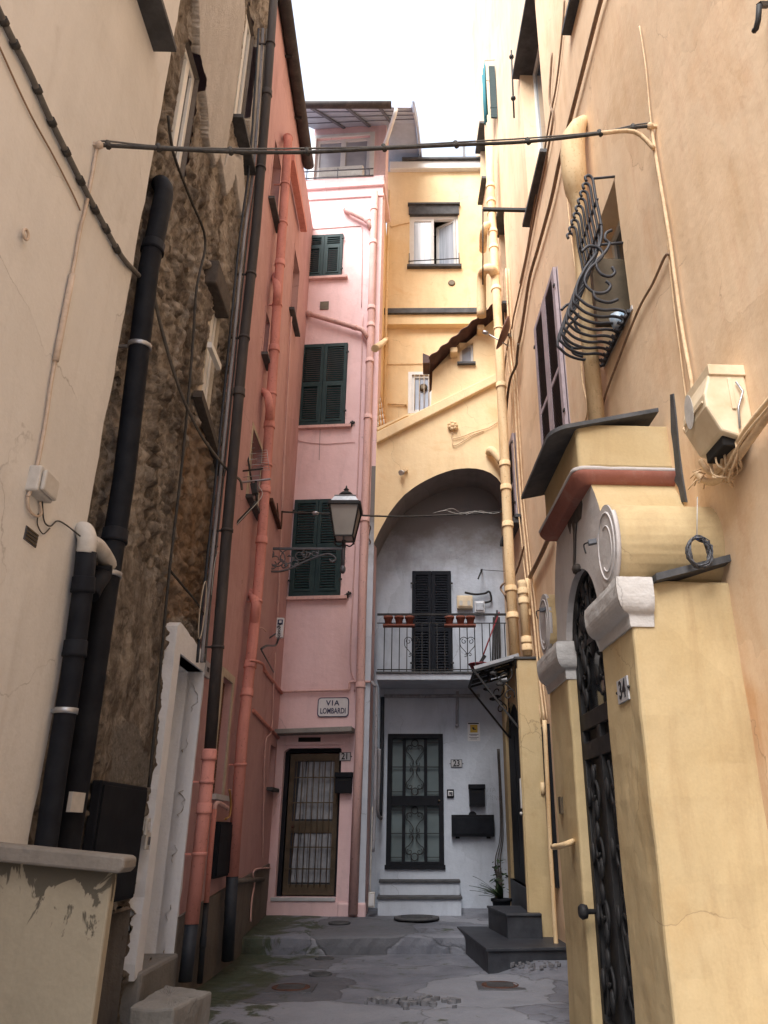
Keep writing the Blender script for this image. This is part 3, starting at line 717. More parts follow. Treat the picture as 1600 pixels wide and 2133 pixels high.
PH = [H1, H2, H3, H4, H5, H6]
outer = [(US, 0), (UF, 0), (UF, ZPK), (US, ZPK)]
obj('wall', block(L, outer, [(rpoly(h), .22) for h in PH], 5, nP), M['pinkside'], ps)
for h, gl in zip(PH, ('glassdark', 'glassdark', 'glassdark', None, 'glassdark', 'glassdark')):
    if gl:
        w = casement(L, (h[0], h[1], h[2], h[3]), nP - .20, ps, M['creamframe'], M[gl], 'window', None, 1, .05)
        obj('sill', MB().wbox(L, h[0] - .08, h[1] + .08, h[2] - .05, h[2], nP - .1, nP + .10), M['slate'], w)
        obj('surround', MB().wbox(L, h[0] - .07, h[0], h[2], h[3] + .07, nP - .01, nP + .006).wbox(L, h[1], h[1] + .07, h[2], h[3] + .07, nP - .01, nP + .006).wbox(L, h[0], h[1], h[3], h[3] + .07, nP - .01, nP + .006), M['creamframe'] if h in (H3,) else M['pinkside'], w)
h = H4
w = obj('window', MB().wbox(L, h[0] - .1, h[0], h[2], h[3] + .1, nP - .01, nP + .008).wbox(L, h[1], h[1] + .10, h[2], h[3] + .10, nP - .01, nP + .008).wbox(L, h[0], h[1], h[3], h[3] + .10, nP - .01, nP + .008), M['creamframe'], ps, 'low window closed by a brown slatted shutter')
sb = MB(); k = int((h[3] - h[2]) / .04)
for i in range(k):
    z = h[2] + (h[3] - h[2]) * i / k; sb.wbox(L, h[0], h[1], z + .004, z + .038, nP - .16, nP - .10)
sb.wbox(L, h[0], h[1], h[2], h[3], nP - .18, nP - .161)
obj('shutter', sb, M['brownshut'], w); obj('sill', MB().wbox(L, h[0] - .1, h[1] + .1, h[2] - .06, h[2], nP - .1, nP + .08), M['marble'], w)
obj('plinth', MB().wprism(L, [(US - .02, 0), (UF, 0), (UF, 1.12), (L.uz(465, 1876)[0], .95), (US - .02, .80)], nP - .02, nP + .025), M['plinth'], ps)
# eave gutter and the sloping duct
ge = L.W(641, 345, .16); gz = ge.z; gu = (ge - L.p).dot(L.d)
obj('roof', MB().wprism(L, [(US, gz + .05), (gu + .1, gz + .05), (gu + .1, gz + .16), (US, gz + .16)], -5, .14), M['slate'], ps)
t = thing('gutter', L.P(US, gz, .2), 'dark eave gutter along the top of the salmon wall', 'gutter')
obj('trough', MB().tube([L.P(US - .1, gz + .02, .18), L.P(gu, gz, .18)], .115, 14), M['brownpipe'], t)
for q_ in (1.3, 2.6): obj('bracket', MB().wbox(L, gu - q_, gu - q_ + .04, gz - .13, gz - .10, .06, .2), M['iron'], t)
obj('duct', MB().bar(L.W(606, 328, .16), L.W(633, 478, .16), .13, .13), M['pinkpipe'], None, 'short sloping salmon duct high on the salmon wall near the gutter', 'duct')
# thick dark pipe, lower half salmon
pts = WP(L, [(572, -30), (556, 200), (533, 480), (505, 740), (470, 1140), (452, 1370), (437, 1568)], .22)
pipe('tall dark brown drainpipe down the near edge of the salmon wall', pts, .064, M['brownpipe'], collars=(.18, .62), clips=(.10, .30, .46, .55, .78, .90), wall=L, n=14)
pts = WP(L, [(437, 1560), (424, 1700), (399, 1925)], .22)
pipe('salmon painted lower length of the near drainpipe above its blue black foot', pts, .070, M['pinkpipe'], collars=(.04, .36), clips=(.2, .62), wall=L, n=14)
pts = WP(L, [(399, 1925), (386, 2045)], .22)
pipe('blue black iron foot pipe nearest to the white doorway', pts, .066, M['bluepipe'], n=14)
pts = WP(L, [(598, 292)], -.02) + WP(L, [(600, 288), (600, 300), (592, 420), (577, 640), (563, 860), (540, 1200), (522, 1380), (506, 1520), (484, 1825)], .20)
pipe('fat salmon drainpipe with many joints in the middle of the salmon wall', pts, .075, M['pinkpipe'], collars=(.09, .30, .42, .52, .60, .66, .80, .83), clips=(.05, .18, .24, .36, .48, .57, .73, .90), wall=L, n=14)
pts = WP(L, [(484, 1825), (474, 2000)], .20)
pipe('blue black iron foot below the fat salmon drainpipe', pts, .074, M['bluepipe'], n=14)
for (a, lab) in (([(568, 572), (575, 585), (578, 610), (577, 640)], 'upper'), ([(543, 815), (556, 822), (561, 845), (562, 880)], 'middle'), ([(518, 1232), (528, 1245), (532, 1262), (530, 1300)], 'lower')):
    q = [L.W(a[0][0], a[0][1], .02)] + WP(L, a[1:], [.15, .22, .20])
    obj('pipe_elbow', MB().tube(smooth_path(q, 5), .062, 12), M['pinkpipe'], None, lab + 'most of the three salmon branch elbows joining the fat salmon drainpipe' if lab != 'middle' else 'middle one of the three salmon branch elbows joining the fat salmon drainpipe', 'pipe elbow', 'salmon branch elbows')
pts = WP(L, [(447, 1685), (440, 1760), (430, 1880)], .16)
pipe('thin salmon pipe with white elbow left of the black meter box', pts, .028, M['pinkpipe'], n=10)
obj('pipe_elbow', MB().tube(smooth_path(WP(L, [(447, 1690), (450, 1674), (460, 1674), (474, 1684)], [.16, .17, .17, .16]), 4), .024, 10), M['palepipe'], None, 'small pale elbow above the thin salmon pipe', 'pipe elbow')
pipe('thin blue black foot pipe between the two thick dark feet', WP(L, [(430, 1880), (416, 2048)], .15), .032, M['bluepipe'], collars=(.5,), n=10)
cable('curled ochre gas hose above the black meter box', WP(L, [(478, 1645), (480, 1660), (481, 1680), (478, 1700), (470, 1706)], .18), .014, simple('ochre_hose', (.36, .19, .06), (.28, .14, .05), .6), 'hose', 'hose')
t = thing('meter_box', L.W(462, 1830, .1), 'black gas meter box low on the salmon wall', 'meter box')
mbx = (L.uz(447, 1760, .12)[0], L.uz(476, 1760, .12)[0], L.uz(460, 1826, .12)[1], L.uz(465, 1712, .12)[1])
obj('body', MB().wbox(L, *mbx, .05, .16), M['blackshut'], t, bevel=.008); obj('door', MB().wbox(L, mbx[0] + .02, mbx[1] - .02, mbx[2] + .03, mbx[3] - .03, .162, .172), M['blackpvc'], t)
cable('thin pink conduit with bent top beside the fat salmon drainpipe', WP(L, [(554, 1315), (545, 1308), (530, 1310), (520, 1322), (516, 1360), (508, 1440), (496, 1560), (490, 1655)], .13), .013, M['palepipe'], 'conduit', 'conduit')
cable('short pink pipe ring crossing the fat salmon drainpipe', WP(L, [(518, 1376), (535, 1378), (548, 1384), (552, 1396)], .30), .02, M['pinkpipe'], 'conduit', 'conduit')
for i, (y0, y1, x0, x1) in enumerate(((1395, 1445, 550, 588), (1480, 1540, 528, 583))):
    obj('ledge', MB().tube([L.W(x0, y0, .08), L.W(x1, y1, .08)], .028, 8), M['pinkpipe'], None, ['upper', 'lower'][i] + ' salmon pipe running level along the far end of the salmon wall', 'pipe')
cable('pale vertical conduit in the corner of salmon and pink walls', WP(L, [(607, 660), (600, 800), (590, 1000), (584, 1160), (578, 1290)], .10), .017, M['palepipe'], 'conduit', 'conduit')
cable('thin pale conduit zigzagging down the far end of the salmon wall', WP(L, [(574, 1360), (570, 1430), (566, 1520), (553, 1550), (549, 1690), (547, 1790)], .09), .011, M['palepipe'], 'conduit', 'conduit')
cable('grey bent pipe beside the white box sign', WP(L, [(544, 1352), (556, 1345), (574, 1344), (580, 1330)], [.18, .18, .18, .22]), .018, M['greyiron'], 'pipe', 'pipe')
obj('brace', MB().tube([L.W(545, 1355, .16), L.W(570, 1400, .08)], .012, 6), M['greyiron'], None, 'thin diagonal iron brace below the grey bent pipe', 'brace')
cable('pale hose lying over the dirty plinth in the far left corner', WP(L, [(563, 1808), (535, 1810), (527, 1820), (530, 1840), (524, 1880), (522, 1920)], [.09, .1, .1, .1, .1, .12]), .014, M['palepipe'], 'hose', 'hose')
obj('pipe', MB().tube([L.W(492, 1835, .1), L.W(548, 1832, .1)], .035, 8), M['plinth'], None, 'short cement covered pipe above the dirty plinth', 'pipe')
# pipe boards / slanting rusty strut by the lamp
obj('strut', MB().bar(L.W(564, 1040, .10), L.W(583, 1100, .10), .07, .05), M['rustiron'], None, 'slanting rusty strut on the salmon wall beside the fat salmon drainpipe', 'strut')
obj('anchor', MB().tube([L.W(577, 1048, .06), L.W(582, 1100, .1), L.W(586, 1098, .12), L.W(588, 1060, .1)], .016, 8), M['rustiron'], None, 'rusty hook anchor holding the wire to the salmon wall', 'anchor')
# number plate near the brown shutter
t = thing('house_number', L.W(433, 1400, .08), 'small worn number plate beside the white doorway on the salmon wall', 'house number')
r4 = L.rect(427, 1378, 438, 1412, .08); obj('plate', MB().wbox(L, *r4, .06, .085), M['marble'], t); obj('numeral', MB().wbox(L, r4[0] + .07, r4[1] - .07, r4[2] + .06, r4[3] - .06, .086, .089), M['inkblack'], t)
# white box sign
t = thing('box_sign', L.W(584, 1330, .35), 'small white box sign with a navy emblem on the salmon wall corner', 'sign')
sy = at_y(578, 1288, 12.6); sz0 = at_y(584, 1329, 12.6).z; x1 = at_y(592, 1300, 12.6).x
obj('case', MB().box(sy.x, x1, 12.55, 12.63, sz0, sy.z), M['signwhite'], t, bevel=.006)
SG = Wall((0, 12.55), (1, 0)); hh = sy.z - sz0; ww = x1 - sy.x
obj('emblem', MB().wbox(SG, sy.x + ww * .15, x1 - ww * .12, sy.z - hh * .36, sy.z - hh * .10, .001, .004), M['navy'], t)
obj('emblem', MB().wbox(SG, sy.x + ww * .35, x1 - ww * .3, sy.z - hh * .27, sy.z - hh * .15, .0045, .007), M['signwhite'], t)
obj('lettering', text_mb(SG, 'Agostini', (sy.x + x1) / 2, sz0 + hh * .32, .085, .003, .003, 1, -pi / 2, .002), M['inkblack'], t)
obj('bracket', MB().bar(V((sy.x + .03, 12.6, sz0 + .1)), L.W(560, 1330, .05), .02), M['greyiron'], t)
# ---------------------------------------------------------------- BACK: pale pink house with green shutters
uL = PB.uz(566, 1723)[0] - .35
zc0 = PB.uz(710, 392)[1]; zc1 = PB.uz(710, 372)[1]
pk = thing('pink_house', PB.P(uL / 2, 0), 'tall pale pink house facade with dark green shutters facing down the alley', 'house')
W1 = PB.rect(636, 491, 714, 579); W2 = PB.rect(624, 718, 722, 888); W3 = PB.rect(608, 1041, 713, 1243)
D21 = PB.rect(582, 1558, 706, 1869)
hp = [(rpoly(w), .16) for w in (W1, W2, W3)] + [([(D21[0], D21[2]), (D21[1], D21[2]), (D21[1], D21[3] - .03), (D21[1] - .03, D21[3]), (D21[0] + .08, D21[3]), (D21[0], D21[3] - .06)], .30)]
obj('wall', block(PB, [(uL, 0), (0, 0), (0, zc0), (uL, zc0)], hp, .42), M['pinkback'], pk)
obj('wall_core', MB().wbox(PB, uL, -.30, 0, zc0 - .02, -3.2, -.43), M['pinkback'], pk)
cm = MB().wbox(PB, uL, .04, zc0 - .02, zc0 + .10, -1.2, .06).wbox(PB, uL, .02, zc0 + .10, zc1, -1.2, .03).wbox(PB, uL, .03, zc0 - .34, zc0 - .26, -.1, .035)
obj('cornice', cm, M['pinkback'], pk, bevel=.01)
for w, lb in ((W1, 'small green shuttered window at the top'), (W2, 'middle green shuttered window'), (W3, 'lowest green shuttered window behind the lamp bracket')):
    shuttered_window(PB, w, pk, lb, M['greenshut'], M['palepipe'], .5 if w is not W1 else .72, None, .0, True, True)
# set back top floor
TF = Wall((PB.P(0, 0, -.75).x, PB.P(0, 0, -.75).y), (cos(radians(4.5)), -sin(radians(4.5))))
zt = TF.uz(715, 268)[1]; uR = TF.uz(803, 360)[0]
WT = TF.rect(657, 286, 770, 372); WT = (WT[0], WT[1], zc1 - .1, WT[3])
obj('wall', block(TF, [(uL, zc1 - .2), (uR, zc1 - .2), (uR, zt + .3), (uL, zt + .3)], [(rpoly(WT), .15)], .5), M['pinkback'], pk)
casement(TF, WT, -.12, pk, M['whiteframe'], M['glassgrey'], 'window', 'white framed top floor window under the eaves', 1, .09)
obj('surround', MB().wbox(TF, WT[0] - .12, WT[0], WT[2], WT[3] + .1, 0, .03).wbox(TF, WT[1], WT[1] + .12, WT[2], WT[3] + .1, 0, .03).wbox(TF, WT[0], WT[1], WT[3], WT[3] + .1, 0, .03), M['whiteframe'], pk)
# roof with boarded soffit
e0 = at_y(640, 224, 13.1); zs = e0.z
uRR = TF.uz(857, 250)[0] + .1
A = [TF.P(uL, zt + .02, .02), TF.P(uRR, zt + .02, .02), V((at_y(857, 228, 13.1).x, 13.1, zs)), V((at_y(560, 224, 13.1).x, 13.1, zs))]
rf = MB().prism(A, [p + V((0, 0, .14)) for p in A])
A2 = [TF.P(uR - .6, zt + .02, .02), TF.P(uRR, zt + .02, .02), TF.P(uRR, zt + .5, -2.6), TF.P(uR - .6, zt + .5, -2.6)]
rf.prism(A2, [p + V((0, 0, .14)) for p in A2])
ro = obj('roof', rf, M['greyboard'], pk)
jb = MB()
for f in (.28, .55, .8):
    jb.bar(A[0].lerp(A[3], f) - V((0, 0, .008)), A[1].lerp(A[2], f) - V((0, 0, .008)), .02, .012)
for f in (.3, .55, .78):
    jb.bar(A[0].lerp(A[1], f) - V((0, 0, .02)), A[3].lerp(A[2], f) - V((0, 0, .02)), .07, .04)
obj('soffit_batten', jb, simple('batten_grey', (.13, .14, .18), (.10, .11, .14), .8), ro)
obj('fascia', MB().bar(A[1] + V((.05, 0, .02)), A[2] + V((.05, 0, .02)), .05, .24).bar(A2[1] + V((.05, 0, .02)), A2[2] + V((.05, 0, .02)), .05, .24), M['greyboard'], ro)
gy = A[3].lerp(A[2], .0)
t = thing('gutter', A[3].lerp(A[2], .5) - V((0, .1, .1)), 'dark half round gutter along the eave of the pale pink house', 'gutter')
obj('trough', MB().tube([A[3] + V((0, -.08, -.01)), A[3].lerp(A[2], .86) + V((0, -.08, -.01))], .085, 12), M['brownpipe'], t)
t = pipe('white slanting downspout under the eave corner of the pink house', [at_y(826, 226, 13.12), at_y(822, 240, 13.2), at_y(806, 290, 13.75), at_y(800, 305, 14.0)], .05, M['whiteframe'], 'downspout', 'downspout', n=10)
# balcony rails and planter box of the top floor
t = thing('terrace_rail', PB.P(-1, zc1, .05), 'thin grey double rail in front of the top floor window of the pink house', 'railing')
for y in (352, 366):
    a = PB.W(634, y + 6, .05); b = PB.W(778, y - 1, .05); obj('rail', MB().tube([a, b], .016, 6), M['greyiron'], t)
for x in (640, 704, 770):
    a = PB.uz(x, 352, .05); obj('post', MB().tube([PB.P(a[0], zc1 - .02, .05), PB.P(a[0], a[1] + .02, .05)], .012, 6), M['greyiron'], t)
t = thing('planter', PB.P(-.9, zc1, -.1), 'pale ribbed planter box behind the thin terrace rail', 'planter')
r4 = PB.rect(662, 345, 756, 372, -.05)
mb = MB().wbox(PB, r4[0], r4[1], zc1 + .005, r4[3], -.30, -.06); obj('trough', mb, M['boxwhite'], t, bevel=.03)
mb = MB()
for i in range(22):
    u = r4[0] + .03 + (r4[1] - r4[0] - .06) * i / 21; mb.wbox(PB, u - .008, u + .008, zc1 + .02, r4[3] - .06, -.06, -.05)
obj('rib', mb, M['boxwhite'], t)
# canopy slab, door 21, plinth
obj('canopy', MB().wprism(PB, [(PB.uz(576, 1522)[0] - .1, PB.uz(600, 1533)[1]), (PB.uz(739, 1522)[0], PB.uz(735, 1528)[1]), (PB.uz(739, 1522)[0], PB.uz(735, 1520)[1] + .02), (PB.uz(576, 1522)[0] - .1, PB.uz(600, 1526)[1] + .02)], -.05, .34), M['concrete'], pk, bevel=.008)
r4 = PB.rect(622, 1536, 668, 1546)
obj('vent', MB().wbox(PB, *r4, -.02, .012), M['dark'], pk)
obj('lintel', MB().wbox(PB, D21[0] - .06, D21[1] + .04, D21[3] + .05, D21[3] + .10, -.02, .03), M['pinkback'], pk)
dr = obj('door', MB().wbox(PB, D21[0], D21[0] + .07, D21[2], D21[3], -.28, -.12).wbox(PB, D21[1] - .05, D21[1], D21[2], D21[3], -.28, -.12).wbox(PB, D21[0] + .07, D21[1] - .05, D21[3] - .06, D21[3], -.28, -.12), M['doorblack'], pk, 'bronze barred glass door with curtains at number 21')
d0, d1, dz0, dz1 = D21[0] + .09, D21[1] - .06, D21[2] + .02, D21[3] - .09
zm0, zm1 = PB.uz(640, 1735)[1], PB.uz(640, 1710)[1]
lf = MB(); s = .085
for a in ((d0, d0 + s, dz0, dz1), (d1 - s, d1, dz0, dz1), (d0 + s, d1 - s, dz0, dz0 + .16), (d0 + s, d1 - s, dz1 - .12, dz1), (d0 + s, d1 - s, zm0, zm1)): lf.wbox(PB, *a, -.20, -.14)
leaf = obj('door_leaf', lf, M['bronze'], dr, bevel=.004)
gb = MB()
for i in range(7):
    u = d0 + s + (d1 - d0 - 2 * s) * (i + .5) / 7
    gb.tube([PB.P(u, dz0 + .12, -.10), PB.P(u, dz1 - .10, -.10)], .0085, 6)
for za, zb in ((dz0 + .16, zm0), (zm1, dz1 - .12)):
    for f in (.22, .5, .78) if zb - za > 1 else (.3, .72):
        z = za + (zb - za) * f; gb.wbox(PB, d0 + .02, d1 - .02, z - .009, z + .009, -.112, -.096)
obj('grille', gb, M['bronze'], dr)
cb_ = MB()
for za, zb in ((dz0 + .16, zm0), (zm1, dz1 - .12)):
    cb_.wbox(PB, d0 + s, d1 - s, za, zb, -.172, -.166)
obj('pane', cb_, M['glassdark'], dr)
cu = MB()
for za, zb, ins in ((dz0 + .17, zm0 - .01, .03), (zm1 + .01, dz1 - .13, .06)):
    k = 40; top = []; bot = []
    for i in range(k + 1):
        u = d0 + s + ins + (d1 - d0 - 2 * s - ins) * i / k; w = -.160 + .006 * sin(i * 1.1) + .002 * sin(i * 2.7)
        bot.append(PB.P(u, za + .02, w)); top.append(PB.P(u + (.04 if i < 8 else 0), zb, w))
    cu.raw(bot + top, [(i, i + 1, k + 2 + i, k + 1 + i) for i in range(k)], 0, True)
obj('curtain', cu, M['curtain'], dr)
kn = PB.uz(610, 1722, -.1); obj('handle', MB().ball(PB.P(kn[0], kn[1], -.10), .028, 10).tube([PB.P(kn[0], kn[1], -.14), PB.P(kn[0], kn[1], -.10)], .012, 8), M['rustiron'], dr)
obj('threshold', MB().wbox(PB, PB.uz(565, 1871)[0], PB.uz(699, 1871)[0], D21[2] - .055, D21[2] - .002, -.28, .05), M['marble'], pk, bevel=.005)
obj('plinth', MB().wbox(PB, uL, PB.uz(722, 1880)[0], 0, D21[2] - .058, -.05, .03), M['pinkback'], pk)
obj('plinth', MB().wbox(PB, PB.uz(704, 1870)[0], .03, .0, PB.uz(730, 1880)[1], -.04, .06), M['pinkback'], pk, bevel=.03)

# street sign
t = thing('street_sign', PB.W(695, 1494, .02), 'white enamel street sign VIA LOMBARDI with navy border on the pink wall', 'sign')
r4 = PB.rect(662, 1453, 727, 1494)
def rrect(r, rad, k=4):
    u0, u1, z0, z1 = r; out = []
    for cu_, cz_, a in ((u1 - rad, z0 + rad, -pi / 2), (u1 - rad, z1 - rad, 0), (u0 + rad, z1 - rad, pi / 2), (u0 + rad, z0 + rad, pi)):
        for i in range(k + 1): out.append((cu_ + rad * cos(a + pi / 2 * i / k), cz_ + rad * sin(a + pi / 2 * i / k)))
    return out
obj('border', MB().wprism(PB, rrect(r4, .06), .001, .018), M['navy'], t)
obj('plate', MB().wprism(PB, rrect((r4[0] + .016, r4[1] - .016, r4[2] + .016, r4[3] - .016), .05), .01, .022), M['signwhite'], t)
uc = (r4[0] + r4[1]) / 2; hz = r4[3] - r4[2]
obj('lettering', text_mb(PB, 'VIA', uc - .01, r4[2] + hz * .70, .128, .0235, .002, 1.05, 0, .003, 1.25), M['navy'], t)
obj('lettering', text_mb(PB, 'LOMBARDI', uc, r4[2] + hz * .30, .135, .0235, .002, .70, 0, .003, 1.0), M['navy'], t)
# serifs of the Roman lettering are thin feet under each line
def plate(label, W, px, txt, size, n=.0, mat='marble'):
    r4 = W.rect(*px); t = thing('house_number', W.P((r4[0] + r4[1]) / 2, r4[2], n), label, 'house number')
    obj('border', MB().wbox(W, *r4, n + .001, n + .012), M['greyiron'], t)
    e = .012; obj('plate', MB().wbox(W, r4[0] + e, r4[1] - e, r4[2] + e, r4[3] - e, n + .006, n + .016), M[mat], t, bevel=.003)
    obj('numeral', text_mb(W, txt, (r4[0] + r4[1]) / 2, (r4[2] + r4[3]) / 2, size, n + .0175, .002, .85, 0, .004), M['inkblack'], t)
    obj('screw', MB().ball(W.P(r4[0] - .012, (r4[2] + r4[3]) / 2, n + .005), .01, 6).ball(W.P(r4[1] + .012, (r4[2] + r4[3]) / 2, n + .005), .01, 6), M['inkblack'], t)
plate('grey number plate 21 on the pink wall beside the barred door', PB, (707, 1567, 731, 1585), '21', .15)
def mailbox(label, W, px, n=.0, dep=.10, cat='mailbox'):
    r4 = W.rect(*px, n + dep); t = thing('mailbox', W.P((r4[0] + r4[1]) / 2, r4[2], n), label, cat)
    obj('body', MB().wbox(W, *r4, n - .01, n + dep), M['doorblack'], t, bevel=.006)
    obj('lid', MB().wbox(W, r4[0] - .012, r4[1] + .012, r4[3] - .06, r4[3] + .02, n + .0, n + dep + .02), M['blackpvc'], t, bevel=.006)
    obj('slot', MB().wbox(W, r4[0] + .05, r4[1] - .05, r4[3] - .12, r4[3] - .10, n + dep, n + dep + .004), M['dark'], t)
    return t
mailbox('black mailbox on the pink wall under number plate 21', PB, (698, 1611, 732, 1652))
# pipes on the pink facade
pts = WP(PB, [(781, 400), (779, 450), (774, 640), (767, 860), (756, 1190), (748, 1560), (735, 1905)], .10)
pipe('tall pale pink drainpipe down the right edge of the pink facade', pts, .078, M['palepipe'], collars=(.035, .10, .22, .25, .31, .40, .55, .76), wall=PB, n=14)
cable('thin pink conduit left of the tall pale pink drainpipe', WP(PB, [(756, 655), (750, 860), (742, 1080), (737, 1200), (731, 1330), (731, 1395), (739, 1418), (738, 1440)], .03), .012, M['palepipe'], 'conduit', 'conduit')
cable('thin pink conduit at the corner right of the tall pale pink drainpipe', WP(PB, [(776, 870), (770, 1060), (764, 1200), (757, 1420), (748, 1640), (738, 1890)], .03), .014, M['palepipe'], 'conduit', 'conduit')
def slant(label, a, b, W, r, mat, n):
    d = W.W(*a, n) - W.W(*b, n); k = (b[0] - a[0])
    pts = [W.W(a[0], a[1], -.02), W.W(a[0] + 2, a[1] + 1, n)] + [W.W(a[0] + k * f, a[1] + (b[1] - a[1]) * f, n) for f in (.3, .6, .9)] + [W.W(b[0], b[1] + 14, n)]
    pipe(label, pts, r, mat, cat='drainpipe', collars=(.12, .75), n=12)
slant('short slanting branch pipe high on the pink facade above the small window', (720, 437), (772, 463), PB, .058, M['palepipe'], .12)
slant('long slanting branch pipe on the pink facade below the small window', (640, 652), (767, 690), PB, .056, M['palepipe'], .12)
cable('pink horizontal pipe above the street sign', WP(PB, [(588, 1441), (620, 1440), (680, 1438), (722, 1437), (728, 1432), (729, 1422), (740, 1420), (772, 1420)], .05), .022, M['palepipe'], 'pipe', 'pipe', None, 4, 8)
cable('thin moulding cable over the small window of the pink facade', WP(PB, [(640, 478), (700, 474), (745, 471), (754, 476), (755, 520), (753, 640)], .012), .008, M['pinkwire'])
cable('thin brown wire sagging across the pink wall under the middle window', WP(PB, [(618, 917), (640, 922), (680, 925), (705, 923), (740, 921)], .012), .006, M['pinkwire'])
cable('thin pink wire hanging in the left corner of the pink facade', WP(PB, [(618, 885), (620, 905), (612, 935), (617, 950), (612, 990), (608, 1010)], .012), .006, M['pinkwire'])
cable('thin dark wire hanging straight down from the middle window sill', WP(PB, [(667, 892), (666, 925), (665, 958)], .012), .004, M['bronze'])
for i, (x, y) in enumerate(((732, 882), (724, 1238))):
    c = PB.W(x, y, .03); mb = MB().bar(c + PB.d * -.06 + V((0, 0, -.03)), c + PB.d * .07 + V((0, 0, .03)), .035).bar(c + V((0, 0, -.07)), c + V((.02, 0, .06)), .03).bar(c - PB.n * .05, c + PB.n * .06, .03)
    obj('shutter_catch', mb, M['iron'], None, ['black shutter catch beside the middle green window', 'black shutter catch beside the lowest green window'][i], 'shutter catch', 'shutter catches')
t = obj('wall_vent', MB().wbox(PB, *PB.rect(667, 629, 685, 645), -.01, .02), M['bronze'], None, 'square brown wall vent above the long slanting branch pipe', 'vent')
cable('pair of small iron hooks on the right edge of the pink facade', WP(PB, [(768, 1092), (772, 1098), (770, 1106), (768, 1120), (772, 1128), (770, 1134)], .03), .010, M['rustiron'], 'hook', 'hook')

# ---------------------------------------------------------------- BACK: yellow upper house behind
du, dz = YU.uz(805, 500)
zk = YU.uz(910, 357)[1]; xr = 2.45 - .05 * 16
yl = thing('yellow_upper_house', YU.P(.5, 0), 'bright yellow upper house behind the arch with a white window left open', 'house')
WY = YU.rect(853, 430, 955, 556); WY2 = YU.rect(858, 781, 900, 857)
obj('wall', block(YU, [(du, 4), (xr + .1, 4), (xr + .1, zk), (du, zk)], [(rpoly(WY), .22), (rpoly(WY2), .12)], 2.5), M['yellow'], yl)
obj('cornice', MB().wbox(YU, YU.uz(812, 357)[0], xr, zk - .02, zk + .24, -1, .14), M['whiteframe'], yl, bevel=.02)
obj('coping', MB().wbox(YU, YU.uz(838, 350)[0], xr, zk + .24, zk + .30, -1, .22), M['slate'], yl)
SW = Wall((PB.p.x, PB.p.y), (YU.P(du, 0).x - PB.p.x, YU.P(du, 0).y - PB.p.y)); sl = (V((YU.P(du, 0).x, YU.P(du, 0).y, 0)) - SW.p).length
obj('side_wall', MB().wbox(SW, .05, sl + .03, 4, zc1, -.3, -.0), M['yellow'], yl)
# big window: lintel, frame, one leaf open, curtains, rail
u0, u1, z0, z1 = WY; zl = YU.uz(900, 448)[1]
w = obj('window', MB().wbox(YU, u0, u0 + .05, z0, zl, -.16, -.06).wbox(YU, u1 - .05, u1, z0, zl, -.16, -.06).wbox(YU, u0 + .05, u1 - .05, zl - .09, zl, -.16, -.06).wbox(YU, u0 + .05, u1 - .05, z0, z0 + .05, -.16, -.06), M['whiteframe'], yl, 'white casement window with lace curtains and one leaf ajar')
obj('shutter_box', MB().wbox(YU, u0 - .02, u1 + .03, zl, z1, -.2, .05).wbox(YU, u0 - .05, u1 + .06, z1, z1 + .05, -.1, .10), M['slate'], w)
obj('sill', MB().wbox(YU, u0 - .05, u1 + .06, z0 - .07, z0, -.2, .12), M['slate'], w)
um = u0 + (u1 - u0) * .50
def sash(u0, u1, z0, z1, rot, parent):
    fr = MB(); gl = MB(); ph = MB(); c, s_ = cos(rot), sin(rot)
    def Q(u, z, n): # hinge at u1
        a = u - u1; return YU.P(u1 + a * c - n * s_, z, -.10 + n * c + a * s_)
    def bx(mb, a, b, za, zb, n0, n1): mb.hexa([Q(a, za, n1), Q(b, za, n1), Q(b, za, n0), Q(a, za, n0), Q(a, zb, n1), Q(b, zb, n1), Q(b, zb, n0), Q(a, zb, n0)])
    e = .07
    for q in ((u0, u0 + e, z0, z1), (u1 - e, u1, z0, z1), (u0 + e, u1 - e, z0, z0 + e), (u0 + e, u1 - e, z1 - e, z1)): bx(fr, *q, 0, .045)
    f = obj('sash', fr, M['whiteframe'], parent); bx(gl, u0 + e, u1 - e, z0 + e, z1 - e, .012, .018); obj
    obj('pane', gl, M['curtain_y'], parent)
m_, nt_, b_ = newmat('lace_curtain_behind_glass'); p_ = pos_node(nt_, (26, 26, .6))
nt_.links.new(ramp(nt_, noise_n(nt_, p_, 1, 3), [(.35, (.36, .42, .50)), (.65, (.56, .62, .70))]), b_.inputs['Base Color']); b_.inputs['Roughness'].default_value = .15
M['curtain_y'] = m_
sash(u0 + .05, um, z0 + .05, zl - .09, 0, w); sash(um, u1 - .05, z0 + .05, zl - .09, .55, w)
obj('room', MB().wbox(YU, u0 - .3, u1 + .3, z0 - .3, zl + .3, -1.2, -1.1), M['dark'], w)
obj('rail', MB().tube([YU.P(u0 - .02, z0 + .14, .06), YU.P(u1, z0 + .22, .06)], .013, 6).tube([YU.P(u0, z0, .06), YU.P(u0, z0 + .4, .06)], .011, 6).tube([YU.P(u1, z0, .06), YU.P(u1, z0 + .4, .06)], .011, 6), M['iron'], w)
c = YU.W(941, 590, .0); obj('wall_vent', MB().lathe(c, [(.09, -.01), (.09, .02), (.07, .03)], 14, 0, YU.n), M['bronze'], None, 'round brown wall vent under the open white window', 'vent')
zl2 = YU.uz(900, 664)[1]
obj('ledge', MB().wbox(YU, du, xr, zl2 - .02, zl2 + .12, -.05, .28), M['slate'], yl); obj('ledge_soffit', MB().wbox(YU, du, xr, zl2 - .30, zl2 - .02, -.05, .20), M['yellow'], yl)
w = casement(YU, (WY2[0], WY2[1], WY2[2], WY2[3]), -.09, yl, M['whiteframe'], M['glassblue'], 'window', 'small barred white window with a round vent in the pane', 0, .07)
bb = MB()
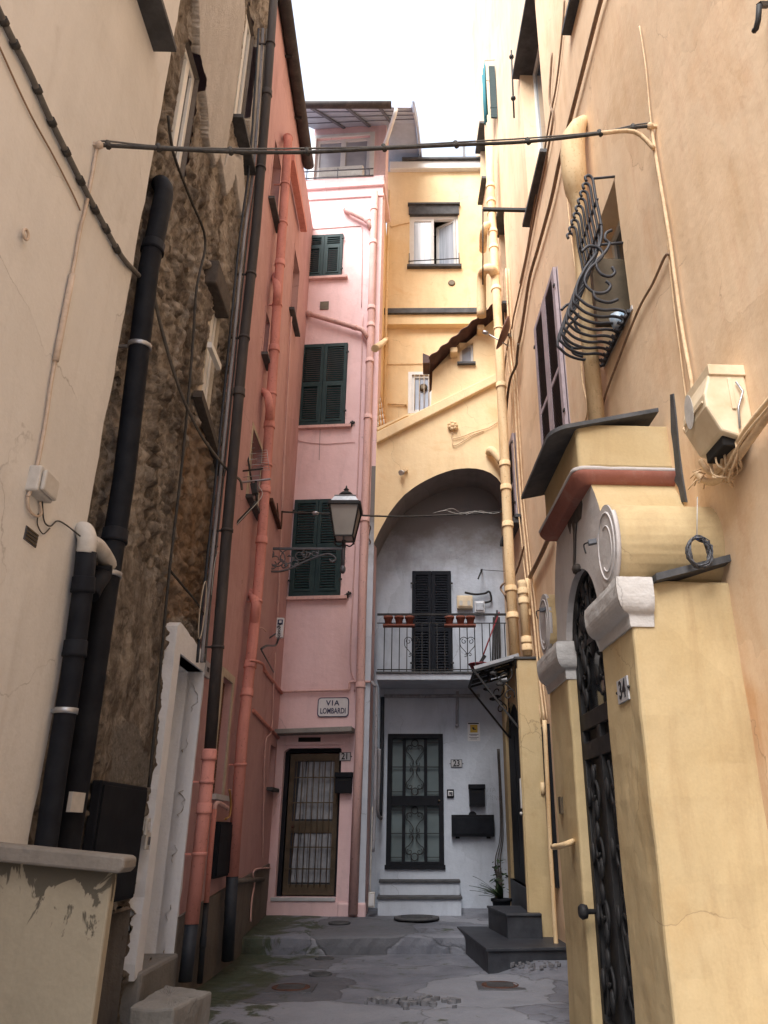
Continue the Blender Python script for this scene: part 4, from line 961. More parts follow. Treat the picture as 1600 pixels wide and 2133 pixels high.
for i in range(4):
    u = WY2[0] + (WY2[1] - WY2[0]) * (i + .6) / 4.3; bb.tube([YU.P(u, WY2[2], .02), YU.P(u, WY2[3], .02)], .010, 6)
obj('bar', bb, M['creamframe'], w); c = YU.W(882, 807, -.02); obj('vent', MB().lathe(c, [(.10, -.03), (.10, .01), (.04, .02)], 14, 0, YU.n), M['bronze'], w)
obj('surround', MB().wbox(YU, WY2[0] - .09, WY2[0], WY2[2] - .06, WY2[3] + .08, -.01, .02).wbox(YU, WY2[1], WY2[1] + .05, WY2[2] - .06, WY2[3] + .08, -.01, .02).wbox(YU, WY2[0], WY2[1], WY2[3], WY2[3] + .08, -.01, .02).wbox(YU, WY2[0], WY2[1], WY2[2] - .06, WY2[2], -.01, .03), M['whiteframe'], w)
# terrace railing on the roof
t = thing('roof_railing', YU.P(.4, zk + .3, .05), 'dark terrace railing on the roof of the yellow upper house', 'railing')
ra = MB(); zt_ = YU.uz(920, 302, .1)[1]
obj('rail', MB().wbox(YU, YU.uz(860, 300)[0], xr, zt_, zt_ + .06, .08, .12), M['greyiron'], t)
for x in (874, 967): u = YU.uz(x, 320, .1)[0]; obj('post', MB().wbox(YU, u - .035, u + .035, zk + .3, zt_, .08, .12), M['greyiron'], t)
# pipe up the yellow corner and small branch
pipe('thin straw pipe in the corner between pink and yellow houses', [SW.P(sl * .8, SW.uz(806, 378)[1] - .3, .06)] + [SW.P(sl * .8, z, .06) for z in (14, 11, 8.6)], .03, M['yellpipe'], n=8)
cable('bent straw conduit on the yellow upper wall beside the white window', WP(YU, [(806, 400), (808, 440), (812, 470), (830, 468), (853, 463)], .03), .018, M['yellpipe'], 'conduit', 'conduit')
obj('conduit', MB().tube(WP(YU, [(808, 841), (845, 843)], .04), .02, 8).ball(YU.W(845, 843, .04), .035, 8), M['yellpipe'], None, 'short straw pipe stub left of the small barred window', 'pipe')
cable('thin straw cable running level over the small barred window', WP(YU, [(806, 759), (850, 758), (900, 757)], .02), .010, M['yellpipe'])
obj('pipe_elbow', MB().tube(smooth_path([SW.W(806, 705, .05), SW.W(800, 712, .12), SW.W(790, 720, .16), SW.W(781, 726, .18)], 4), .06, 12), M['yellpipe'], None, 'straw pipe elbow bridging the yellow corner and the pink drainpipe', 'pipe elbow')

# ---------------------------------------------------------------- BACK: arched house
ar = thing('arched_house', AF.P(.4, 0), 'yellow house with a wide open arch over a white recess and balcony', 'house')
X0 = AF.uz(782, 1000)[0]; X1 = 2.45 - .05 * 13.9 + .12
archpx = [(782, 1131), (792, 1103), (811, 1069), (826, 1049), (842, 1031), (860, 1017), (877, 1006), (894, 997), (911, 989), (928, 983), (945, 978), (960, 976), (976, 975), (992, 976), (1007, 979), (1022, 985), (1036, 996), (1046, 1010), (1053, 1030), (1056, 1060)]
arch = [AF.uz(*p) for p in archpx]; arch[0] = (X0, arch[0][1])
xi = arch[-1][0]
outer = arch + [(xi, 4.0), (X1, 4.0), (X1, AF.uz(1040, 655)[1]), AF.uz(1033, 662), AF.uz(901, 774), AF.uz(897, 862), AF.uz(846, 868), (X0, AF.uz(787, 897)[1])]
na = len(arch)
HT = AF.rect(958, 714, 986, 757)
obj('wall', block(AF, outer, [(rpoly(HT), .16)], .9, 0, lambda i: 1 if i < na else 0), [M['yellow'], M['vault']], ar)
a = AF.uz(785, 927); b = AF.uz(1042, 797); th = .26
obj('string_course', MB().wprism(AF, [a, b, (b[0], b[1] + th * .85), (a[0], a[1] + th)], -.02, .10), M['yellow'], ar, bevel=.02)
obj('coping', MB().wprism(AF, [AF.uz(787, 897), AF.uz(846, 868), AF.uz(903, 862), (AF.uz(903, 862)[0], AF.uz(903, 862)[1] + .05), (AF.uz(846, 868)[0], AF.uz(846, 868)[1] + .05), (X0, AF.uz(787, 897)[1] + .05)], -.9, .03), M['yellow'], ar)
w = casement(AF, HT, -.14, ar, M['whiteframe'], M['glassgrey'], 'window', 'tiny stair window under the corrugated roof', 0, .05)
obj('sill', MB().wbox(AF, HT[0] - .06, HT[1] + .04, HT[2] - .05, HT[2], -.1, .08), M['slate'], w)
# corrugated roof edge
rp0 = AF.uz(895, 766); rp1 = AF.uz(1034, 650); mb = MB(); k = 64
lenr = math.hypot(rp1[0] - rp0[0], rp1[1] - rp0[1]); tx, tz = (rp1[0] - rp0[0]) / lenr, (rp1[1] - rp0[1]) / lenr
vs = []
for th_ in (0, .018):
    for i in range(k + 1):
        s_ = lenr * i / k; w_ = .017 * sin(s_ * 2 * pi / .30) + th_
        for nn in (-1.0, .38):
            vs.append(AF.P(rp0[0] + tx * s_ - tz * w_, rp0[1] + tz * s_ + tx * w_, nn))
fs = []
o2 = 2 * (k + 1)
for i in range(k):
    q = 2 * i; fs += [(q, q + 2, q + 3, q + 1), (o2 + q, o2 + q + 1, o2 + q + 3, o2 + q + 2), (q + 1, q + 3, o2 + q + 3, o2 + q + 1)]
fs += [(0, 1, o2 + 1, o2), (2 * k, 2 * k + 1, o2 + 2 * k + 1, o2 + 2 * k)]
mb.raw(vs, fs, 0, True)
# side flap at the low end
lo_ = AF.uz(880, 762); 
mb.hexa([AF.P(rp0[0] - .14, rp0[1] - .10, .34), AF.P(rp0[0] + .0, rp0[1] - .10, .34), AF.P(rp0[0] + .0, rp0[1] - .10, -.1), AF.P(rp0[0] - .14, rp0[1] - .10, -.1),
         AF.P(rp0[0] - .14, rp0[1] + .14, .34), AF.P(rp0[0] + .02, rp0[1] + .06, .34), AF.P(rp0[0] + .02, rp0[1] + .06, -.1), AF.P(rp0[0] - .14, rp0[1] + .10, -.1)])
obj('roof', mb, M['roofbrown'], ar)
for f in (.35, .75):
    u = rp0[0] + tx * lenr * f; z = rp0[1] + tz * lenr * f - .2; obj('bracket', MB().wbox(AF, u - .08, u + .08, z - .06, z + .08, -.02, .22), M['yellow'], ar, bevel=.03)
# white recess: back wall, left cheek, ceiling above the arch
D23 = WB.rect(806, 1529, 924, 1804); DB = WB.rect(858, 1190, 941, 1402)
DB = (DB[0], DB[1], at_y(900, 1403, 13.95).z + .01, DB[3])
zwl = WB.uz(870, 1186)[1]
# one plaster, limewashed below, blended by height and noise to dark grey-brown above
mrw = M['white'].copy(); mrw.name = 'limewash_darker_upward'; nt_ = mrw.node_tree; b_ = nt_.nodes['Principled BSDF']; s_ = b_.inputs['Base Color'].links[0].from_socket
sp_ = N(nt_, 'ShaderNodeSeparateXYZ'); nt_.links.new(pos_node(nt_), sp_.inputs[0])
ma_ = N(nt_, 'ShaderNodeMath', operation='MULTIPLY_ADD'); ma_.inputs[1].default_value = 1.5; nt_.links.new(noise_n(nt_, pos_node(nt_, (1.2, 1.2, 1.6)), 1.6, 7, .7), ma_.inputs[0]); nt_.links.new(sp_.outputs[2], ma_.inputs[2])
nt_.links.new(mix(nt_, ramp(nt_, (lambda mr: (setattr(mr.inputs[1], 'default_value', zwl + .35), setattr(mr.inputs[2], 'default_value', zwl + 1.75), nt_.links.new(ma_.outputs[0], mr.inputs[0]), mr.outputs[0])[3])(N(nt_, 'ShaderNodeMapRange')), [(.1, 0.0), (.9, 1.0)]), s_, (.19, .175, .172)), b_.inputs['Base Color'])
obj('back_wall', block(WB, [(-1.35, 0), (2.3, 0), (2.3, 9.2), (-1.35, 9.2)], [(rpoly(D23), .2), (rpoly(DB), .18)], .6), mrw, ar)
cx_ = PB.p.x + .012
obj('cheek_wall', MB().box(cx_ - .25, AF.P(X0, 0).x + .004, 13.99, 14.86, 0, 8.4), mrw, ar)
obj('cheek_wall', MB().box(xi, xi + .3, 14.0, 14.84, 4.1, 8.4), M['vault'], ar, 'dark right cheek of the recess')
# balcony
zb1 = at_y(900, 1403, 13.95).z; zb0 = at_y(900, 1417, 13.95).z; bx0 = at_y(785, 1408, 13.95).x; bx1 = 1.56
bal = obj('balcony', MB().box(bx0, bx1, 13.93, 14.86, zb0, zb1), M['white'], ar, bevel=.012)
obj('slab_edge', MB().box(bx0 - .01, bx1, 13.90, 14.85, zb1 - .001, zb1 + .03), M['slate'], bal)
RA = Wall((0, 14.0), (1, 0)); zr = RA.uz(900, 1280)[1]; zr2 = RA.uz(900, 1298)[1]
t = thing('balcony_railing', V(((bx0 + bx1) / 2, 14, zb1 + .03)), 'black iron balcony railing with heart scrolls under the arch', 'railing')
obj('rail', MB().wbox(RA, bx0 - .02, bx1, zr - .018, zr + .018, -.02, .02), M['iron'], t)
obj('rail', MB().wbox(RA, bx0 - .02, bx1, zr2 - .008, zr2 + .008, -.008, .008), M['iron'], t)
obj('rail', MB().wbox(RA, bx0, bx1, zb1 + .07, zb1 + .09, -.008, .008), M['iron'], t)
x = 800.5
while x < 1055:
    u = RA.uz(x, 1345)[0]; obj('baluster', MB().wbox(RA, u - .0085, u + .0085, zb1 + .03, zr2, -.0084, .0084), M['iron'], t); x += 15.75
def heart(uc, zc, w, h, mb, W, n, r=.007):
    for s_ in (-1, 1):
        pts = [(uc + s_ * (w * .10 + .0), zc + h * .12)]
        sp = spiral((uc + s_ * w * .22, zc + h * .22), w * .04, w * .22, -pi / 2 if s_ > 0 else -pi / 2, -pi / 2 + s_ * -2.2 * pi, 20)
        side = [(uc + s_ * w * .5, zc + h * .12), (uc + s_ * w * .42, zc - h * .02), (uc + s_ * w * .2, zc - h * .22), (uc + s_ * w * .03, zc - h * .38)]
        top = [(uc + s_ * (w * .22 + w * .24 * cos(a)), zc + h * .22 + w * .24 * sin(a)) for a in [pi - i * pi / 10 for i in range(11)]] if s_ > 0 else [(uc - (w * .22 + w * .24 * cos(a)), zc + h * .22 + w * .24 * sin(a)) for a in [pi - i * pi / 10 for i in range(11)]]
        mb.tube([W.P(u, z, n) for u, z in spiral((uc + s_ * w * .20, zc + h * .20), w * .05, w * .17, pi / 2, pi / 2 + s_ * 1.9 * pi, 18)], r, 6)
        mb.tube([W.P(u, z, n) for u, z in top + side[:0]], r, 6)
        mb.tube(smooth_path([W.P(u, z, n) for u, z in [top[-1]] + side[1:]], 5), r, 6)
        mb.tube([W.P(u, z, n) for u, z in spiral((uc + s_ * w * .13, zc - h * .42), w * .03, w * .12, pi, pi - s_ * -1.7 * pi, 14)], r, 6)
for px in (858, 974):
    u, z = RA.uz(px, 1345); hb = MB(); heart(u, z, .30, .40, hb, RA, .0); obj('scroll', hb, M['iron'], t)
# flower pots in two hanging trays
pot0 = None
for gi, (xs, lab) in enumerate((((809, 831.5, 853), 'left'), ((936.5, 959.5, 980), 'right'))):
    a = RA.uz(xs[0] - 11, 1302, .1); b = RA.uz(xs[-1] + 11, 1302, .1); zt0 = a[1]
    tr = thing('pot_tray', RA.P((a[0] + b[0]) / 2, zt0, .1), ('slim pot tray on the left half' if gi == 0 else 'slim pot tray on the right half') + ' of the balcony railing', 'tray', 'pot trays')
    obj('shelf', MB().wbox(RA, a[0], b[0], zt0 - .03, zt0, .02, .19), M['terracotta'], tr)
    for q_ in (a[0] + .1, b[0] - .1): obj('hook', MB().bar(RA.P(q_, zt0, .025), RA.P(q_, zr + .02, .025), .012), M['iron'], tr)
    for pi_, x in enumerate(xs):
        u = RA.uz(x, 1293, .1)[0]
        p = thing('flower_pot', RA.P(u, zt0, .105), ['left', 'middle', 'right'][pi_] + ' terracotta pot of the three on the ' + lab + ' balcony tray', 'flower pot', 'flower pots on the balcony railing')
        obj('pot', MB().lathe(RA.P(u, zt0 + .001, .105), [(.055, 0), (.075, .115), (.088, .118), (.09, .158), (.078, .158), (.072, .13)], 16), M['terracotta'], p)
        obj('soil', MB().lathe(RA.P(u, zt0 + .12, .105), [(.07, 0), (.06, .012), (.02, .018)], 12), M['bark'], p)
# shutters of the balcony door
shuttered_window(WB, DB, ar, 'black shuttered balcony door under the arch', M['blackshut'], M['slate'], .45, None, .0, False, False)
# boxes, bracket, basin, broom on the balcony
def wallbox(name, label, cat, W, px, n0, n1, mat, door=None):
    r4 = W.rect(*px, n1); t = thing(name, W.P((r4[0] + r4[1]) / 2, r4[2], n0), label, cat)
    obj('case', MB().wbox(W, *r4, n0, n1), mat, t, bevel=.012); obj('cover', MB().wbox(W, r4[0] + .02, r4[1] - .02, r4[2] + .03, r4[3] - .03, n1 + .001, n1 + .02), door or mat, t, bevel=.008); return t, r4
t, r4 = wallbox('fuse_box', 'cream fuse box with two rounded windows on the white balcony wall', 'fuse box', WB, (952, 1240, 985, 1267), 0, .12, M['boxstraw'])
for f in (.25, .75):
    u = r4[0] + (r4[1] - r4[0]) * f; obj('window', MB().wprism(WB, rrect((u - .03, u + .03, r4[2] + .05, r4[2] + .15), .025), .141, .146), M['boxwhite'], t)
wallbox('meter', 'grey electricity meter right of the cream fuse box', 'meter', WB, (989, 1252, 1010, 1275), 0, .14, M['signwhite'], M['steel'])
cable('black bent pipe and cables above the meter on the balcony wall', WP(WB, [(968, 1234), (990, 1238), (1010, 1236), (1018, 1232), (1022, 1238), (1022, 1252), (1000, 1256)], .08), .022, M['iron'], 'pipe', 'pipe')
obj('clothes_bracket', MB().bar(WB.W(996, 1206, .3), WB.W(1004, 1186, .3), .03).bar(WB.W(1004, 1186, .0), WB.W(1002, 1188, .45), .025).tube([WB.W(1004, 1187, .3), AF.W(1052, 1190, -.3)], .006, 5), M['iron'], None, 'black clothes line bracket on the white wall above the balcony', 'bracket')
t = thing('basin', V((RA.uz(1000, 1393)[0], 14.25, zb1 + .03)), 'dark red plastic basin standing on the balcony', 'basin')
bc = V((at_y(1000, 1393, 14.2).x, 14.2, zb1 + .031)); obj('bowl', MB().lathe(bc, [(.12, 0), (.17, .12), (.20, .17), (.215, .175), (.215, .19), (.19, .185), (.15, .05), (.05, .02)], 20), M['redplastic'], t)
obj('soil', MB().lathe(bc + V((0, 0, .12)), [(.165, 0), (.14, .05), (.04, .07)], 14), M['bark'], t)
t = thing('broom', at_y(1012, 1395, 14.35), 'red handled broom leaning on the balcony beside the basin', 'broom')
obj('handle', MB().tube([at_y(1004, 1372, 14.3), at_y(1040, 1275, 14.7)], .014, 8), M['redplastic'], t); obj('head', MB().bar(at_y(1000, 1382, 14.3), at_y(1010, 1366, 14.3), .10, .06), M['iron'], t)
for i in range(4):
    p0 = V((1.30 + .06 * i, 14.4 + .1 * i, zb1 + .03)); obj('pole', MB().tube([p0, V((1.40 + .035 * i, 14.75, zb1 + 1.25 + .07 * (i % 3)))], .018, 8), M['iron'], None, ['first', 'second', 'third', 'fourth'][i] + ' dark pole from the left leaning in the balcony corner', 'pole', 'poles leaning in the balcony corner')
# wire across the arch with the tangle
a = at_y(586, 1066, 12.6); b = at_y(1046, 1066, 13.7)
cable('black wire strung across the alley in front of the arch', [a, at_y(700, 1071, 12.9), at_y(830, 1076, 13.2), at_y(950, 1072, 13.5), b], .016, M['cable'])
mb = MB(); random.seed(3)
for i in range(7):
    x = 905 + i * 16; mb.tube(smooth_path([at_y(x + random.uniform(-6, 6), 1069 + random.uniform(-6, 5), 13.45 + .005 * i), at_y(x + 22, 1066 + random.uniform(-7, 5), 13.45), at_y(x + 40, 1069 + random.uniform(-6, 3), 13.5)], 4), .004, 4)
obj('string', mb, M['boxwhite'], None, 'frayed pale string tangled on the wire across the arch', 'string')
# rosette lamp socket, dome camera and cables on the arch front
c = AF.W(943, 887, .05); mb = MB()
for i in range(7):
    a_ = 2 * pi * i / 7; mb.ball(c + AF.d * .07 * cos(a_) + V((0, 0, .07 * sin(a_))), .045, 8)
mb.ball(c, .06, 8); obj('junction_box', mb, M['yellpipe'], None, 'straw painted knobbly junction box on the arch wall', 'junction box')
cable('straw cable from the knobbly junction box to the beige drainpipe', WP(AF, [(943, 895), (942, 912), (960, 910), (990, 899), (1020, 890), (1040, 876)], .03), .010, M['strawwire'])
cable('lower straw cable under the knobbly junction box', WP(AF, [(943, 912), (944, 928), (960, 922), (985, 906), (1008, 897)], .03), .010, M['strawwire'])
t = thing('spotlight', AF.W(841, 988, .0), 'small spotlight on the arch wall left of the arch crown', 'spotlight')
obj('mount', MB().lathe(AF.W(845, 982, 0), [(.04, 0), (.05, .04), (.03, .08)], 12, 0, AF.n), M['yellpipe'], t); obj('head', MB().lathe(AF.W(838, 984, .1), [(.03, -.05), (.05, .0), (.055, .06)], 12, 0, V((-.5, -.7, -.5))), M['boxwhite'], t)
obj('pipe_elbow', MB().tube(smooth_path([AF.W(1020, 945, .05), AF.W(1022, 938, .14), AF.W(1032, 945, .2), AF.W(1046, 962, .28)], 5), .085, 14), M['yellpipe'], None, 'straw pipe elbow entering the beige drainpipe above the arch', 'pipe elbow')

# ground floor of the recess
d0, d1, dz0, dz1 = D23; fw = .085
dr = obj('door', MB().wbox(WB, d0 - .0, d0 + fw, dz0, dz1, -.1, .04).wbox(WB, d1 - fw, d1, dz0, dz1, -.1, .04).wbox(WB, d0 + fw, d1 - fw, dz1 - fw, dz1, -.1, .04).wbox(WB, d0 - .02, d1 + .02, dz0 - .05, dz0 + .02, -.1, .06), M['doorblack'], ar, 'black wrought iron door with frosted glass at number 23')
i0, i1 = d0 + fw, d1 - fw; zmid = WB.uz(865, 1665)[1]; lf = MB()
for a in ((i0, i1, zmid - .11, zmid + .06), (i0, i1, dz0 + .02, dz0 + .07)): lf.wbox(WB, *a, -.06, .02)
for f in (.26, .72): u = i0 + (i1 - i0) * f; lf.wbox(WB, u - .028, u + .028, dz0 + .07, dz1 - fw, -.055, .015)
obj('door_leaf', lf, M['doorblack'], dr, bevel=.003)
obj('pane', MB().wbox(WB, i0, i1, dz0 + .03, dz1 - fw, -.085, -.07), M['glassfrost'], dr)
gb = MB(); ua, ub = i0 + (i1 - i0) * .26 + .028, i0 + (i1 - i0) * .72 - .028; uc = (ua + ub) / 2; ww = ub - ua
for za, zb in ((dz0 + .07, zmid - .11), (zmid + .06, dz1 - fw)):
    h = zb - za; zm = (za + zb) / 2
    for q in (zm, za + .07, zb - .07):
        if q == zm: gb.wbox(WB, i0, i1, q - .007, q + .007, -.03, -.015)
        else:
            gb.wbox(WB, i0, ua - .05, q - .006, q + .006, -.03, -.015); gb.wbox(WB, ub + .05, i1, q - .006, q + .006, -.03, -.015)
    for s_ in (-1, 1):
        zc = zm + s_ * (h / 2 - .075); gb.tube([WB.P(uc + .06 * cos(a), zc + .06 * sin(a), -.02) for a in [2 * pi * i / 18 for i in range(18)]], .010, 6, closed=True)
        for t_ in (-1, 1):
            gb.tube([WB.P(u, z, -.02) for u, z in spiral((uc + t_ * .085, zm + s_ * (h / 2 - .16)), .012, .055, 0 if t_ > 0 else pi, (0 if t_ > 0 else pi) + t_ * s_ * -1 * 2.3 * pi, 18)], .007, 6)
            gb.tube(smooth_path([WB.P(u, z, -.02) for u, z in ((uc + t_ * .05, zm + s_ * (h / 2 - .11)), (uc + t_ * ww * .42, zm + s_ * (h / 2 - .13)), (uc + t_ * ww * .46, zm + s_ * (h / 2 - .22)), (uc + t_ * ww * .28, zm + s_ * h * .21), (uc + t_ * ww * .08, zm + s_ * h * .10), (uc + t_ * .035, zm + s_ * .05))], 5), .008, 6)
            gb.tube([WB.P(u, z, -.02) for u, z in spiral((uc + t_ * .055, zm + s_ * .045), .010, .04, pi / 2 * s_, pi / 2 * s_ + t_ * s_ * 1.8 * pi, 14)], .006, 6)
obj('scroll', gb, M['iron'], dr)
kn = WB.uz(915, 1668, .03); obj('handle', MB().ball(WB.P(kn[0], kn[1], .04), .022, 8), M['bronze'], dr)
# white steps with slate treads
st = thing('doorsteps', V((at_y(875, 1895, 14.05).x, 14.3, .3)), 'two white rendered steps with dark slate treads below door 23', 'steps')
sx0 = at_y(786, 1870, 14.05).x; sx1 = at_y(962, 1870, 14.05).x
zlo = at_y(875, 1868, 14.05).z; zhi = at_y(875, 1834, 14.42).z
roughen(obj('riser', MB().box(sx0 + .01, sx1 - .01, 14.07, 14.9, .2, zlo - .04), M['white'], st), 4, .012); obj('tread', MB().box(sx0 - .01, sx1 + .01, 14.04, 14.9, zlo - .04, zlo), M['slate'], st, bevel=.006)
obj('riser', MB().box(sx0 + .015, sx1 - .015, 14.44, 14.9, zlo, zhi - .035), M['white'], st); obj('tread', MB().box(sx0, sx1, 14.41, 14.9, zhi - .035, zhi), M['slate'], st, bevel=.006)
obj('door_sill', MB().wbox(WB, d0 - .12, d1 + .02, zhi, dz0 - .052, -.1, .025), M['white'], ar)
plate('grey number plate 23 on the white wall beside the black door', WB, (939, 1582, 963, 1599), '23', .15)
t, r4 = wallbox('intercom', 'white intercom panel with black frame right of the black door', 'intercom', WB, (931, 1644, 946, 1662), 0, .03, M['doorblack'], M['signwhite'])
obj('speaker', MB().wbox(WB, r4[0] + .04, r4[0] + .10, r4[3] - .09, r4[3] - .045, .05, .054), M['greyiron'], t)
obj('button', MB().wbox(WB, r4[1] - .06, r4[1] - .03, r4[2] + .04, r4[2] + .06, .05, .055), M['greyiron'], t)
mailbox('black slanted mailbox on the white wall beside the scrawled writing', WB, (978, 1636, 1010, 1680), 0, .12)
t = thing('letter_box', WB.W(985, 1743, .05), 'wide black letter box low on the white wall', 'letter box')
r4 = WB.rect(941, 1697, 1030, 1743, .1); obj('body', MB().wbox(WB, *r4, 0, .10), M['doorblack'], t, bevel=.006); obj('flap', MB().wbox(WB, r4[0] + .03, r4[1] - .03, r4[2] + .04, r4[3] - .05, .101, .112), M['blackpvc'], t, bevel=.004)
obj('handle', MB().wprism(WB, [((r4[0] + r4[1]) / 2 + .07 * cos(a), r4[3] + .06 * sin(a)) for a in [pi * i / 10 for i in range(11)]], .01, .05), M['doorblack'], t)
obj('foot', MB().wbox(WB, r4[0] + .07, r4[0] + .14, r4[2] - .03, r4[2], .0, .06).wbox(WB, r4[1] - .14, r4[1] - .07, r4[2] - .03, r4[2], .0, .06), M['doorblack'], t)
t = thing('notice_sign', WB.W(987, 1545, .01), 'white notice with a yellow panel on the wall above number 23', 'sign')
r4 = WB.rect(974, 1505, 1000, 1544); obj('sheet', MB().wbox(WB, *r4, .001, .008), M['signwhite'], t)
h = r4[3] - r4[2]; obj('panel', MB().wbox(WB, r4[0] + .05, r4[1] - .045, r4[2] + h * .46, r4[3] - h * .12, .0085, .011), M['signyellow'], t); obj('pictogram', MB().wbox(WB, r4[0] + .085, r4[0] + .13, r4[2] + h * .66, r4[2] + h * .74, .0115, .013).wbox(WB, r4[0] + .10, r4[0] + .16, r4[2] + h * .60, r4[2] + h * .66, .0115, .013), M['inkblack'], t)
lb = MB()
for i, f in enumerate((.36, .31, .2, .12)): lb.wbox(WB, r4[0] + .03 + .02 * (i % 2), r4[1] - .03 - .03 * (i % 2), r4[2] + h * f - .004, r4[2] + h * f + .004, .0085, .010)
lb.wbox(WB, r4[0] + .01, r4[1] - .02, r4[3] - .03, r4[3] - .008, .0085, .010); obj('lettering', lb, M['inkblack'], t)
gt = thing('graffiti', WB.W(1025, 1665, .002), 'small handwritten words VIA C.MENO scrawled on the white wall', 'graffiti')
gc = WB.uz(1022, 1646); obj('lettering', text_mb(WB, 'VIA', gc[0], gc[1], .115, .002, .001, .95, .05, -.004, 1.3), M['greyiron'], gt)
gc = WB.uz(1025, 1662); obj('lettering', text_mb(WB, 'C.MENO', gc[0], gc[1], .115, .002, .001, .72, -.08, -.004, 1.2), M['greyiron'], gt)
# pipes in the recess
cable('grey pipe running level along the ceiling corner under the balcony', WP(WB, [(800, 1450), (900, 1450), (1000, 1449)], .05), .03, M['greypipe'], 'pipe', 'pipe', None, 2, 8)
obj('conduit', MB().tube(WP(WB, [(953, 1440), (952, 1511)], .04), .028, 8).ball(WB.W(952, 1511, .04), .035, 8), M['greypipe'], None, 'short grey conduit hanging on the white wall under the balcony', 'conduit')
RC = Wall((at_y(783, 1600, 14.05).x, 14.05), (.12, .8))
cable('old pale conduit down the left corner of the white recess', [at_y(774, 1420, 13.92), at_y(780, 1428, 13.9), at_y(784, 1440, 13.95), at_y(783, 1560, 13.98), at_y(780, 1700, 13.98), at_y(777, 1775, 13.98)], .028, M['greypipe'], 'conduit', 'conduit', None, 4, 8)
cable('dark grey pipe in the corner beside the black door', [at_y(797, 1452, 14.7), at_y(796, 1520, 14.7), at_y(794, 1640, 14.7), at_y(792, 1700, 14.7)], .038, M['bluepipe'], 'pipe', 'pipe', None, 3, 8)
cable('grey pipe with peeling paint between the corner pipes of the recess', [at_y(790, 1560, 14.4), at_y(789, 1620, 14.4), at_y(787, 1690, 14.4), at_y(794, 1705, 14.6)], .03, M['greypipe'], 'pipe', 'pipe', None, 3, 8)
cable('thin white cable down the edge of the pink corner to the small white box', [at_y(776, 1680, 13.93), at_y(773, 1780, 13.93), at_y(771, 1862, 13.93)], .012, M['boxwhite'])
r4 = (at_y(767, 1875, 13.9).x, at_y(781, 1875, 13.9).x); t = thing('cable_box', V((r4[0], 13.92, at_y(770, 1890, 13.9).z)), 'small white cable box at the foot of the pink corner', 'cable box')
obj('case', MB().box(r4[0], r4[1], 13.86, 13.98, at_y(770, 1890, 13.9).z, at_y(770, 1858, 13.9).z), M['boxwhite'], t, bevel=.01); obj('lid', MB().box(r4[0] + .015, r4[1] - .015, 13.85, 13.859, at_y(770, 1886, 13.9).z, at_y(770, 1862, 13.9).z), M['signwhite'], t)
vb = MB(); random.seed(5)
for i in range(3):
    vb.tube(smooth_path([WB.W(1033 + i * 5, 1880 - i * 10, .12), WB.W(1036 + 4 * i, 1830, .08), WB.W(1032 + 5 * i, 1790, .05), WB.W(1042 + 3 * i, 1740, .05), WB.W(1040 + 2 * i, 1640, .04), WB.W(1036 + 2 * i, 1560, .04)], 6), [(.035 - .0022 * k if k < 12 else .008) for k in range(31)], 7)
t = thing('climbing_plant', WB.W(1040, 1885, .12), 'old woody vine climbing the white wall beside the dark doorway', 'plant'); obj('stem', vb, M['bark'], t)

# striped awning cloth folded against the yellow corner
k = 10; vs = []; rows = []
top_ = SW.W(786, 772, .08)
for i in range(k + 1):
    f = i / k; l_ = at_y(784 + 2 * f, 772 + 118 * f, 14.05); r_ = at_y(786 + 19 * f - 4 * f * (1 - f), 772 + 112 * f, 14.5)
    for q in range(7): p = l_.lerp(r_, q / 6); vs.append(p + V((0, .04 * sin(q * 2.2) * f, 0)))
mb = MB()
for i in range(k):
    for q in range(6): mb.raw([vs[7 * i + q], vs[7 * i + q + 1], vs[7 * i + q + 8], vs[7 * i + q + 7]], [(0, 1, 2, 3)], q % 2, True)
o = obj('folded_awning', mb, [M['curtain_white'], M['cloth_orange']], None, 'orange and white striped cloth folded against the corner of the yellow house', 'awning')
md = o.modifiers.new('t', 'SOLIDIFY'); md.thickness = .005
# ---------------------------------------------------------------- entry block with dark doorway and awning
en = thing('entry_block', BL.P(-13, 0), 'straw coloured entrance block with a dark tall doorway under the iron awning', 'entrance')
zE = 4.03
ez0, ez1 = .86, 3.55; e0, e1 = -14.25, -11.98; arcd = [(e1 + (e0 - e1) * i / 10, ez1 - .35 + .35 * sin(pi * (i) / 10) ** .7) for i in range(11)]
obj('wall', block(BL, [(-14.86, 0), (-11.8, 0), (-11.8, zE), (-14.86, zE)], [([(e0, ez0), (e1, ez0)] + arcd, .07)], .62), M['portal'], en)
roughen(obj('front_face', MB().box(BL.P(-11.8, 0, .004).x, BL.P(-11.8, 0, -.9).x, 11.76, 11.81, 0, zE - .01), M['portal'], en, bevel=.015), 5, .022, .4)
obj('wall_core', MB().wprism(BL, [(-14.8, 0), (-11.84, 0), (-11.84, zE - .03), (-14.8, zE - .03)], -1.0, -.63), M['portal'], en)
obj('door', MB().wbox(BL, e0, e1, ez0, ez1, -.068, -.05).wbox(BL, e0 + .1, (e0 + e1) / 2 - .05, ez0 + .2, ez1 - .5, -.05, -.04).wbox(BL, (e0 + e1) / 2 + .05, e1 - .1, ez0 + .2, ez1 - .5, -.05, -.04), M['doorblack'], en)
obj('threshold', MB().wbox(BL, e0 - .05, e1 + .05, .0, ez0, -.3, .012), M['blackmarble'], en)
obj('corner_strip', MB().wbox(BL, -11.86, -11.795, .25, 3.9, -.02, .018).wbox(BL, e1 + .01, e1 + .05, .9, 3.3, -.02, .012), M['portal'], en, bevel=.01)
obj('slate_cap', MB().wprism(BL, [(-11.9, zE + .002), (-11.74, zE + .002), (-11.74, zE + .035), (-11.9, zE + .035)], -.75, .05), M['slate'], en)
r4 = (BL.uz(1092, 1650)[0], -11.9)
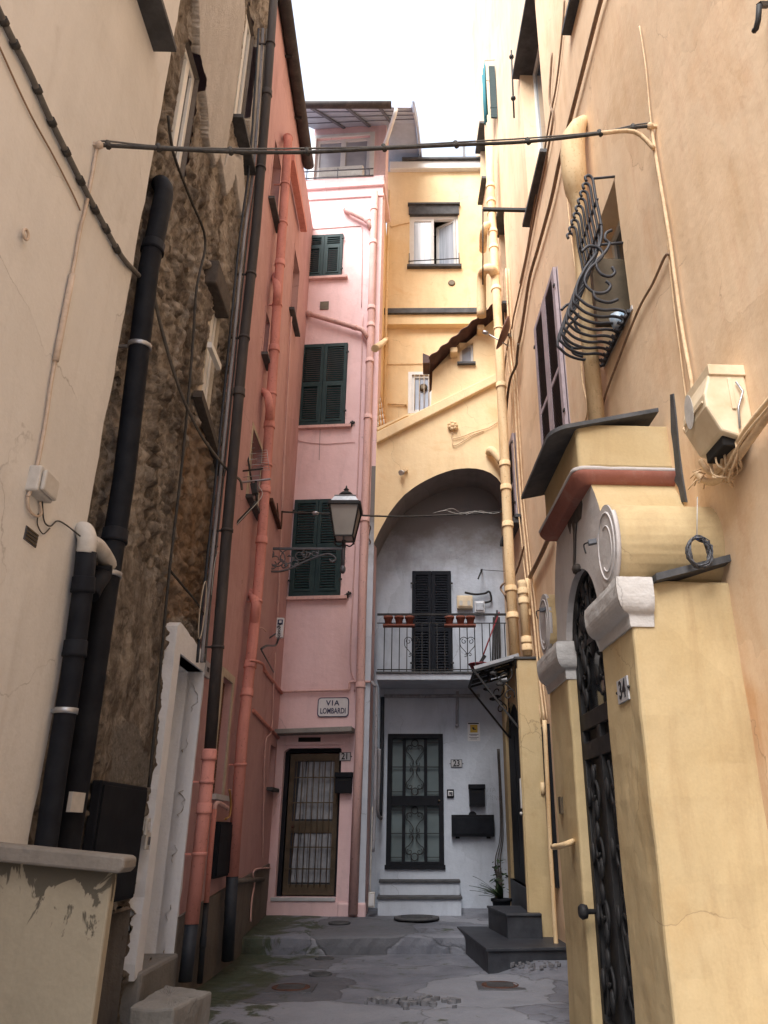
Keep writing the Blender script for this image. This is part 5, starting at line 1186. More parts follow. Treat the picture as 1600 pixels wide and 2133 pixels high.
t = thing('letter_plate', BF.W(1092, 1680, .03), 'narrow white door plate on the edge of the dark doorway', 'plate')
obj('plate', MB().wbox(BL, -11.97, -11.87, BL.uz(1086, 1685)[1], BL.uz(1086, 1622)[1], -.02, .035), M['boxwhite'], t, bevel=.008)
obj('ring', MB().ball(BL.P(-11.92, BL.uz(1088, 1695)[1], .03), .025, 8), M['boxwhite'], t)
# awning
aw = thing('awning', BL.P(-12.9, 3.4), 'black wrought iron awning with dark glass and scroll brackets over the doorway', 'awning')
aI0, aI1 = V((1.46, 11.95, BL.uz(1100, 1372)[1])), V((1.48, 13.75, 4.02))
oA = at_y(988, 1398, 11.95); oB = at_y(966, 1466, 13.4)
a1 = V((1.455, 11.95, at_y(1100, 1372, 11.95).z)); b1 = V((1.48, 13.4, at_y(1050, 1420, 13.4).z + .25))
b1.z = a1.z; oB = V((oA.x, 13.4, oA.z))
fr = MB()
for p, q in ((a1, oA), (b1, oB), (oA, oB), (a1, b1), (a1.lerp(b1, .33), oA.lerp(oB, .33)), (a1.lerp(b1, .66), oA.lerp(oB, .66)), (a1.lerp(oA, .5), b1.lerp(oB, .5))): fr.bar(p, q, .035, .035)
obj('frame', fr, M['iron'], aw)
n_ = V((0, 0, .03)); obj('panel', MB().prism([a1 + n_, oA + n_, oB + n_, b1 + n_], [p + n_ * 1.5 for p in (a1, oA, oB, b1)]), M['glassdark'], aw)
obj('trim', MB().bar(oA + V((0, 0, .05)), a1 + V((0.05, 0, .06)), .03, .05), M['steel'], aw)
for (p, o_, lab) in ((a1, oA, 'near'), (b1, oB, 'far')):
    lowp = V((p.x, p.y, p.z - 1.05)); b_ = MB().bar(o_, lowp, .03, .03).bar(p, lowp, .03, .03)
    def tri(s, t_): return o_ + (p - o_) * s + (lowp - p) * t_ * s
    for (s, t0, rr, dirn) in ((.72, .28, .13, 1), (.80, .62, .10, -1)):
        c = tri(s, t0); b_.tube([c + (p - o_).normalized() * (r_ * cos(a)) + V((0, 0, r_ * sin(a))) for r_, a in [(.02 + (rr - .02) * i / 18, dirn * i / 18 * 2.2 * pi) for i in range(19)]], .010, 6)
    b_.tube(smooth_path([tri(.45, .25), tri(.62, .42), tri(.75, .45), tri(.92, .5)], 5), .011, 6)
    for q in (tri(.45, .25), tri(.6, .5), tri(.70, .40)): b_.ball(q, .045, 6, 0, (1.5, .3, .7))
    obj('bracket', b_, M['iron'], aw)

# ---------------------------------------------------------------- RIGHT: long apricot house
def rw(near, ft, fb):   # near pixel, far top pixel, far bottom pixel -> rect in R
    uf = (R.uz(*ft)[0] + R.uz(*fb)[0]) / 2; return (uf, R.uz(*near)[0], R.uz(*fb)[1], R.uz(*ft)[1])
RW1 = rw((1139, 300), (1083, 158), (1105, 460))
RW3 = rw((1053, 520), (1036, 513), (1058, 700)); RW3 = (RW3[0], RW3[1], RW3[3] - 2.3, RW3[3])
RW4 = (R.uz(998, 390)[0], R.uz(1010, 380)[0], R.uz(998, 390)[1], R.uz(998, 390)[1] + 1.6); RW4 = (-15.7, -14.9, 17.0, 18.8)
s2z = R.uz(1190, 71)[1]; s2u = R.uz(1190, 71)[0]
RW2 = (s2u + .05, s2u + 1.05, s2z + .05, s2z + 2.0)
GW = (R.uz(1262, 761)[0], R.uz(1313, 637)[0], R.uz(1262, 761)[1] + .05, R.uz(1290, 345)[1])
PW1 = (R.uz(1128, 800)[0], R.uz(1176, 730)[0], R.uz(1194, 903)[1] - .05, R.uz(1122, 680)[1])
PW2 = (R.uz(1064, 1000)[0], R.uz(1083, 1000)[0], R.uz(1070, 1105)[1], R.uz(1064, 930)[1]); PW2 = (-13.85, -12.75, PW2[2], PW2[3])
ah = thing('apricot_house', R.P(-6, 0), 'long mottled apricot house wall along the right side of the alley', 'house')
RH = [(rpoly(RW1), .34), (rpoly(RW3), .34), (rpoly(RW2), .3), (rpoly(GW), .3), (rpoly(PW1), .2), (rpoly(PW2), .2), (rpoly(RW4), .3)]
obj('wall', block(R, [(-16.6, 0), (3.5, 0), (3.5, 25.0), (-16.6, 25.0)], RH, 5), M['orange'], ah)
def rwindow(rc, label, frame='whiteframe', glass='glassdark', dep=.30, lint=True):
    w = casement(R, rc, -dep, ah, M[frame], M[glass], 'window', label, 1, .07)
    obj('sill', MB().wbox(R, rc[0] - .06, rc[1] + .06, rc[2] - .07, rc[2] - .0, -dep, .13), M['slate'], w, bevel=.004)
    if lint: obj('lintel', MB().wbox(R, rc[0] - .10, rc[1] + .10, rc[3] - .004, rc[3] + .07, -dep, .14), M['slate'], w, bevel=.004)
    return w
w = rwindow(RW1, 'tall recessed window with black slate lintel high above the mauve shutters')
rwindow(RW3, 'far recessed window behind the beige drainpipe'); rwindow(RW2, 'recessed window with slate sill at the top above the belly grille'); rwindow(RW4, 'farthest high window by the roof railing')
shuttered_window(R, PW1, ah, 'big mauve louvred shutters beside the belly grille', M['purpshut'], M['slate'], .42, M['purpslat'], .02, False, False)
w = shuttered_window(R, PW2, ah, 'narrow looking mauve shutters beside the beige drainpipe', M['purpshut'], M['slate'], .42, M['purpslat'], .02, True, False)
obj('sill_slab', MB().wbox(R, PW2[0] - .05, PW2[1] + .1, PW2[2] - .16, PW2[2] - .075, -.05, .2), M['slate'], w)
w = casement(R, GW, -.28, ah, M['whiteframe'], M['glassdark'], 'window', 'window behind the belly shaped iron grille', 1, .07)
obj('shutter', MB().wbox(R, GW[0] + .45, GW[0] + .55, GW[2] + .12, GW[2] + .95, -.2, .22), M['bronze'], w); obj('sill', MB().wbox(R, GW[0] - .06, GW[1] + .06, GW[2] - .05, GW[2] - .005, -.2, .012), M['marble'], w)
obj('pot', MB().lathe(R.P(GW[1] - .25, GW[2] - .05, .05), [(.06, 0), (.09, .14), (.08, .14)], 12), simple('blue_white_pot', (.25, .42, .60), (.6, .62, .65), .4, 0, 18), w)
# belly grille
gr = thing('window_grille', R.P((GW[0] + GW[1]) / 2, GW[2], .1), 'black wrought iron belly window grille with curled tops on the apricot wall', 'window grille')
nb = 9; ztop, zbot = GW[3], GW[2] - .04
for i in range(nb):
    u = GW[1] - .02 - (GW[1] - GW[0] - .06) * i / (nb - 1)
    prof = [(-.02 + .0, .02, 9), (.02, .0, 9)]
    p = []
    for (n_, dz_) in ((.30, -.02), (.31, .03), (.275, .06), (.235, .03), (.225, -.06), (.22, -.25), (.20, -.5), (.20, -.75), (.27, -.98), (.40, -1.18), (.50, -1.38), (.53, -1.52)): p.append(R.P(u, ztop + dz_, n_))
    hb_ = ztop - zbot
    for (n_, f) in ((.50, .16), (.42, .08), (.28, .03), (.14, .04), (.06, .02), (.04, -.02), (.07, -.05), (.10, -.03)): p.append(R.P(u, zbot + f, n_))
    obj('bar', MB().tube(smooth_path(p, 4), .016, 7), M['darkiron'], gr)
obj('rail', MB().bar(R.P(GW[0] - .02, zbot, .03), R.P(GW[1] + .02, zbot, .03), .035, .035), M['darkiron'], gr)
obj('rail', MB().bar(R.P(GW[0], ztop - .28, .21), R.P(GW[1], ztop - .28, .21), .03, .012).bar(R.P(GW[0], ztop - .62, .20), R.P(GW[1], ztop - .62, .20), .03, .012), M['darkiron'], gr)
for u_, z_ in ((GW[1], ztop), (GW[1], ztop - .9), (GW[0], ztop - .9)): obj('stay', MB().tube([R.P(u_, z_, .22), R.P(u_ + .02, z_ + .02, -.02)], .014, 6), M['darkiron'], gr)
for u, sgn in ((GW[1] + .01, 1), (GW[0] - .01, 1)):
    Q = lambda n_, z: R.P(u, z, n_); sc = MB()
    def cs(pts): sc.tube(smooth_path([Q(n_, zbot + z) for n_, z in pts], 5), .0165, 7)
    cs([(.10, 1.02), (.16, .98), (.18, .90), (.14, .84), (.20, .72), (.30, .60), (.27, .46), (.18, .42), (.12, .47), (.14, .54)])
    cs([(.44, .72), (.36, .80), (.26, .78), (.22, .70), (.27, .62), (.38, .50), (.44, .34), (.36, .22), (.24, .22), (.18, .30), (.22, .36)])
    cs([(.12, .14), (.22, .10), (.34, .14), (.36, .22)])
    obj('scroll', sc, M['darkiron'], gr)
# clothes line arm
t = thing('clothes_line_bracket', R.W(1105, 437, 0), 'black iron clothes line arm sticking out below the tall recessed window', 'bracket')
p0 = R.W(1107, 438, .0); p1 = at_y(1006, 436, p0.y); obj('arm', MB().bar(p0, p1, .055, .05), M['iron'], t)
obj('line', MB().tube([p1, p1 + V((-.02, .3, -1.35))], .012, 5), M['iron'], t)
# laundry and shutters up in the far top
t = thing('open_shutter', R.W(1033, 243, .05), 'dark open shutter leaf high at the far end of the apricot wall', 'shutter')
us_, zs0 = R.uz(1036, 245, .02); zs1 = R.uz(1040, 75, .02)[1]
obj('leaf', MB().wbox(R, us_ - .03, us_ + .01, zs0, zs1, .02, .16).wbox(R, us_ - .035, us_ + .015, zs0 + .3, zs0 + .36, .015, .165), M['greenshut'], t)
t = thing('laundry', R.W(1022, 220, .3), 'turquoise cloth hanging out high at the far end of the apricot wall', 'laundry')
k = 12; vs = []
for i in range(k + 1):
    u = us_ - .5 + .45 * i / k
    for z in (zs0 + .25, zs0 + 1.0, zs0 + 1.9): vs.append(R.P(u, z + .03 * sin(i), .24 + .03 * sin(i * 1.3 + z)))
cl_ = MB().raw(vs, [(3 * i + j, 3 * i + 3 + j, 3 * i + 4 + j, 3 * i + 1 + j) for i in range(k) for j in (0, 1)], 0, True)
o = obj('cloth', cl_, M['cypan'], t); md = o.modifiers.new('t', 'SOLIDIFY'); md.thickness = .006
obj('line', MB().tube([R.P(us_ - .6, zs0 + 1.92, -.02), R.P(us_ - .55, zs0 + 1.92, .24), R.P(us_ - .05, zs0 + 1.92, .24), R.P(us_ - .02, zs0 + 1.92, .0)], .006, 5), M['iron'], t)
t = thing('line_bracket', R.P(-13.4, 19, .05), 'slim black line bracket high on the apricot wall', 'bracket')
a = R.W(1065, 105, .12); b = R.W(1071, 245, .12); obj('rod', MB().tube([a, b], .018, 6), M['iron'], t); obj('knob', MB().ball(a.lerp(b, .1), .05, 8).ball(a.lerp(b, .72), .05, 8), M['iron'], t); obj('stay', MB().tube([a.lerp(b, .4), a.lerp(b, .4) - R.n * .14], .012, 6), M['iron'], t)
t = thing('wall_hook', R.W(1590, 30, .1), 'black iron hook at the upper right of the apricot wall', 'hook')
obj('hook', MB().bar(R.W(1600, 10, .02), R.W(1582, 10, .16), .03).tube([R.W(1582, 10, .16), R.W(1580, 40, .16), R.W(1575, 60, .17), R.W(1571, 64, .17)], .018, 7), M['iron'], t)
# satellite dish
t = thing('satellite_dish', R.W(1052, 715, .2), 'brown satellite dish seen edge on beside the beige drainpipe', 'satellite dish')
dc = R.W(1058, 697, .22); ax = V((-.93, -.05, .36)).normalized()
prof = [(.02 + .30 * i / 8, .10 * (i / 8) ** 2) for i in range(9)]
obj('dish', MB().lathe(dc, [(r_ , h_) for r_, h_ in prof] + [(r_ * .98, h_ + .012) for r_, h_ in prof[::-1]], 24, 0, ax), simple('brown_dish', (.16, .075, .055), (.12, .055, .04), .6), t)
obj('arm', MB().tube([dc - V((0, 0, .25)), dc + ax * .32 + V((-.05, 0, -.12))], .012, 6), M['steel'], t); obj('receiver', MB().lathe(dc + ax * .34 + V((-.05, 0, -.11)), [(.03, 0), (.04, .05), (.03, .1)], 12, 0, ax), M['steel'], t)
obj('mount', MB().bar(dc, R.W(1064, 700, -.02), .05), M['greyiron'], t)
# downpipes on the right
pts = WP(R, [(1019, 300), (1022, 398), (1030, 540), (1038, 680), (1050, 930), (1062, 1186), (1073, 1371)], [.22, .22, .24, .26, .26, .26, .26])
pipe('tall beige drainpipe with many collars beside the arch', pts, .088, M['yellpipe'], collars=(.10, .14, .17, .22, .26, .36, .56, .70, .74, .80, .90, .94), clips=(.45,), wall=R, n=16)
obj('pipe_elbow', MB().tube(smooth_path([R.W(1006, 520, .3), R.W(1007, 490, .42), R.W(1011, 472, .40), R.W(1022, 470, .26)], 5), .085, 14), M['yellpipe'], None, 'beige branch bulge on the upper beige drainpipe', 'pipe elbow')
pts = [R.W(1032, 573, .24), R.W(1022, 560, .36), R.W(1010, 562, .42), R.W(1004, 572, .45), R.W(1003, 600, .45), R.W(1003, 660, .45)]
pipe('short fat straw pipe standing behind the corrugated roof', smooth_path(pts, 4), .10, M['yellpipe'], n=14)
pts = [BF.W(1087, 1210, -.06), BF.W(1088, 1218, -.06), BF.W(1099, 1366, -.06)]
pipe('shorter straw drainpipe standing on the entrance block', pts, .072, M['yellpipe'], collars=(.15, .28, .80, .90), n=14)
pipe('thin straw pipe behind the shorter straw drainpipe', [BF.W(1098, 1205, -.12), BF.W(1102, 1285, -.12)], .035, M['yellpipe'], collars=(.9,), n=10)
# flue with swollen top
f0 = [(1205, 262), (1195, 285), (1193, 320), (1196, 360), (1200, 400), (1204, 425), (1222, 650), (1244, 885)]
pts = [R.W(1216, 250, .02)] + WP(R, f0, [.12, .19, .21, .21, .19, .16, .16, .16])
pipe('big straw flue pipe with a swollen bent top on the apricot wall', pts, [.06, .10, .14, .15, .15, .13, .09, .088, .088], M['yellpipe'], 'flue pipe', 'flue_pipe', collars=(.27,), wall=R, n=16)
# painted cables
cable('thick brown painted cable bundle running up the apricot wall', WP(R, [(1275, -70), (1252, 0), (1228, 92), (1203, 190), (1180, 280), (1165, 338), (1152, 400), (1140, 448), (1120, 520), (1103, 580), (1092, 650), (1085, 695), (1080, 716)], .05), .028, M['brownwire'])
cable('pair of brown painted cables left of the thick bundle', WP(R, [(1150, 110), (1180, 70), (1185, 55)][:1] + [(1145, 205), (1152, 245), (1140, 320), (1119, 421), (1106, 491), (1092, 560), (1081, 611), (1070, 660), (1065, 690), (1058, 716), (1052, 760), (1050, 800)], .04), .017, M['brownwire'])
cable('single brown painted cable beside the pair on the apricot wall', WP(R, [(1176, 0), (1172, 60), (1160, 170), (1147, 240), (1133, 320), (1112, 430), (1098, 520), (1083, 590)], .03), .014, M['brownwire'])
cable('dark knotted cable descending from the satellite dish behind the beige drainpipe', WP(R, [(1080, 716), (1077, 745), (1075, 762), (1063, 790), (1057, 830), (1054, 870), (1056, 905)], .10), .025, simple('dark_brown_cable', (.11, .075, .05), (.07, .05, .035), .8))
for i, (dx, r_) in enumerate(((0, .018), (-7, .012), (6, .010))):
    cable(['straw conduit running down beside the mauve shutters to the slanting pipe', 'thin straw cable just left of the long straw conduit', 'thin straw cable just right of the long straw conduit'][i],
          WP(R, [(1054 + dx, 560), (1062 + dx, 720), (1071 + dx, 800), (1076 + dx, 900), (1085 + dx, 1040), (1094 + dx, 1130), (1100 + dx, 1190), (1108 + dx, 1250), (1120 + dx, 1380), (1134 + dx, 1500)], .04), r_, M['strawwire'], 'conduit', 'conduit')
cable('slanting straw pipe along the apricot wall left of the portal hood', WP(R, [(1148, 1108), (1130, 1150), (1104, 1202)], .06), .035, M['brownwire'], 'pipe', 'pipe', None, 2, 8)
cable('bent brown pipe curling across the arch opening edge', WP(R, [(1092, 1136), (1080, 1180), (1068, 1205), (1050, 1215), (1043, 1226), (1052, 1240), (1056, 1252)], [.05, .08, .15, .35, .4, .35, .3]), .018, M['brownwire'], 'pipe', 'pipe')
cable('straw conduit dropping from the cable anchor to the electrical box', WP(R, [(1356, 262), (1362, 300), (1372, 360), (1392, 480), (1400, 535), (1420, 680), (1436, 770), (1441, 800), (1446, 860), (1448, 900)], .04), .017, M['strawwire'], 'conduit', 'conduit')
cable('thin straw wire beside the conduit above the electrical box', WP(R, [(1332, 55), (1345, 140), (1356, 255), (1375, 380), (1388, 480), (1402, 620), (1415, 720), (1425, 800), (1436, 880), (1432, 905)], .025), .008, M['strawwire'])
cable('brown slanting wire from the conduit clip down to the portal roof', WP(R, [(1396, 530), (1385, 535), (1360, 590), (1330, 645), (1290, 745), (1257, 838), (1256, 890)], .03), .013, M['brownwire'])
cable('thin straw pipe left of the big flue pipe', WP(R, [(1172, 345), (1180, 400), (1188, 480), (1205, 620), (1212, 780), (1224, 850), (1214, 895)], .04), .012, M['strawwire'], 'conduit', 'conduit')
# cable across the alley
a = L.W(207, 302, .14); b = R.W(1354, 263, .06)
ptsw = [at_y(x, y, a.y + (b.y - a.y) * f) for x, y, f in ((207, 302, 0), (225, 303, .02), (330, 309, .13), (480, 316, .27), (640, 317, .42), (800, 309, .56), (950, 302, .69), (1100, 295, .82), (1250, 278, .93), (1320, 266, .985), (1354, 263, 1))]
t = thing('overhead_cable', a, 'thick black cable bundle strung across the alley near the top', 'cable')
obj('cable', MB().tube(smooth_path(ptsw, 5), .0145, 8), M['cable'], t)
obj('wire', MB().tube(smooth_path([p + V((0, 0, .03 + .012 * sin(i * 2.1))) for i, p in enumerate(ptsw)], 5), .007, 6), M['greycable'], t)
tb = MB()
for p in ptsw[1:-1]: tb.tube([p + V((-.008, 0, .035)), p + V((.008, 0, -.022))], .02, 6)
obj('tie', tb, M['cable'], t)
obj('anchor', MB().bar(a, a - L.n * .1, .03).ball(a, .03, 8), M['beigewire'], t); obj('anchor', MB().bar(b, b - R.n * .1, .03).ball(b, .035, 8).tube(smooth_path([ptsw[-3], ptsw[-2] + V((0, 0, -.05)), R.W(1362, 310, .06)], 4), .02, 7), M['strawwire'], t)
# electrical box
t = thing('electrical_box', R.P(R.uz(1500, 900)[0], R.uz(1500, 900)[1]), 'bulky straw painted electrical box with cables spilling from its open bottom', 'electrical box')
ec = R.uz(1512, 838, .0); eu, ez = R.uz(1535, 838, .0)[0], 0
zt2 = R.uz(1530, 752, .1)[1]; zb2 = R.uz(1540, 880, .1)[1]
eu0, eu1 = R.uz(1530, 820, .02)[0] - .25, R.uz(1530, 820, .02)[0] + .14
prof = [(0, zt2), (.06, zt2 + .0), (.24, zt2 - .02), (.30, zt2 - .20), (.30, zb2 + .12), (.22, zb2 - .06), (.10, zb2 - .1), (0, zb2 - .02)]
obj('case', MB().prism([R.P(eu0, z, n_) for n_, z in prof], [R.P(eu1, z, n_) for n_, z in prof]), M['boxstraw'], t, bevel=.015)
obj('rim', MB().wbox(R, eu0 - .012, eu1 + .014, zt2 - .06, zt2 + .02, -.0, .25).wbox(R, eu1 + .001, eu1 + .012, zb2 + .1, zt2 - .08, .10, .13), M['boxstraw'], t, bevel=.008)
obj('lid', MB().wbox(R, eu0 + .03, eu1 - .03, zb2 + .16, zt2 - .24, .299, .312), M['boxstraw'], t, bevel=.006); obj('label', MB().wprism(R, [((eu0 + eu1) / 2 - .04 + .07 * cos(a_), (zb2 + zt2) / 2 + .13 * sin(a_)) for a_ in [2 * pi * i_ / 20 for i_ in range(20)]], .3125, .315), M['boxwhite'], t)
obj('cavity', MB().wbox(R, eu0 + .06, eu1 - .05, zb2 - .14, zb2 - .06, .05, .2), M['dark'], t, bevel=.01)
lat = MB().tube([R.P(eu1 + .02, zb2 + .30, .08), R.P(eu1 + .03, zb2 + .22, .05), R.P(eu1 + .03, zb2 + .1, .1), R.P(eu1 + .02, zb2 - .05, .11)], .008, 6); obj('latch', lat, M['steel'], t)
random.seed(11); wb = MB()
for i in range(14):
    p = R.P(random.uniform(eu0 + .05, eu1 - .05), zb2 - .08, random.uniform(.06, .18)); q = R.P(eu0 + random.uniform(-.05, .12), zb2 - random.uniform(.15, .32), random.uniform(.02, .12))
    wb.tube(smooth_path([p, p + V((0, 0, -.12)), (p + q) / 2 + V((random.uniform(-.05, .05), random.uniform(-.05, .05), -.1)), q], 5), random.choice((.004, .005, .007)), 6)
obj('wire', wb, M['strawwire'], t)
wb = MB()
for i in range(9):
    p = R.W(1462 + random.uniform(-8, 10), 985 + random.uniform(-10, 10), .05); wb.tube([p, p + V((random.uniform(-.10, .0), random.uniform(-.1, .1), random.uniform(-.12, .02)))], .005, 5)
obj('wire_stub', wb, M['strawwire'], t)
wb = MB()
for i in range(4): p = R.W(1425, 900, .1 + .015 * i); wb.tube(smooth_path([R.W(1446, 915, .1), p + V((0, 0, .01 * i)), R.W(1430 + 3 * i, 890, .1), R.W(1448, 905, .12)], 5), .006, 5)
obj('wire_loop', wb, M['strawwire'], t)
cable('thick straw painted cable trunk rising to the right edge under the electrical box', WP(R, [(1760, 680), (1640, 820), (1600, 865), (1560, 920), (1520, 975), (1490, 1003), (1465, 1000), (1453, 985)], .07), .027, M['strawwire'], 'cable', 'cable', None, 5, 8)
cable('upper straw painted cable of the trunk under the electrical box', WP(R, [(1760, 640), (1640, 790), (1600, 838), (1555, 895), (1520, 950), (1490, 985), (1470, 975), (1460, 960)], .10), .022, M['strawwire'], 'cable', 'cable', None, 5, 8)
cable('thin straw painted cable dipping below the trunk at the electrical box', WP(R, [(1760, 660), (1640, 805), (1600, 850), (1550, 910), (1515, 970), (1508, 978), (1503, 965), (1512, 900)], .13), .010, M['strawwire'])
# tar mark
k = [(1396, 822), (1402, 820), (1408, 870), (1413, 930), (1420, 985), (1430, 1046), (1420, 1046), (1413, 1015), (1404, 1000), (1408, 990), (1403, 935), (1398, 900)]
obj('flashing_strip', MB().wprism(R, [R.uz(*p, .01) for p in k], .0, .012), M['slate'], None, 'black upright strip of old flashing on the apricot wall above the scroll', 'flashing')

# ---------------------------------------------------------------- RIGHT: portal
uY = lambda y: -y * 1.00125
po = thing('portal', PT.P(uY(6.45), 0), 'straw and white portal with scrolls and slate hood around the iron door', 'portal')
def PX(pts, n=0): return [PT.uz(x, y, n) for x, y in pts]
pn, pf, dn, df = 5.09, 7.86, 5.87, 7.03
zP = 3.2
roughen(obj('pier', MB().wbox(PT, uY(dn), uY(pn), 0, zP, -.85, 0), M['portal'], po, bevel=.025), 5, .028, .45)
roughen(obj('pier', MB().wbox(PT, uY(pf), uY(df), 0, zP, -.85, 0), M['portal'], po, bevel=.025), 5, .028, .45)
cy_, cz_, rr = (dn + df) / 2, 3.12, (df - dn) / 2
arc = [(uY(cy_ - rr * cos(a)), cz_ + rr * sin(a)) for a in [pi - pi * i / 20 for i in range(21)]]   # far -> near
sh_n = [(5.50, zP), (5.51, 3.60), (5.55, 3.80), (5.62, 3.98), (5.70, 4.12), (5.77, 4.22), (5.77, 4.42)]
near = [(uY(y), z) for y, z in sh_n]; far = [(uY(2 * cy_ - y), z) for y, z in sh_n][::-1]
outer = [(uY(dn), zP), ] + near + far + [(uY(df), zP)] + arc
obj('panel', block(PT, outer, (), .85, -.012, lambda i: 1 if i < len(near) + len(far) else 0), [M['greywhite'], M['portal']], po)
# damp stain with hanging roots above the arch
stp = [PT.uz(x, y, .0) for x, y in ((1193, 1020), (1206, 1024), (1211, 1050), (1208, 1080), (1200, 1090), (1198, 1110), (1196, 1180), (1193, 1180), (1192, 1105), (1188, 1085), (1186, 1112), (1181, 1095), (1182, 1060), (1187, 1040))]
obj('stain', MB().wprism(PT, stp, -.011, -.006), M['bark'], po)
obj('root', MB().tube(smooth_path(WP(PT, [(1199, 1090), (1197, 1140), (1196, 1178), (1199, 1195)], .005), 4), .012, 6).ball(PT.W(1198, 1186, .01), .06, 6, 0, (.5, 1, .7)).ball(PT.W(1203, 1183, .01), .04, 6), M['bark'], po)
# moulding, frieze and slate hood
pn2, pf2 = 5.77, 7.12
def plan(n1, ext, rad, nb=-.84):
    un, uf = uY(pn2 - ext), uY(pf2 + ext)
    return [(uf, nb), (uf, n1)] + [(un - rad + rad * sin(a), n1 - rad + rad * cos(a)) for a in [pi / 2 * i / 8 for i in range(9)]] + [(un, nb)]
def wrap(z0, z1, n1, mat, name, ext=.0, rad=.10):
    pl = plan(n1, ext, rad); n_ = len(pl)
    return obj(name, MB().prism([PT.P(u, z0, n) for u, n in pl], [PT.P(u, z1, n) for u, n in pl]), mat, po, bevel=.012)
mb = MB(); lp_ = []
prof_ = [(4.235, .07)] + [(4.24 + .10 * f, .085 + .055 * sin(pi / 2 * f)) for f in (0, .15, .3, .45, .6, .75, .9, 1)]
for z_, n1 in prof_: lp_.append([PT.P(u, z_, n) for u, n in plan(n1, n1 - .07, .10)])
m_ = len(lp_[0]); mb.raw([p for l in lp_ for p in l], [(i * m_ + j, i * m_ + j + 1, (i + 1) * m_ + j + 1, (i + 1) * m_ + j) for i in range(len(lp_) - 1) for j in range(m_ - 1)], 0, True)
mb.face(lp_[0]); mb.face(lp_[-1])
obj('moulding', mb, M['hoodred'], po)
roughen(wrap(4.34, 4.375, .15, M['greywhite'], 'moulding_edge', .07), 3, .012, .12); wrap(4.375, 4.80, .08, M['portal'], 'frieze', .0, .04)
pl = plan(.31, .05, .16, -.64); zz = lambda n: 4.70 + (.31 - n) * .225
obj('slate_hood', MB().prism([PT.P(u, zz(n), n) for u, n in pl], [PT.P(u, zz(n) + .038, n) for u, n in pl]), M['slate'], po)
# scrolls
def scroll(y, lab):
    c = PT.P(uY(y), 3.58, 0); mb = MB(); k = 28
    A = [PT.P(uY(y) + .25 * cos(2 * pi * i / k), 3.52 + .31 * sin(2 * pi * i / k), .05) for i in range(k)]
    Bp = [p - PT.n * .88 for p in A]; mb.prism(A, Bp, 0, True)
    s = roughen(obj('scroll', mb, M['portal'], po), 3, .03, .25)
    mb = MB().prism([PT.P(uY(y) + .252 * cos(2 * pi * i / k), 3.52 + .312 * sin(2 * pi * i / k), .03) for i in range(k)], [PT.P(uY(y) + .252 * cos(2 * pi * i / k), 3.52 + .312 * sin(2 * pi * i / k), .062) for i in range(k)], 0, True)
    mb.tube([PT.P(uY(y) + .20 * cos(a), 3.52 + .25 * sin(a), .062) for a in [2 * pi * i / 40 for i in range(40)]], .009, 6, closed=True)
    mb.tube([PT.P(uY(y) + .13 * cos(a), 3.50 + .17 * sin(a), .062) for a in [-2.4 + 4.3 * i / 30 for i in range(31)]], .007, 6)
    obj('scroll_face', mb, M['greywhite'], s)
    t_ = thing('wall_bracket', PT.P(uY(y) - .22 if y < 6.4 else uY(y) + .16, 3.6, .05), lab, 'bracket', 'short grey brackets on the portal scrolls')
    obj('stub', MB().bar(PT.P(uY(y) - .24 if y < 6.4 else uY(y) + .12, 3.66, .0), PT.P(uY(y) - .26 if y < 6.4 else uY(y) + .10, 3.64, .12), .05, .035), M['greyiron'], t_)
    obj('wire', MB().tube(smooth_path([PT.P(uY(y) - .25 if y < 6.4 else uY(y) + .1, 3.64, .12), PT.P(uY(y) - .28 if y < 6.4 else uY(y) + .08, 3.63, .15), PT.P(uY(y) - .28 if y < 6.4 else uY(y) + .08, 3.56, .14)], 4), .006, 5), M['iron'], t_)
M['capwhite'] = plaster('whitewashed_capital', (.47, .45, .435), (.53, .51, .495), (.42, .40, .385), stain=(.30, .27, .26), stain_amt=.4, seed=27, bumpy=.8)
scroll(5.29, 'grey bracket with dangling wire beside the near scroll of the portal'); scroll(2 * cy_ - 5.29, 'grey bracket on the far scroll of the portal')
# capitals
def capital(y0, y1):
    prof = [(.0, 2.87), (.012, 2.87), (.015, 2.885), (.017, 2.945), (.024, 2.955)] + [(.024 + .078 * sin(a_), 2.96 + .13 * (1 - cos(a_))) for a_ in [pi / 2 * i_ / 8 for i_ in range(1, 9)]] + [(.104, 3.15), (.098, 3.20), (.0, 3.222)]
    # the block wraps the front and a short way round the corner
    mb = MB(); k = len(prof)
    ring = []
    for n_, z in prof: ring.append([PT.P(uY(y1) - n_ * .25, z, n_), PT.P(uY(y0) + n_ * .75, z, n_), PT.P(uY(y0) + n_ * .75, z, -.15)])
    vs = [p for r_ in ring for p in r_]; fs = []
    for i in range(k - 1):
        for j in range(2): fs.append((3 * i + j, 3 * i + j + 1, 3 * i + 4 + j, 3 * i + 3 + j))
    mb.raw(vs, fs)
    mb.face([r_[2] for r_ in ring] + [PT.P(uY(y0), 3.22, -.15), PT.P(uY(y0), 2.87, -.15)]); mb.face([r_[0] for r_ in ring])
    mb.face([ring[0][0], ring[0][1], ring[0][2], PT.P(uY(y1), 2.87, -.15)]); mb.face([PT.P(uY(y1), 3.22, 0), PT.P(uY(y0), 3.221, 0), PT.P(uY(y0), 3.221, -.17), PT.P(uY(y1), 3.221, -.17)])
    mb.face([ring[-2][0], ring[-2][1], ring[-1][1], ring[-1][0]]); mb.face([ring[-2][1], ring[-2][2], ring[-1][2], ring[-1][1]])
    for q_ in range(len(mb.sm)): mb.sm[q_] = False
    return roughen(obj('capital', mb, M['capwhite'], po), 3, .012, .12)
capital(pn, dn); capital(df, pf)
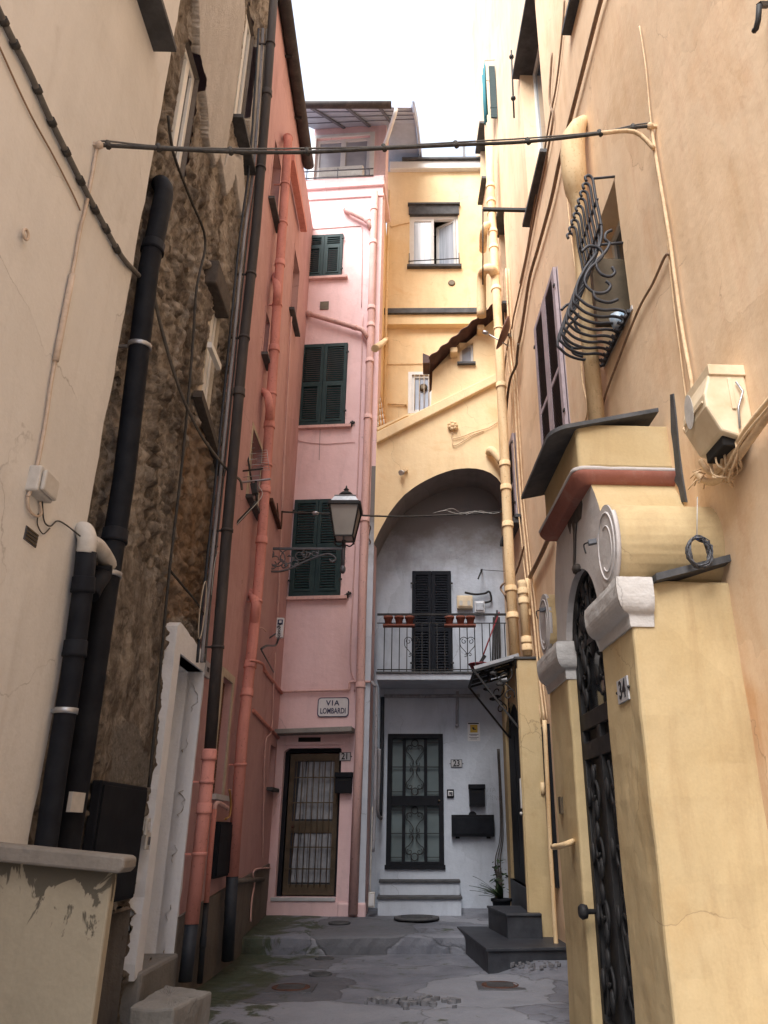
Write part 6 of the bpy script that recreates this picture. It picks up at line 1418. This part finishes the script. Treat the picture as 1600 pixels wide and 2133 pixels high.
for y0 in (pn,):
    q = [PT.P(uY(y0) + .10, zP + .01, -.16), PT.P(uY(y0) + .10, zP + .05, -.16)]
    A = [PT.P(uY(y0) + .10, 3.17, -.17), PT.P(uY(y0) - .1, 3.17, -.17), PT.P(uY(y0) - .1, 3.34, -.80), PT.P(uY(y0) + .10, 3.34, -.80)]
    obj('slate_ledge', MB().prism(A, [p + V((0, 0, .05)) for p in A]), M['slate'], po)
# iron door
id_ = obj('door', MB().wbox(PT, uY(df), uY(dn), 0, 2.40, -.17, -.13), M['iron'], po, 'black wrought iron door with leafy scrolls and an arched fanlight')
b_ = MB()
for a in ((uY(df), uY(df) + .09, 0, 3.1), (uY(dn) - .09, uY(dn), 0, 3.1), (uY(cy_) - .04, uY(cy_) + .04, 0, 2.4), (uY(df), uY(dn), 2.40, 2.54), (uY(df), uY(dn), 2.16, 2.30), (uY(df), uY(dn), 0, .25)): b_.wbox(PT, *a, -.135, -.08)
obj('door_frame', b_, M['iron'], id_, bevel=.006)
obj('pane', MB().wprism(PT, arc + [(uY(dn), 2.5), (uY(df), 2.5)][::-1][:0] + [(uY(dn), 2.54), (uY(df), 2.54)], -.18, -.16), M['glassdark'], id_)
b_ = MB(); random.seed(2)
def leafy(uc, zc, s, dr_):
    b_.tube([PT.P(u, z, -.085) for u, z in spiral((uc, zc), .02 * s, .17 * s, dr_ * .6, dr_ * (.6 + 2.3 * pi), 22)], .013, 6)
    for i in range(3):
        a = dr_ * (1 + 2.0 * i); c = PT.P(uc + .15 * s * cos(a), zc + .15 * s * sin(a), -.075); b_.ball(c, .06 * s, 6, 0, (.35, .9, 1.4))
for side, uc in ((1, uY(cy_) + .29), (-1, uY(cy_) - .29)):
    for zc in (.55, 1.0, 1.45, 1.88): leafy(uc, zc, 1.0, side)
    b_.tube(smooth_path([PT.P(uc + .1 * side * sin(z * 5), z, -.085) for z in (.3, .6, .9, 1.2, 1.5, 1.8, 2.1)], 4), .012, 6)
    b_.tube([PT.P(uc + side * .20, .3, -.085), PT.P(uc + side * .20, 2.12, -.085)], .008, 5)
    for zc in (2.80, 3.15, 3.42): leafy(uY(cy_) + side * (.30 if zc < 3.3 else .18), zc, 1.05, -side)
b_.wbox(PT, uY(df), uY(dn), 3.08, 3.13, -.11, -.085)
for a in [pi * i / 6 for i in range(1, 6)]: b_.tube([PT.P(uY(cy_), 2.95, -.095), PT.P(uY(cy_) + (rr - .03) * cos(a), 3.12 + (rr - .03) * sin(a), -.095)], .010, 5)
b_.tube([PT.P(u, z, -.095) for u, z in arc], .03, 6)
obj('scroll', b_, M['iron'], id_)
kn = PT.W(1222, 1888, -.1); kz = kn.z; kc = PT.P(uY(df) + .13, kz, .03); obj('knob', MB().lathe(kc, [(.02, -.12), (.02, -.03), (.05, -.02), (.06, .02), (.04, .045)], 14, 0, PT.n), M['iron'], id_)
# number 34
r4 = (PT.uz(1289, 1436)[0], PT.uz(1312, 1436)[0], PT.uz(1300, 1464)[1], PT.uz(1300, 1412)[1])
t = thing('house_number', PT.P((r4[0] + r4[1]) / 2, r4[2], 0), 'white number plate 34 on the near portal pier', 'house number')
obj('plate', MB().wbox(PT, *r4, .001, .014), M['marble'], t, bevel=.004); obj('numeral', text_mb(PT, '34', (r4[0] + r4[1]) / 2, (r4[2] + r4[3]) / 2, .17, .0155, .002, .95, 0, .004), M['inkblack'], t)
obj('nail', MB().ball(PT.P(r4[0] - .01, (r4[2] + r4[3]) / 2, .01), .012, 6).ball(PT.P(r4[1] + .012, (r4[2] + r4[3]) / 2, .01), .012, 6), M['iron'], t)
# coil of wire hanging on the near scroll
t = thing('wire_coil', PT.P(uY(5.05), 3.35, -.5), 'coil of grey wire hung on a white string in front of the near scroll', 'wire coil')
cc = at_y(1456, 1150, 4.93); random.seed(9); cb_ = MB()
for i in range(20):
    rx, rz = .075 + random.uniform(-.012, .012), .105 + random.uniform(-.012, .012); ox = random.uniform(-.012, .012)
    cb_.tube([cc + V((ox + rx * cos(a), random.uniform(-.03, .03), rz * sin(a))) for a in [2 * pi * q / 18 for q in range(18)]], .0045, 5, closed=True)
obj('coil', cb_, M['greyiron'], t); obj('string', MB().tube([cc + V((0, 0, .10)), at_y(1453, 1035, 4.93)], .004, 5), M['boxwhite'], t); obj('tie', MB().ball(cc + V((0, 0, .105)), .02, 6), simple('blue_tie', (.05, .10, .3), (.04, .08, .25), .6), t)
# dark slot, little pipes between portal and entrance block
obj('slit_door', MB().wbox(R, R.uz(1147, 1600)[0] - .25, R.uz(1147, 1600)[0] + .12, .9, R.uz(1144, 1508)[1], -.02, .05), M['doorblack'], None, 'narrow dark door slit on the apricot wall between portal and entrance block', 'door')
cable('thin straw pipe with joints between the portal and the entrance block', WP(R, [(1134, 1500), (1140, 1620), (1146, 1760), (1152, 1860), (1158, 1960), (1163, 2000)], .12), .030, M['yellpipe'], 'pipe', 'pipe', None, 3, 8)
pipe('lower straw pipe stub with joints at the far foot of the portal', [PT.P(uY(7.95), z, -.12) for z in (1.45, 1.2, .55, .32)], .034, M['yellpipe'], collars=(.2, .6, .9), n=10)
cable('short straw pipe arm on the far portal pier', [PT.W(1152, 1764, .14), PT.W(1168, 1762, .12), PT.W(1186, 1756, .08), PT.P(uY(7.3), PT.uz(1190, 1752)[1], -.01)], .025, M['yellpipe'], 'pipe', 'pipe', None, 3, 8)
obj('bell', MB().wbox(PT, uY(7.62), uY(7.54), PT.uz(1170, 1695)[1], PT.uz(1170, 1660)[1], .0, .03), M['bronze'], None, 'small brass bell plate on the far portal pier', 'bell')
pipe('thin straw pipe down the front of the entrance block', [BF.W(1130, 1630, .04), BF.W(1131, 1645, .04), BF.W(1131, 1655, .04)], .03, M['yellpipe'], n=8)
# ---------------------------------------------------------------- GROUND
def hgt(x, y):
    return .012 * noise.noise(V((x * 1.3, y * 1.3, 0))) + .006 * noise.noise(V((x * 4, y * 4, 2)))
YK = at_y(760, 1987, 1).y
kerb_y = 12.28
def kerb(x): return kerb_y + .10 * (x + .6) * .6 + .04 * noise.noise(V((x * 1.5, 1, 1))) + .02 * noise.noise(V((x * 6, 3, 1)))
mb = MB(); nx, ny = 110, 200; x0, x1, y0, y1 = -3.2, 2.6, 2.5, 13.2
for j in range(ny + 1):
    for i in range(nx + 1):
        x = x0 + (x1 - x0) * i / nx; y = y0 + (y1 - y0) * j / ny; h = hgt(x, y)
        h += max(0, min(1, (x - .9) / .5)) * max(0, min(1, (y - 9.6) / 1.6)) * .18     # the rough ramp by the entrance block
        h += max(0, (y - 11.6)) * .03 * max(0, min(1, (-1.2 - x)))
        mb.v.append(V((x, y, h)))
for j in range(ny):
    for i in range(nx):
        a = j * (nx + 1) + i; mb.f.append([a, a + 1, a + nx + 2, a + nx + 1]); mb.sm.append(True); mb.mi.append(0)
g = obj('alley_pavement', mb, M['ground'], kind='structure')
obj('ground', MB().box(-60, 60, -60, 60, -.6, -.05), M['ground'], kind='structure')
# raised upper pavement with a worn kerb
mb = MB(); k = 60; rows = []
for i in range(k + 1):
    x = -2.9 + (2.2 + 2.9) * i / k; yk = kerb(x); lump = .02 * noise.noise(V((x * 2.3, 5, 5)))
    prof = [(yk, -.05), (yk + .02 * noise.noise(V((x * 7, 0, 9))), .10), (yk + .012 + .02 * noise.noise(V((x * 5, 2, 9))), .20 + lump), (yk + .045, .226 + lump)]
    for q in range(1, 13):
        y = yk + .09 + (15.0 - yk) * q / 12; prof.append((y, .228 + lump * (1 - q / 12) + .15 * (q / 12) + .006 * noise.noise(V((x * 3, y * 3, 1)))))
    rows.append([V((x, y, z)) for y, z in prof])
m_ = len(rows[0])
mb.raw([p for r_ in rows for p in r_], [(i * m_ + j, (i + 1) * m_ + j, (i + 1) * m_ + j + 1, i * m_ + j + 1) for i in range(k) for j in range(m_ - 1)], 0, True)
mb.sm = [(q_ % (m_ - 1)) > 2 for q_ in range(len(mb.sm))]
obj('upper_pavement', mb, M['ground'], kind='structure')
def zup(x, y): return .235 + .15 * max(0, (y - kerb(x) - .09)) / (15 - kerb(x))
# manhole covers
def cover(px, py, rx, upper, label, square=False, ry=None):
    p = at_z(px, py, .30 if upper else .0)
    if upper: p = at_z(px, py, zup(p.x, p.y) + .004)
    t = thing('manhole_cover', p, label, 'manhole cover', 'manhole covers in the alley pavement')
    z = p.z + .004 + (0 if upper else hgt(p.x, p.y)); ry = ry or rx
    if square: obj('frame', MB().box(p.x - rx * 1.25, p.x + rx * 1.25, p.y - ry * 1.25, p.y + ry * 1.25, z - .03, z + .006), M['greyiron'], t, bevel=.004)
    mb = MB().lathe(V((p.x, p.y, z - .02)), [(rx, 0), (rx, .032), (rx * .93, .036), (rx * .90, .030)], 26); obj('lid', mb, M['rustiron'] if square else M['slate'], t)
    mb = MB()
    for i in range(-2, 3): mb.box(p.x - rx * .7, p.x + rx * .7, p.y + i * rx * .28 - .008, p.y + i * rx * .28 + .008, z + .008, z + .016)
    obj('rib', mb, M['slate'], t)
cover(606, 2060, .21, False, 'round rusty manhole cover in a square frame at the left of the lower pavement', True)
cover(1042, 2053, .21, False, 'round manhole cover in a square frame on the right near the black steps', True)
cover(676, 1998, .13, False, 'upper cover of the two small ones close together on the lower pavement')
cover(668, 2030, .14, False, 'small low cover just below the close pair on the lower pavement')
cover(707, 1923, .17, True, 'small cover on the upper pavement in front of door 21')
cover(868, 1912, .36, True, 'wide cover on the upper pavement in front of the white steps')
# broken patch with stones
random.seed(21); mb = MB(); ctr = at_z(868, 2090, 0)
for i in range(46):
    c = ctr + V((random.gauss(0, .26), random.gauss(0, .10), .0)); r_ = random.uniform(.018, .055)
    A = []
    k = 7
    ang = random.random() * 6
    lo_ = [c + V((r_ * cos(ang + 2 * pi * i_ / k) * random.uniform(.7, 1.3), r_ * sin(ang + 2 * pi * i_ / k) * random.uniform(.6, 1.1), -.01)) for i_ in range(k)]
    hi_ = [p + V((random.uniform(-.01, .01), random.uniform(-.01, .01), .025 + r_ * random.uniform(.3, .7))) for p in lo_]
    mb.prism(lo_, hi_)
obj('rubble', mb, M['gravel'], kind='stuff')
mb = MB()
for i in range(90):
    c = at_z(random.uniform(1060, 1168), random.uniform(1992, 2016), .12); r_ = random.uniform(.008, .025)
    lo_ = [c + V((r_ * cos(2 * pi * i_ / 5), r_ * sin(2 * pi * i_ / 5), -.01)) for i_ in range(5)]; mb.prism(lo_, [p + V((0, 0, .012 + r_ * .7)) for p in lo_])
obj('gravel', mb, M['gravel'], kind='stuff')
# black stone steps at the entrance
t = thing('stone_steps', V((1.1, 12, .05)), 'black stone steps leading up to the dark doorway on the right', 'steps')
fl = at_y(1017, 1977, 11.05); zS = at_y(1017, 1975, 11.05).z
xa = fl.x
yA, yB = 11.05, 13.1
p1 = at_z(1017, 1975, .62)
zS = .275; nl = at_z(1016, 1975, zS); fl_ = at_z(955, 1930, zS)
A = [V((nl.x, nl.y, .0)), V((2.05, nl.y + .15, .0)), V((2.05, fl_.y, .0)), V((fl_.x, fl_.y, .0))]
roughen(obj('step', MB().prism(A, [V((p.x, p.y, zS - .035)) for p in A]), M['blackmarble'], t), 5, .012, .2)
Bq = [A[0] + V((-.02, -.03, zS - .035)), A[1] + V((0, -.03, zS - .035)), A[2] + V((0, .02, zS - .035)), A[3] + V((-.02, .02, zS - .035))]
obj('tread', MB().prism(Bq, [p + V((0, 0, .035)) for p in Bq]), M['blackmarble'], t, bevel=.006)
n2 = at_z(1056, 1905, .90); 
x2 = at_y(1057, 1930, 12.0).x; xl = at_y(1016, 1900, 12.6).x
C = [V((x2, 12.0, zS)), V((1.5, 12.0, zS)), V((1.5, 12.75, zS)), V((xl + .05, 12.75, zS))]
cq = at_z(1058, 1955, zS); cr2 = at_z(1018, 1933, zS)
C = [V((cq.x, cq.y, zS)), V((1.6, cq.y, zS)), V((1.6, cr2.y, zS)), V((cr2.x, cr2.y, zS))]
zT = at_y(1058, 1903, cq.y).z
obj('step', MB().prism(C, [V((p.x, p.y, zT - .03)) for p in C]), M['blackmarble'], t)
Cq = [V((p.x, p.y, zT - .03)) for p in C]; Cq[0] += V((-.02, -.02, 0)); Cq[1] += V((0, -.02, 0)); Cq[3] += V((-.02, 0, 0))
obj('tread', MB().prism(Cq, [p + V((0, 0, .03)) for p in Cq]), M['blackmarble'], t, bevel=.006)
# agave and leafy plant in a corner pot
t = thing('potted_plant', V((1.32, 13.6, .33)), 'spiky dark leaved plant in a pot in the corner by the black steps', 'plant')
pc = V((at_y(1045, 1885, 13.7).x, 13.7, .34)); obj('pot', MB().lathe(pc, [(.11, 0), (.15, .22), (.17, .22), (.17, .26), (.14, .26)], 16), M['doorblack'], t)
mb = MB(); random.seed(8)
for i in range(26):
    a = random.uniform(pi * .45, pi * 1.5); ln = random.uniform(.35, .62); up = random.uniform(.25, 1.0); pts = []
    d = V((cos(a), sin(a) * .7, 0)); s_ = d.cross(V((0, 0, 1))).normalized(); vs = []
    for q in range(7):
        f = q / 6; c = pc + V((0, 0, .25)) + d * ln * f * (1 - .15 * up) + V((0, 0, ln * up * (f - .45 * f * f * (1.3 - up * .5)) * 1.1)); w_ = .026 * (1 - f ** 2) + .001
        vs += [c - s_ * w_, c + V((0, 0, -.006)), c + s_ * w_]
    mb.raw(vs, [(3 * q + e, 3 * q + 1 + e, 3 * q + 4 + e, 3 * q + 3 + e) for q in range(6) for e in (0, 1)], 0, True)
obj('leaf', mb, M['leaf'], t)
mb = MB()
for i in range(80):
    c = pc + V((random.uniform(-.12, .10), random.uniform(.0, .3), random.uniform(.3, .85))); a = random.random() * 6; r_ = random.uniform(.05, .10); d = V((cos(a), sin(a), random.uniform(-.7, .2))).normalized(); s_ = d.cross(V((0, 0, 1))).normalized()
    mb.face([c, c + d * r_ * .5 + s_ * r_ * .35, c + d * r_ * 1.2, c + d * r_ * .5 - s_ * r_ * .35])
obj('foliage', mb, M['leaf'], t); obj('stem', MB().tube([pc + V((0, .1, .1)), pc + V((.02, .16, .85))], .012, 6).tube([pc + V((.05, .1, .1)), pc + V((-.08, .2, .7))], .01, 6), M['bark'], t)

# ---------------------------------------------------------------- near left parapet and block
t = thing('parapet', V((-2.0, 4.1, 0)), 'low cement parapet with peeling paint and a stone coping at the lower left', 'parapet')
PA = Wall((-1.6, 4.0), (1, 0)); pr = PA.uz(217, 1950)[0]; 
ztr = PA.uz(217, 1800)[1]; ztl = PA.uz(0, 1779)[1]
pmx = plaster('peeling_parapet_paint', (.245, .215, .16), (.285, .25, .19), (.22, .19, .14), stain=(.16, .14, .105), stain_amt=.35, seed=23, bumpy=.4)
nt = pmx.node_tree; bs = nt.nodes['Principled BSDF']; src = bs.inputs['Base Color'].links[0].from_socket
pz = pos_node(nt, (1, 1, 1)); sp_ = N(nt, 'ShaderNodeSeparateXYZ'); nt.links.new(pz, sp_.inputs[0])
mr = N(nt, 'ShaderNodeMapRange'); mr.inputs[1].default_value = .70; mr.inputs[2].default_value = 1.45; nt.links.new(sp_.outputs[2], mr.inputs[0])
pm2 = pos_node(nt, (6, 6, 4)); ma = N(nt, 'ShaderNodeMath', operation='MULTIPLY'); nt.links.new(noise_n(nt, pm2, 1.0, 5, .6, .7), ma.inputs[0]); nt.links.new(mr.outputs[0], ma.inputs[1])
fac = ramp(nt, ma.outputs[0], [(.375, 0.0), (.395, 1.0)])
nt.links.new(mix(nt, fac, src, (.085, .075, .058)), bs.inputs['Base Color'])
obj('wall', MB().wprism(PA, [(-3, -.1), (pr, -.1), (pr, ztr), (-3, ztl + .03)], -.07, 0), pmx, t, bevel=.01)
cr = PA.uz(262, 1790, .06)[0]
a = PA.uz(0, 1757, .06); b = PA.uz(262, 1783, .06)
sl_ = (b[1] - a[1]) / (b[0] - a[0]); zl = a[1] + sl_ * (-3 - a[0])
obj('coping', MB().wprism(PA, [(-3, zl - .085), (cr - .02, b[1] - .075), (cr, b[1] - .05), (cr, b[1] - .01), (cr - .02, b[1]), (-3, zl)], -.10, .07), M['coping'], t, bevel=.012)
# concrete doorstep block
t = thing('doorstep', V((-2.2, 7.8, 0)), 'rough grey concrete step block below the white doorway', 'step')
zt3 = .36; P_ = [at_z(x, y, zt3) for x, y in ((268, 2098), (362, 2100), (441, 2064), (345, 2050))]
top = []
for i in range(4):
    a, b = P_[i], P_[(i + 1) % 4]
    for q in range(8):
        p = a.lerp(b, q / 8); top.append(p + V((.015 * noise.noise(p * 5), .015 * noise.noise(p * 6), .012 * noise.noise(p * 7))))
roughen(obj('block', MB().prism([V((p.x + .01, p.y, -.05)) for p in top], top), M['concrete'], t, bevel=.02), 3, .03, .2)
zl_ = DOOR[2]
obj('landing', MB().wbox(L, DOOR[0] - .12, DOOR[1] + .05, .0, zl_ + .005, -.6, .12), M['concrete'], t, bevel=.03)
# unseen house block added behind the camera to hold back low sky
eb = thing('sky_screen_house', V((0, -32, 0)), 'plain plastered house block added unseen behind the viewpoint to screen low sky', 'house')
obj('wall', MB().box(-14, 15, -34, -30, 0, 12), M['beige'], eb)
# ---------------------------------------------------------------- street lantern on its scroll bracket
Yl = 12.3
LB = Wall((0, Yl), (1, 0))
t = thing('wall_lantern', LB.W(715, 1140), 'black street lantern with frosted glass on a scrolled iron bracket from the salmon wall', 'street lamp')
u0, z0 = LB.uz(560, 1143); u1, _ = LB.uz(716, 1143)
bk = MB().bar(LB.P(u0 - .15, z0, 0), LB.P(u1, z0, 0), .04, .035)
zb = LB.uz(560, 1190)[1]
bk.tube(smooth_path([LB.P(*LB.uz(x, y)) for x, y in ((552, 1188), (562, 1190), (585, 1190), (610, 1182), (635, 1170), (660, 1160), (682, 1154), (695, 1158), (699, 1166), (692, 1170), (686, 1165))], 5), .018, 7)
for (x, y, r, a0, tn) in ((575, 1166, 20, 0, 2.4), (600, 1163, 19, 2, -2.3), (566, 1178, 10, 1, 2), (590, 1178, 11, 3, 2), (625, 1156, 14, 0, 2.2), (640, 1154, 11, 2, -2), (655, 1152, 9, 1, 2), (612, 1175, 10, 0, -2), (563, 1155, 9, 2, 2)):
    c = LB.uz(x, y); s_ = .0087; bk.tube([LB.P(u, z, 0) for u, z in spiral(c, r * s_ * .2, r * s_, a0, a0 + tn * pi, 20)], .011, 6)
    bk.ball(LB.P(c[0] + r * s_ * .5, c[1], 0), .03, 6, 0, (1.2, .4, .8))
bk.tube([LB.P(u0 - .06, z0 + .06, 0), LB.P(u0 - .06, zb - .12, 0)], .022, 7)
obj('bracket', bk, M['greyiron'], t)
po_ = MB().tube([LB.P(u1, LB.uz(716, 1185)[1], 0), LB.P(u1, LB.uz(716, 1125)[1], 0)], .03, 8).ball(LB.P(u1, LB.uz(716, 1186)[1], 0), .05, 8, 0, (1, 1, 1.6))
obj('post', po_, M['greyiron'], t)
zc = LB.uz(720, 1122)[1]; uc, zt = LB.uz(720, 1058); zb_ = LB.uz(720, 1122)[1]
def ring(zz, h): return [V((LB.P(uc, 0).x + sx * h, Yl + sy * h, zz)) for sx, sy in ((-1, -1), (1, -1), (1, 1), (-1, 1))]
ht, hb_ = .255, .155
gl = MB().prism(ring(zb_, hb_ - .012), ring(zt, ht - .012)); obj('glass', gl, M['glasslamp'], t)
fr = MB(); A, Bq = ring(zb_, hb_), ring(zt, ht)
for i in range(4):
    fr.bar(A[i], Bq[i], .022); fr.bar(A[i], A[(i + 1) % 4], .025); fr.bar(Bq[i], Bq[(i + 1) % 4], .05, .06)
obj('frame', fr, M['iron'], t)
zr = LB.uz(720, 1040)[1]
obj('roof', MB().prism(ring(zt + .03, ht - .01), ring(zr, .17), 0).prism(ring(zr, .185), ring(zr + .02, .16)), M['steel'], t)
c = V((LB.P(uc, 0).x, Yl, zr)); obj('finial', MB().lathe(c, [(.06, 0), (.05, .04), (.12, .05), (.13, .075), (.09, .12), (.04, .15), (.03, .17), (.05, .18), (.02, .21), (.008, .26)], 18), M['iron'], t)
sp = MB()
for s_ in (-1, 1):
    for ax in (V((1, 0, 0)), V((0, 1, 0))):
        cc = V((LB.P(uc, 0).x, Yl, zb_)); sp.tube(smooth_path([cc + ax * s_ * .15, cc + ax * s_ * .16 + V((0, 0, -.08)), cc + ax * s_ * .10 + V((0, 0, -.14)), cc + ax * s_ * .03 + V((0, 0, -.12)), V((LB.P(u1, 0).x, Yl, zb_ - .17))], 4), .012, 6)
        sp.ball(cc + ax * s_ * .16 + V((0, 0, -.09)), .022, 6)
obj('cradle', sp, M['iron'], t)
# insulator bead on the wire
obj('insulator', MB().ball(at_y(657, 1069, 12.75), .045, 10, 0, (1.5, 1, .8)), M['steel'], None, 'small metal insulator on the wire left of the lantern', 'insulator')
# television antenna
t = thing('antenna', at_y(455, 1135, 9.6), 'small television antenna on a bent black arm by the salmon wall', 'antenna')
Ya = 9.6
def Q(x, y, d=0): return at_y(x, y, Ya + d)
obj('arm', MB().tube([L.W(449, 1140, .05), Q(470, 1115, -.05), Q(520, 1062), Q(535, 1045)], .022, 8).tube([Q(535, 1045), Q(533, 1000)], .018, 8), M['iron'], t)
obj('boom', MB().tube([Q(509, 903, .5), Q(525, 1010)], .014, 6), M['iron'], t)
el = MB()
for i in range(8):
    f = i / 7; x = 511 + 14 * f; y = 912 + 80 * f; w_ = 15 + 3 * f; el.tube([Q(x - w_, y + 2, .5 - .45 * f), Q(x + w_, y - 2, .5 - .45 * f)], .0045, 5)
obj('element', el, M['steel'], t)
rf = MB()
for i in range(9):
    f = i / 8; rf.tube([Q(482, 943 + 38 * f, .05), Q(505 + 3 * f, 940 + 42 * f, .0)], .003, 4); rf.tube([Q(535, 940 + 38 * f, .0), Q(556 + 4 * f, 937 + 42 * f, .05)], .003, 4)
rf.tube([Q(482, 943, .05), Q(480, 981, .05)], .004, 4); rf.tube([Q(556, 937, .05), Q(561, 980, .05)], .004, 4)
obj('reflector', rf, M['steel'], t)
obj('crossbar', MB().bar(Q(486, 1007, 0), Q(564, 998, 0), .04, .015), M['steel'], t); obj('dipole', MB().tube([Q(498, 982), Q(548, 976)], .012, 6), M['iron'], t)
obj('amplifier', MB().bar(Q(528, 1008), Q(532, 1030), .08, .08), M['iron'], t, bevel=.01)
cable('thin pale aerial wire trailing from the antenna along the salmon wall', [Q(538, 1012, -.03), Q(547, 1028, -.03), Q(535, 1048, -.03), Q(500, 1085, -.05), Q(470, 1125, -.05), L.W(450, 1160, .1), L.W(440, 1240, .1)], .005, M['boxwhite'])

# ---------------------------------------------------------------- CAMERA, SKY, SUN
cam = bpy.data.cameras.new('camera'); co = bpy.data.objects.new('camera', cam); COL.objects.link(co)
co.location = (0, 0, CAMZ); co.rotation_euler = (radians(90) + TH, 0, 0)
cam.sensor_fit = 'VERTICAL'; cam.sensor_height = 24.0; cam.lens = F / 2133 * 24.0
cam.shift_x = -(CX - 800) / 2133; cam.clip_end = 500
SC.camera = co
w = bpy.data.worlds.new('World'); SC.world = w; w.use_nodes = True
nt = w.node_tree; bg = nt.nodes['Background']; sky = nt.nodes.new('ShaderNodeTexSky'); sky.sky_type = 'NISHITA'
SUN_EL, SUN_ROT = radians(50), radians(212)
sky.sun_disc = False; sky.sun_elevation = SUN_EL; sky.sun_rotation = SUN_ROT; sky.air_density = 1.0; sky.dust_density = 4.0; sky.ozone_density = 1.0
# thin bright cloud cover over the clear sky
tc = nt.nodes.new('ShaderNodeTexCoord'); cn = noise_n(nt, tc.outputs['Generated'], 2.2, 6, .6, .3)
cl_f = ramp(nt, cn, [(.25, .72), (.60, .98)])
nt.links.new(mix(nt, cl_f, sky.outputs[0], (1.0, 1.0, 1.0)), bg.inputs[0])
mx = bg.inputs[0].links[0].from_node; mx.clamp_result = False; mx.inputs[7].default_value = (1.78, 1.98, 2.4, 1)
bg.inputs[1].default_value = .12
sd = bpy.data.lights.new('sun', 'SUN'); sd.energy = 2.0; sd.angle = radians(48); sd.color = (1, .97, .93)
so_ = bpy.data.objects.new('sun', sd); COL.objects.link(so_)
sv = V((sin(SUN_ROT) * cos(SUN_EL), cos(SUN_ROT) * cos(SUN_EL), sin(SUN_EL)))
so_.rotation_euler = (-sv).to_track_quat('-Z', 'Y').to_euler(); so_.location = (0, -5, 30)
SC.view_settings.view_transform = 'Standard'; SC.view_settings.look = 'None'; SC.view_settings.gamma = 1; SC.view_settings.exposure = 2.40
SC.render.engine = 'CYCLES'
SC.cycles.use_denoising = True; SC.cycles.max_bounces = 8; SC.cycles.diffuse_bounces = 5; SC.cycles.glossy_bounces = 3
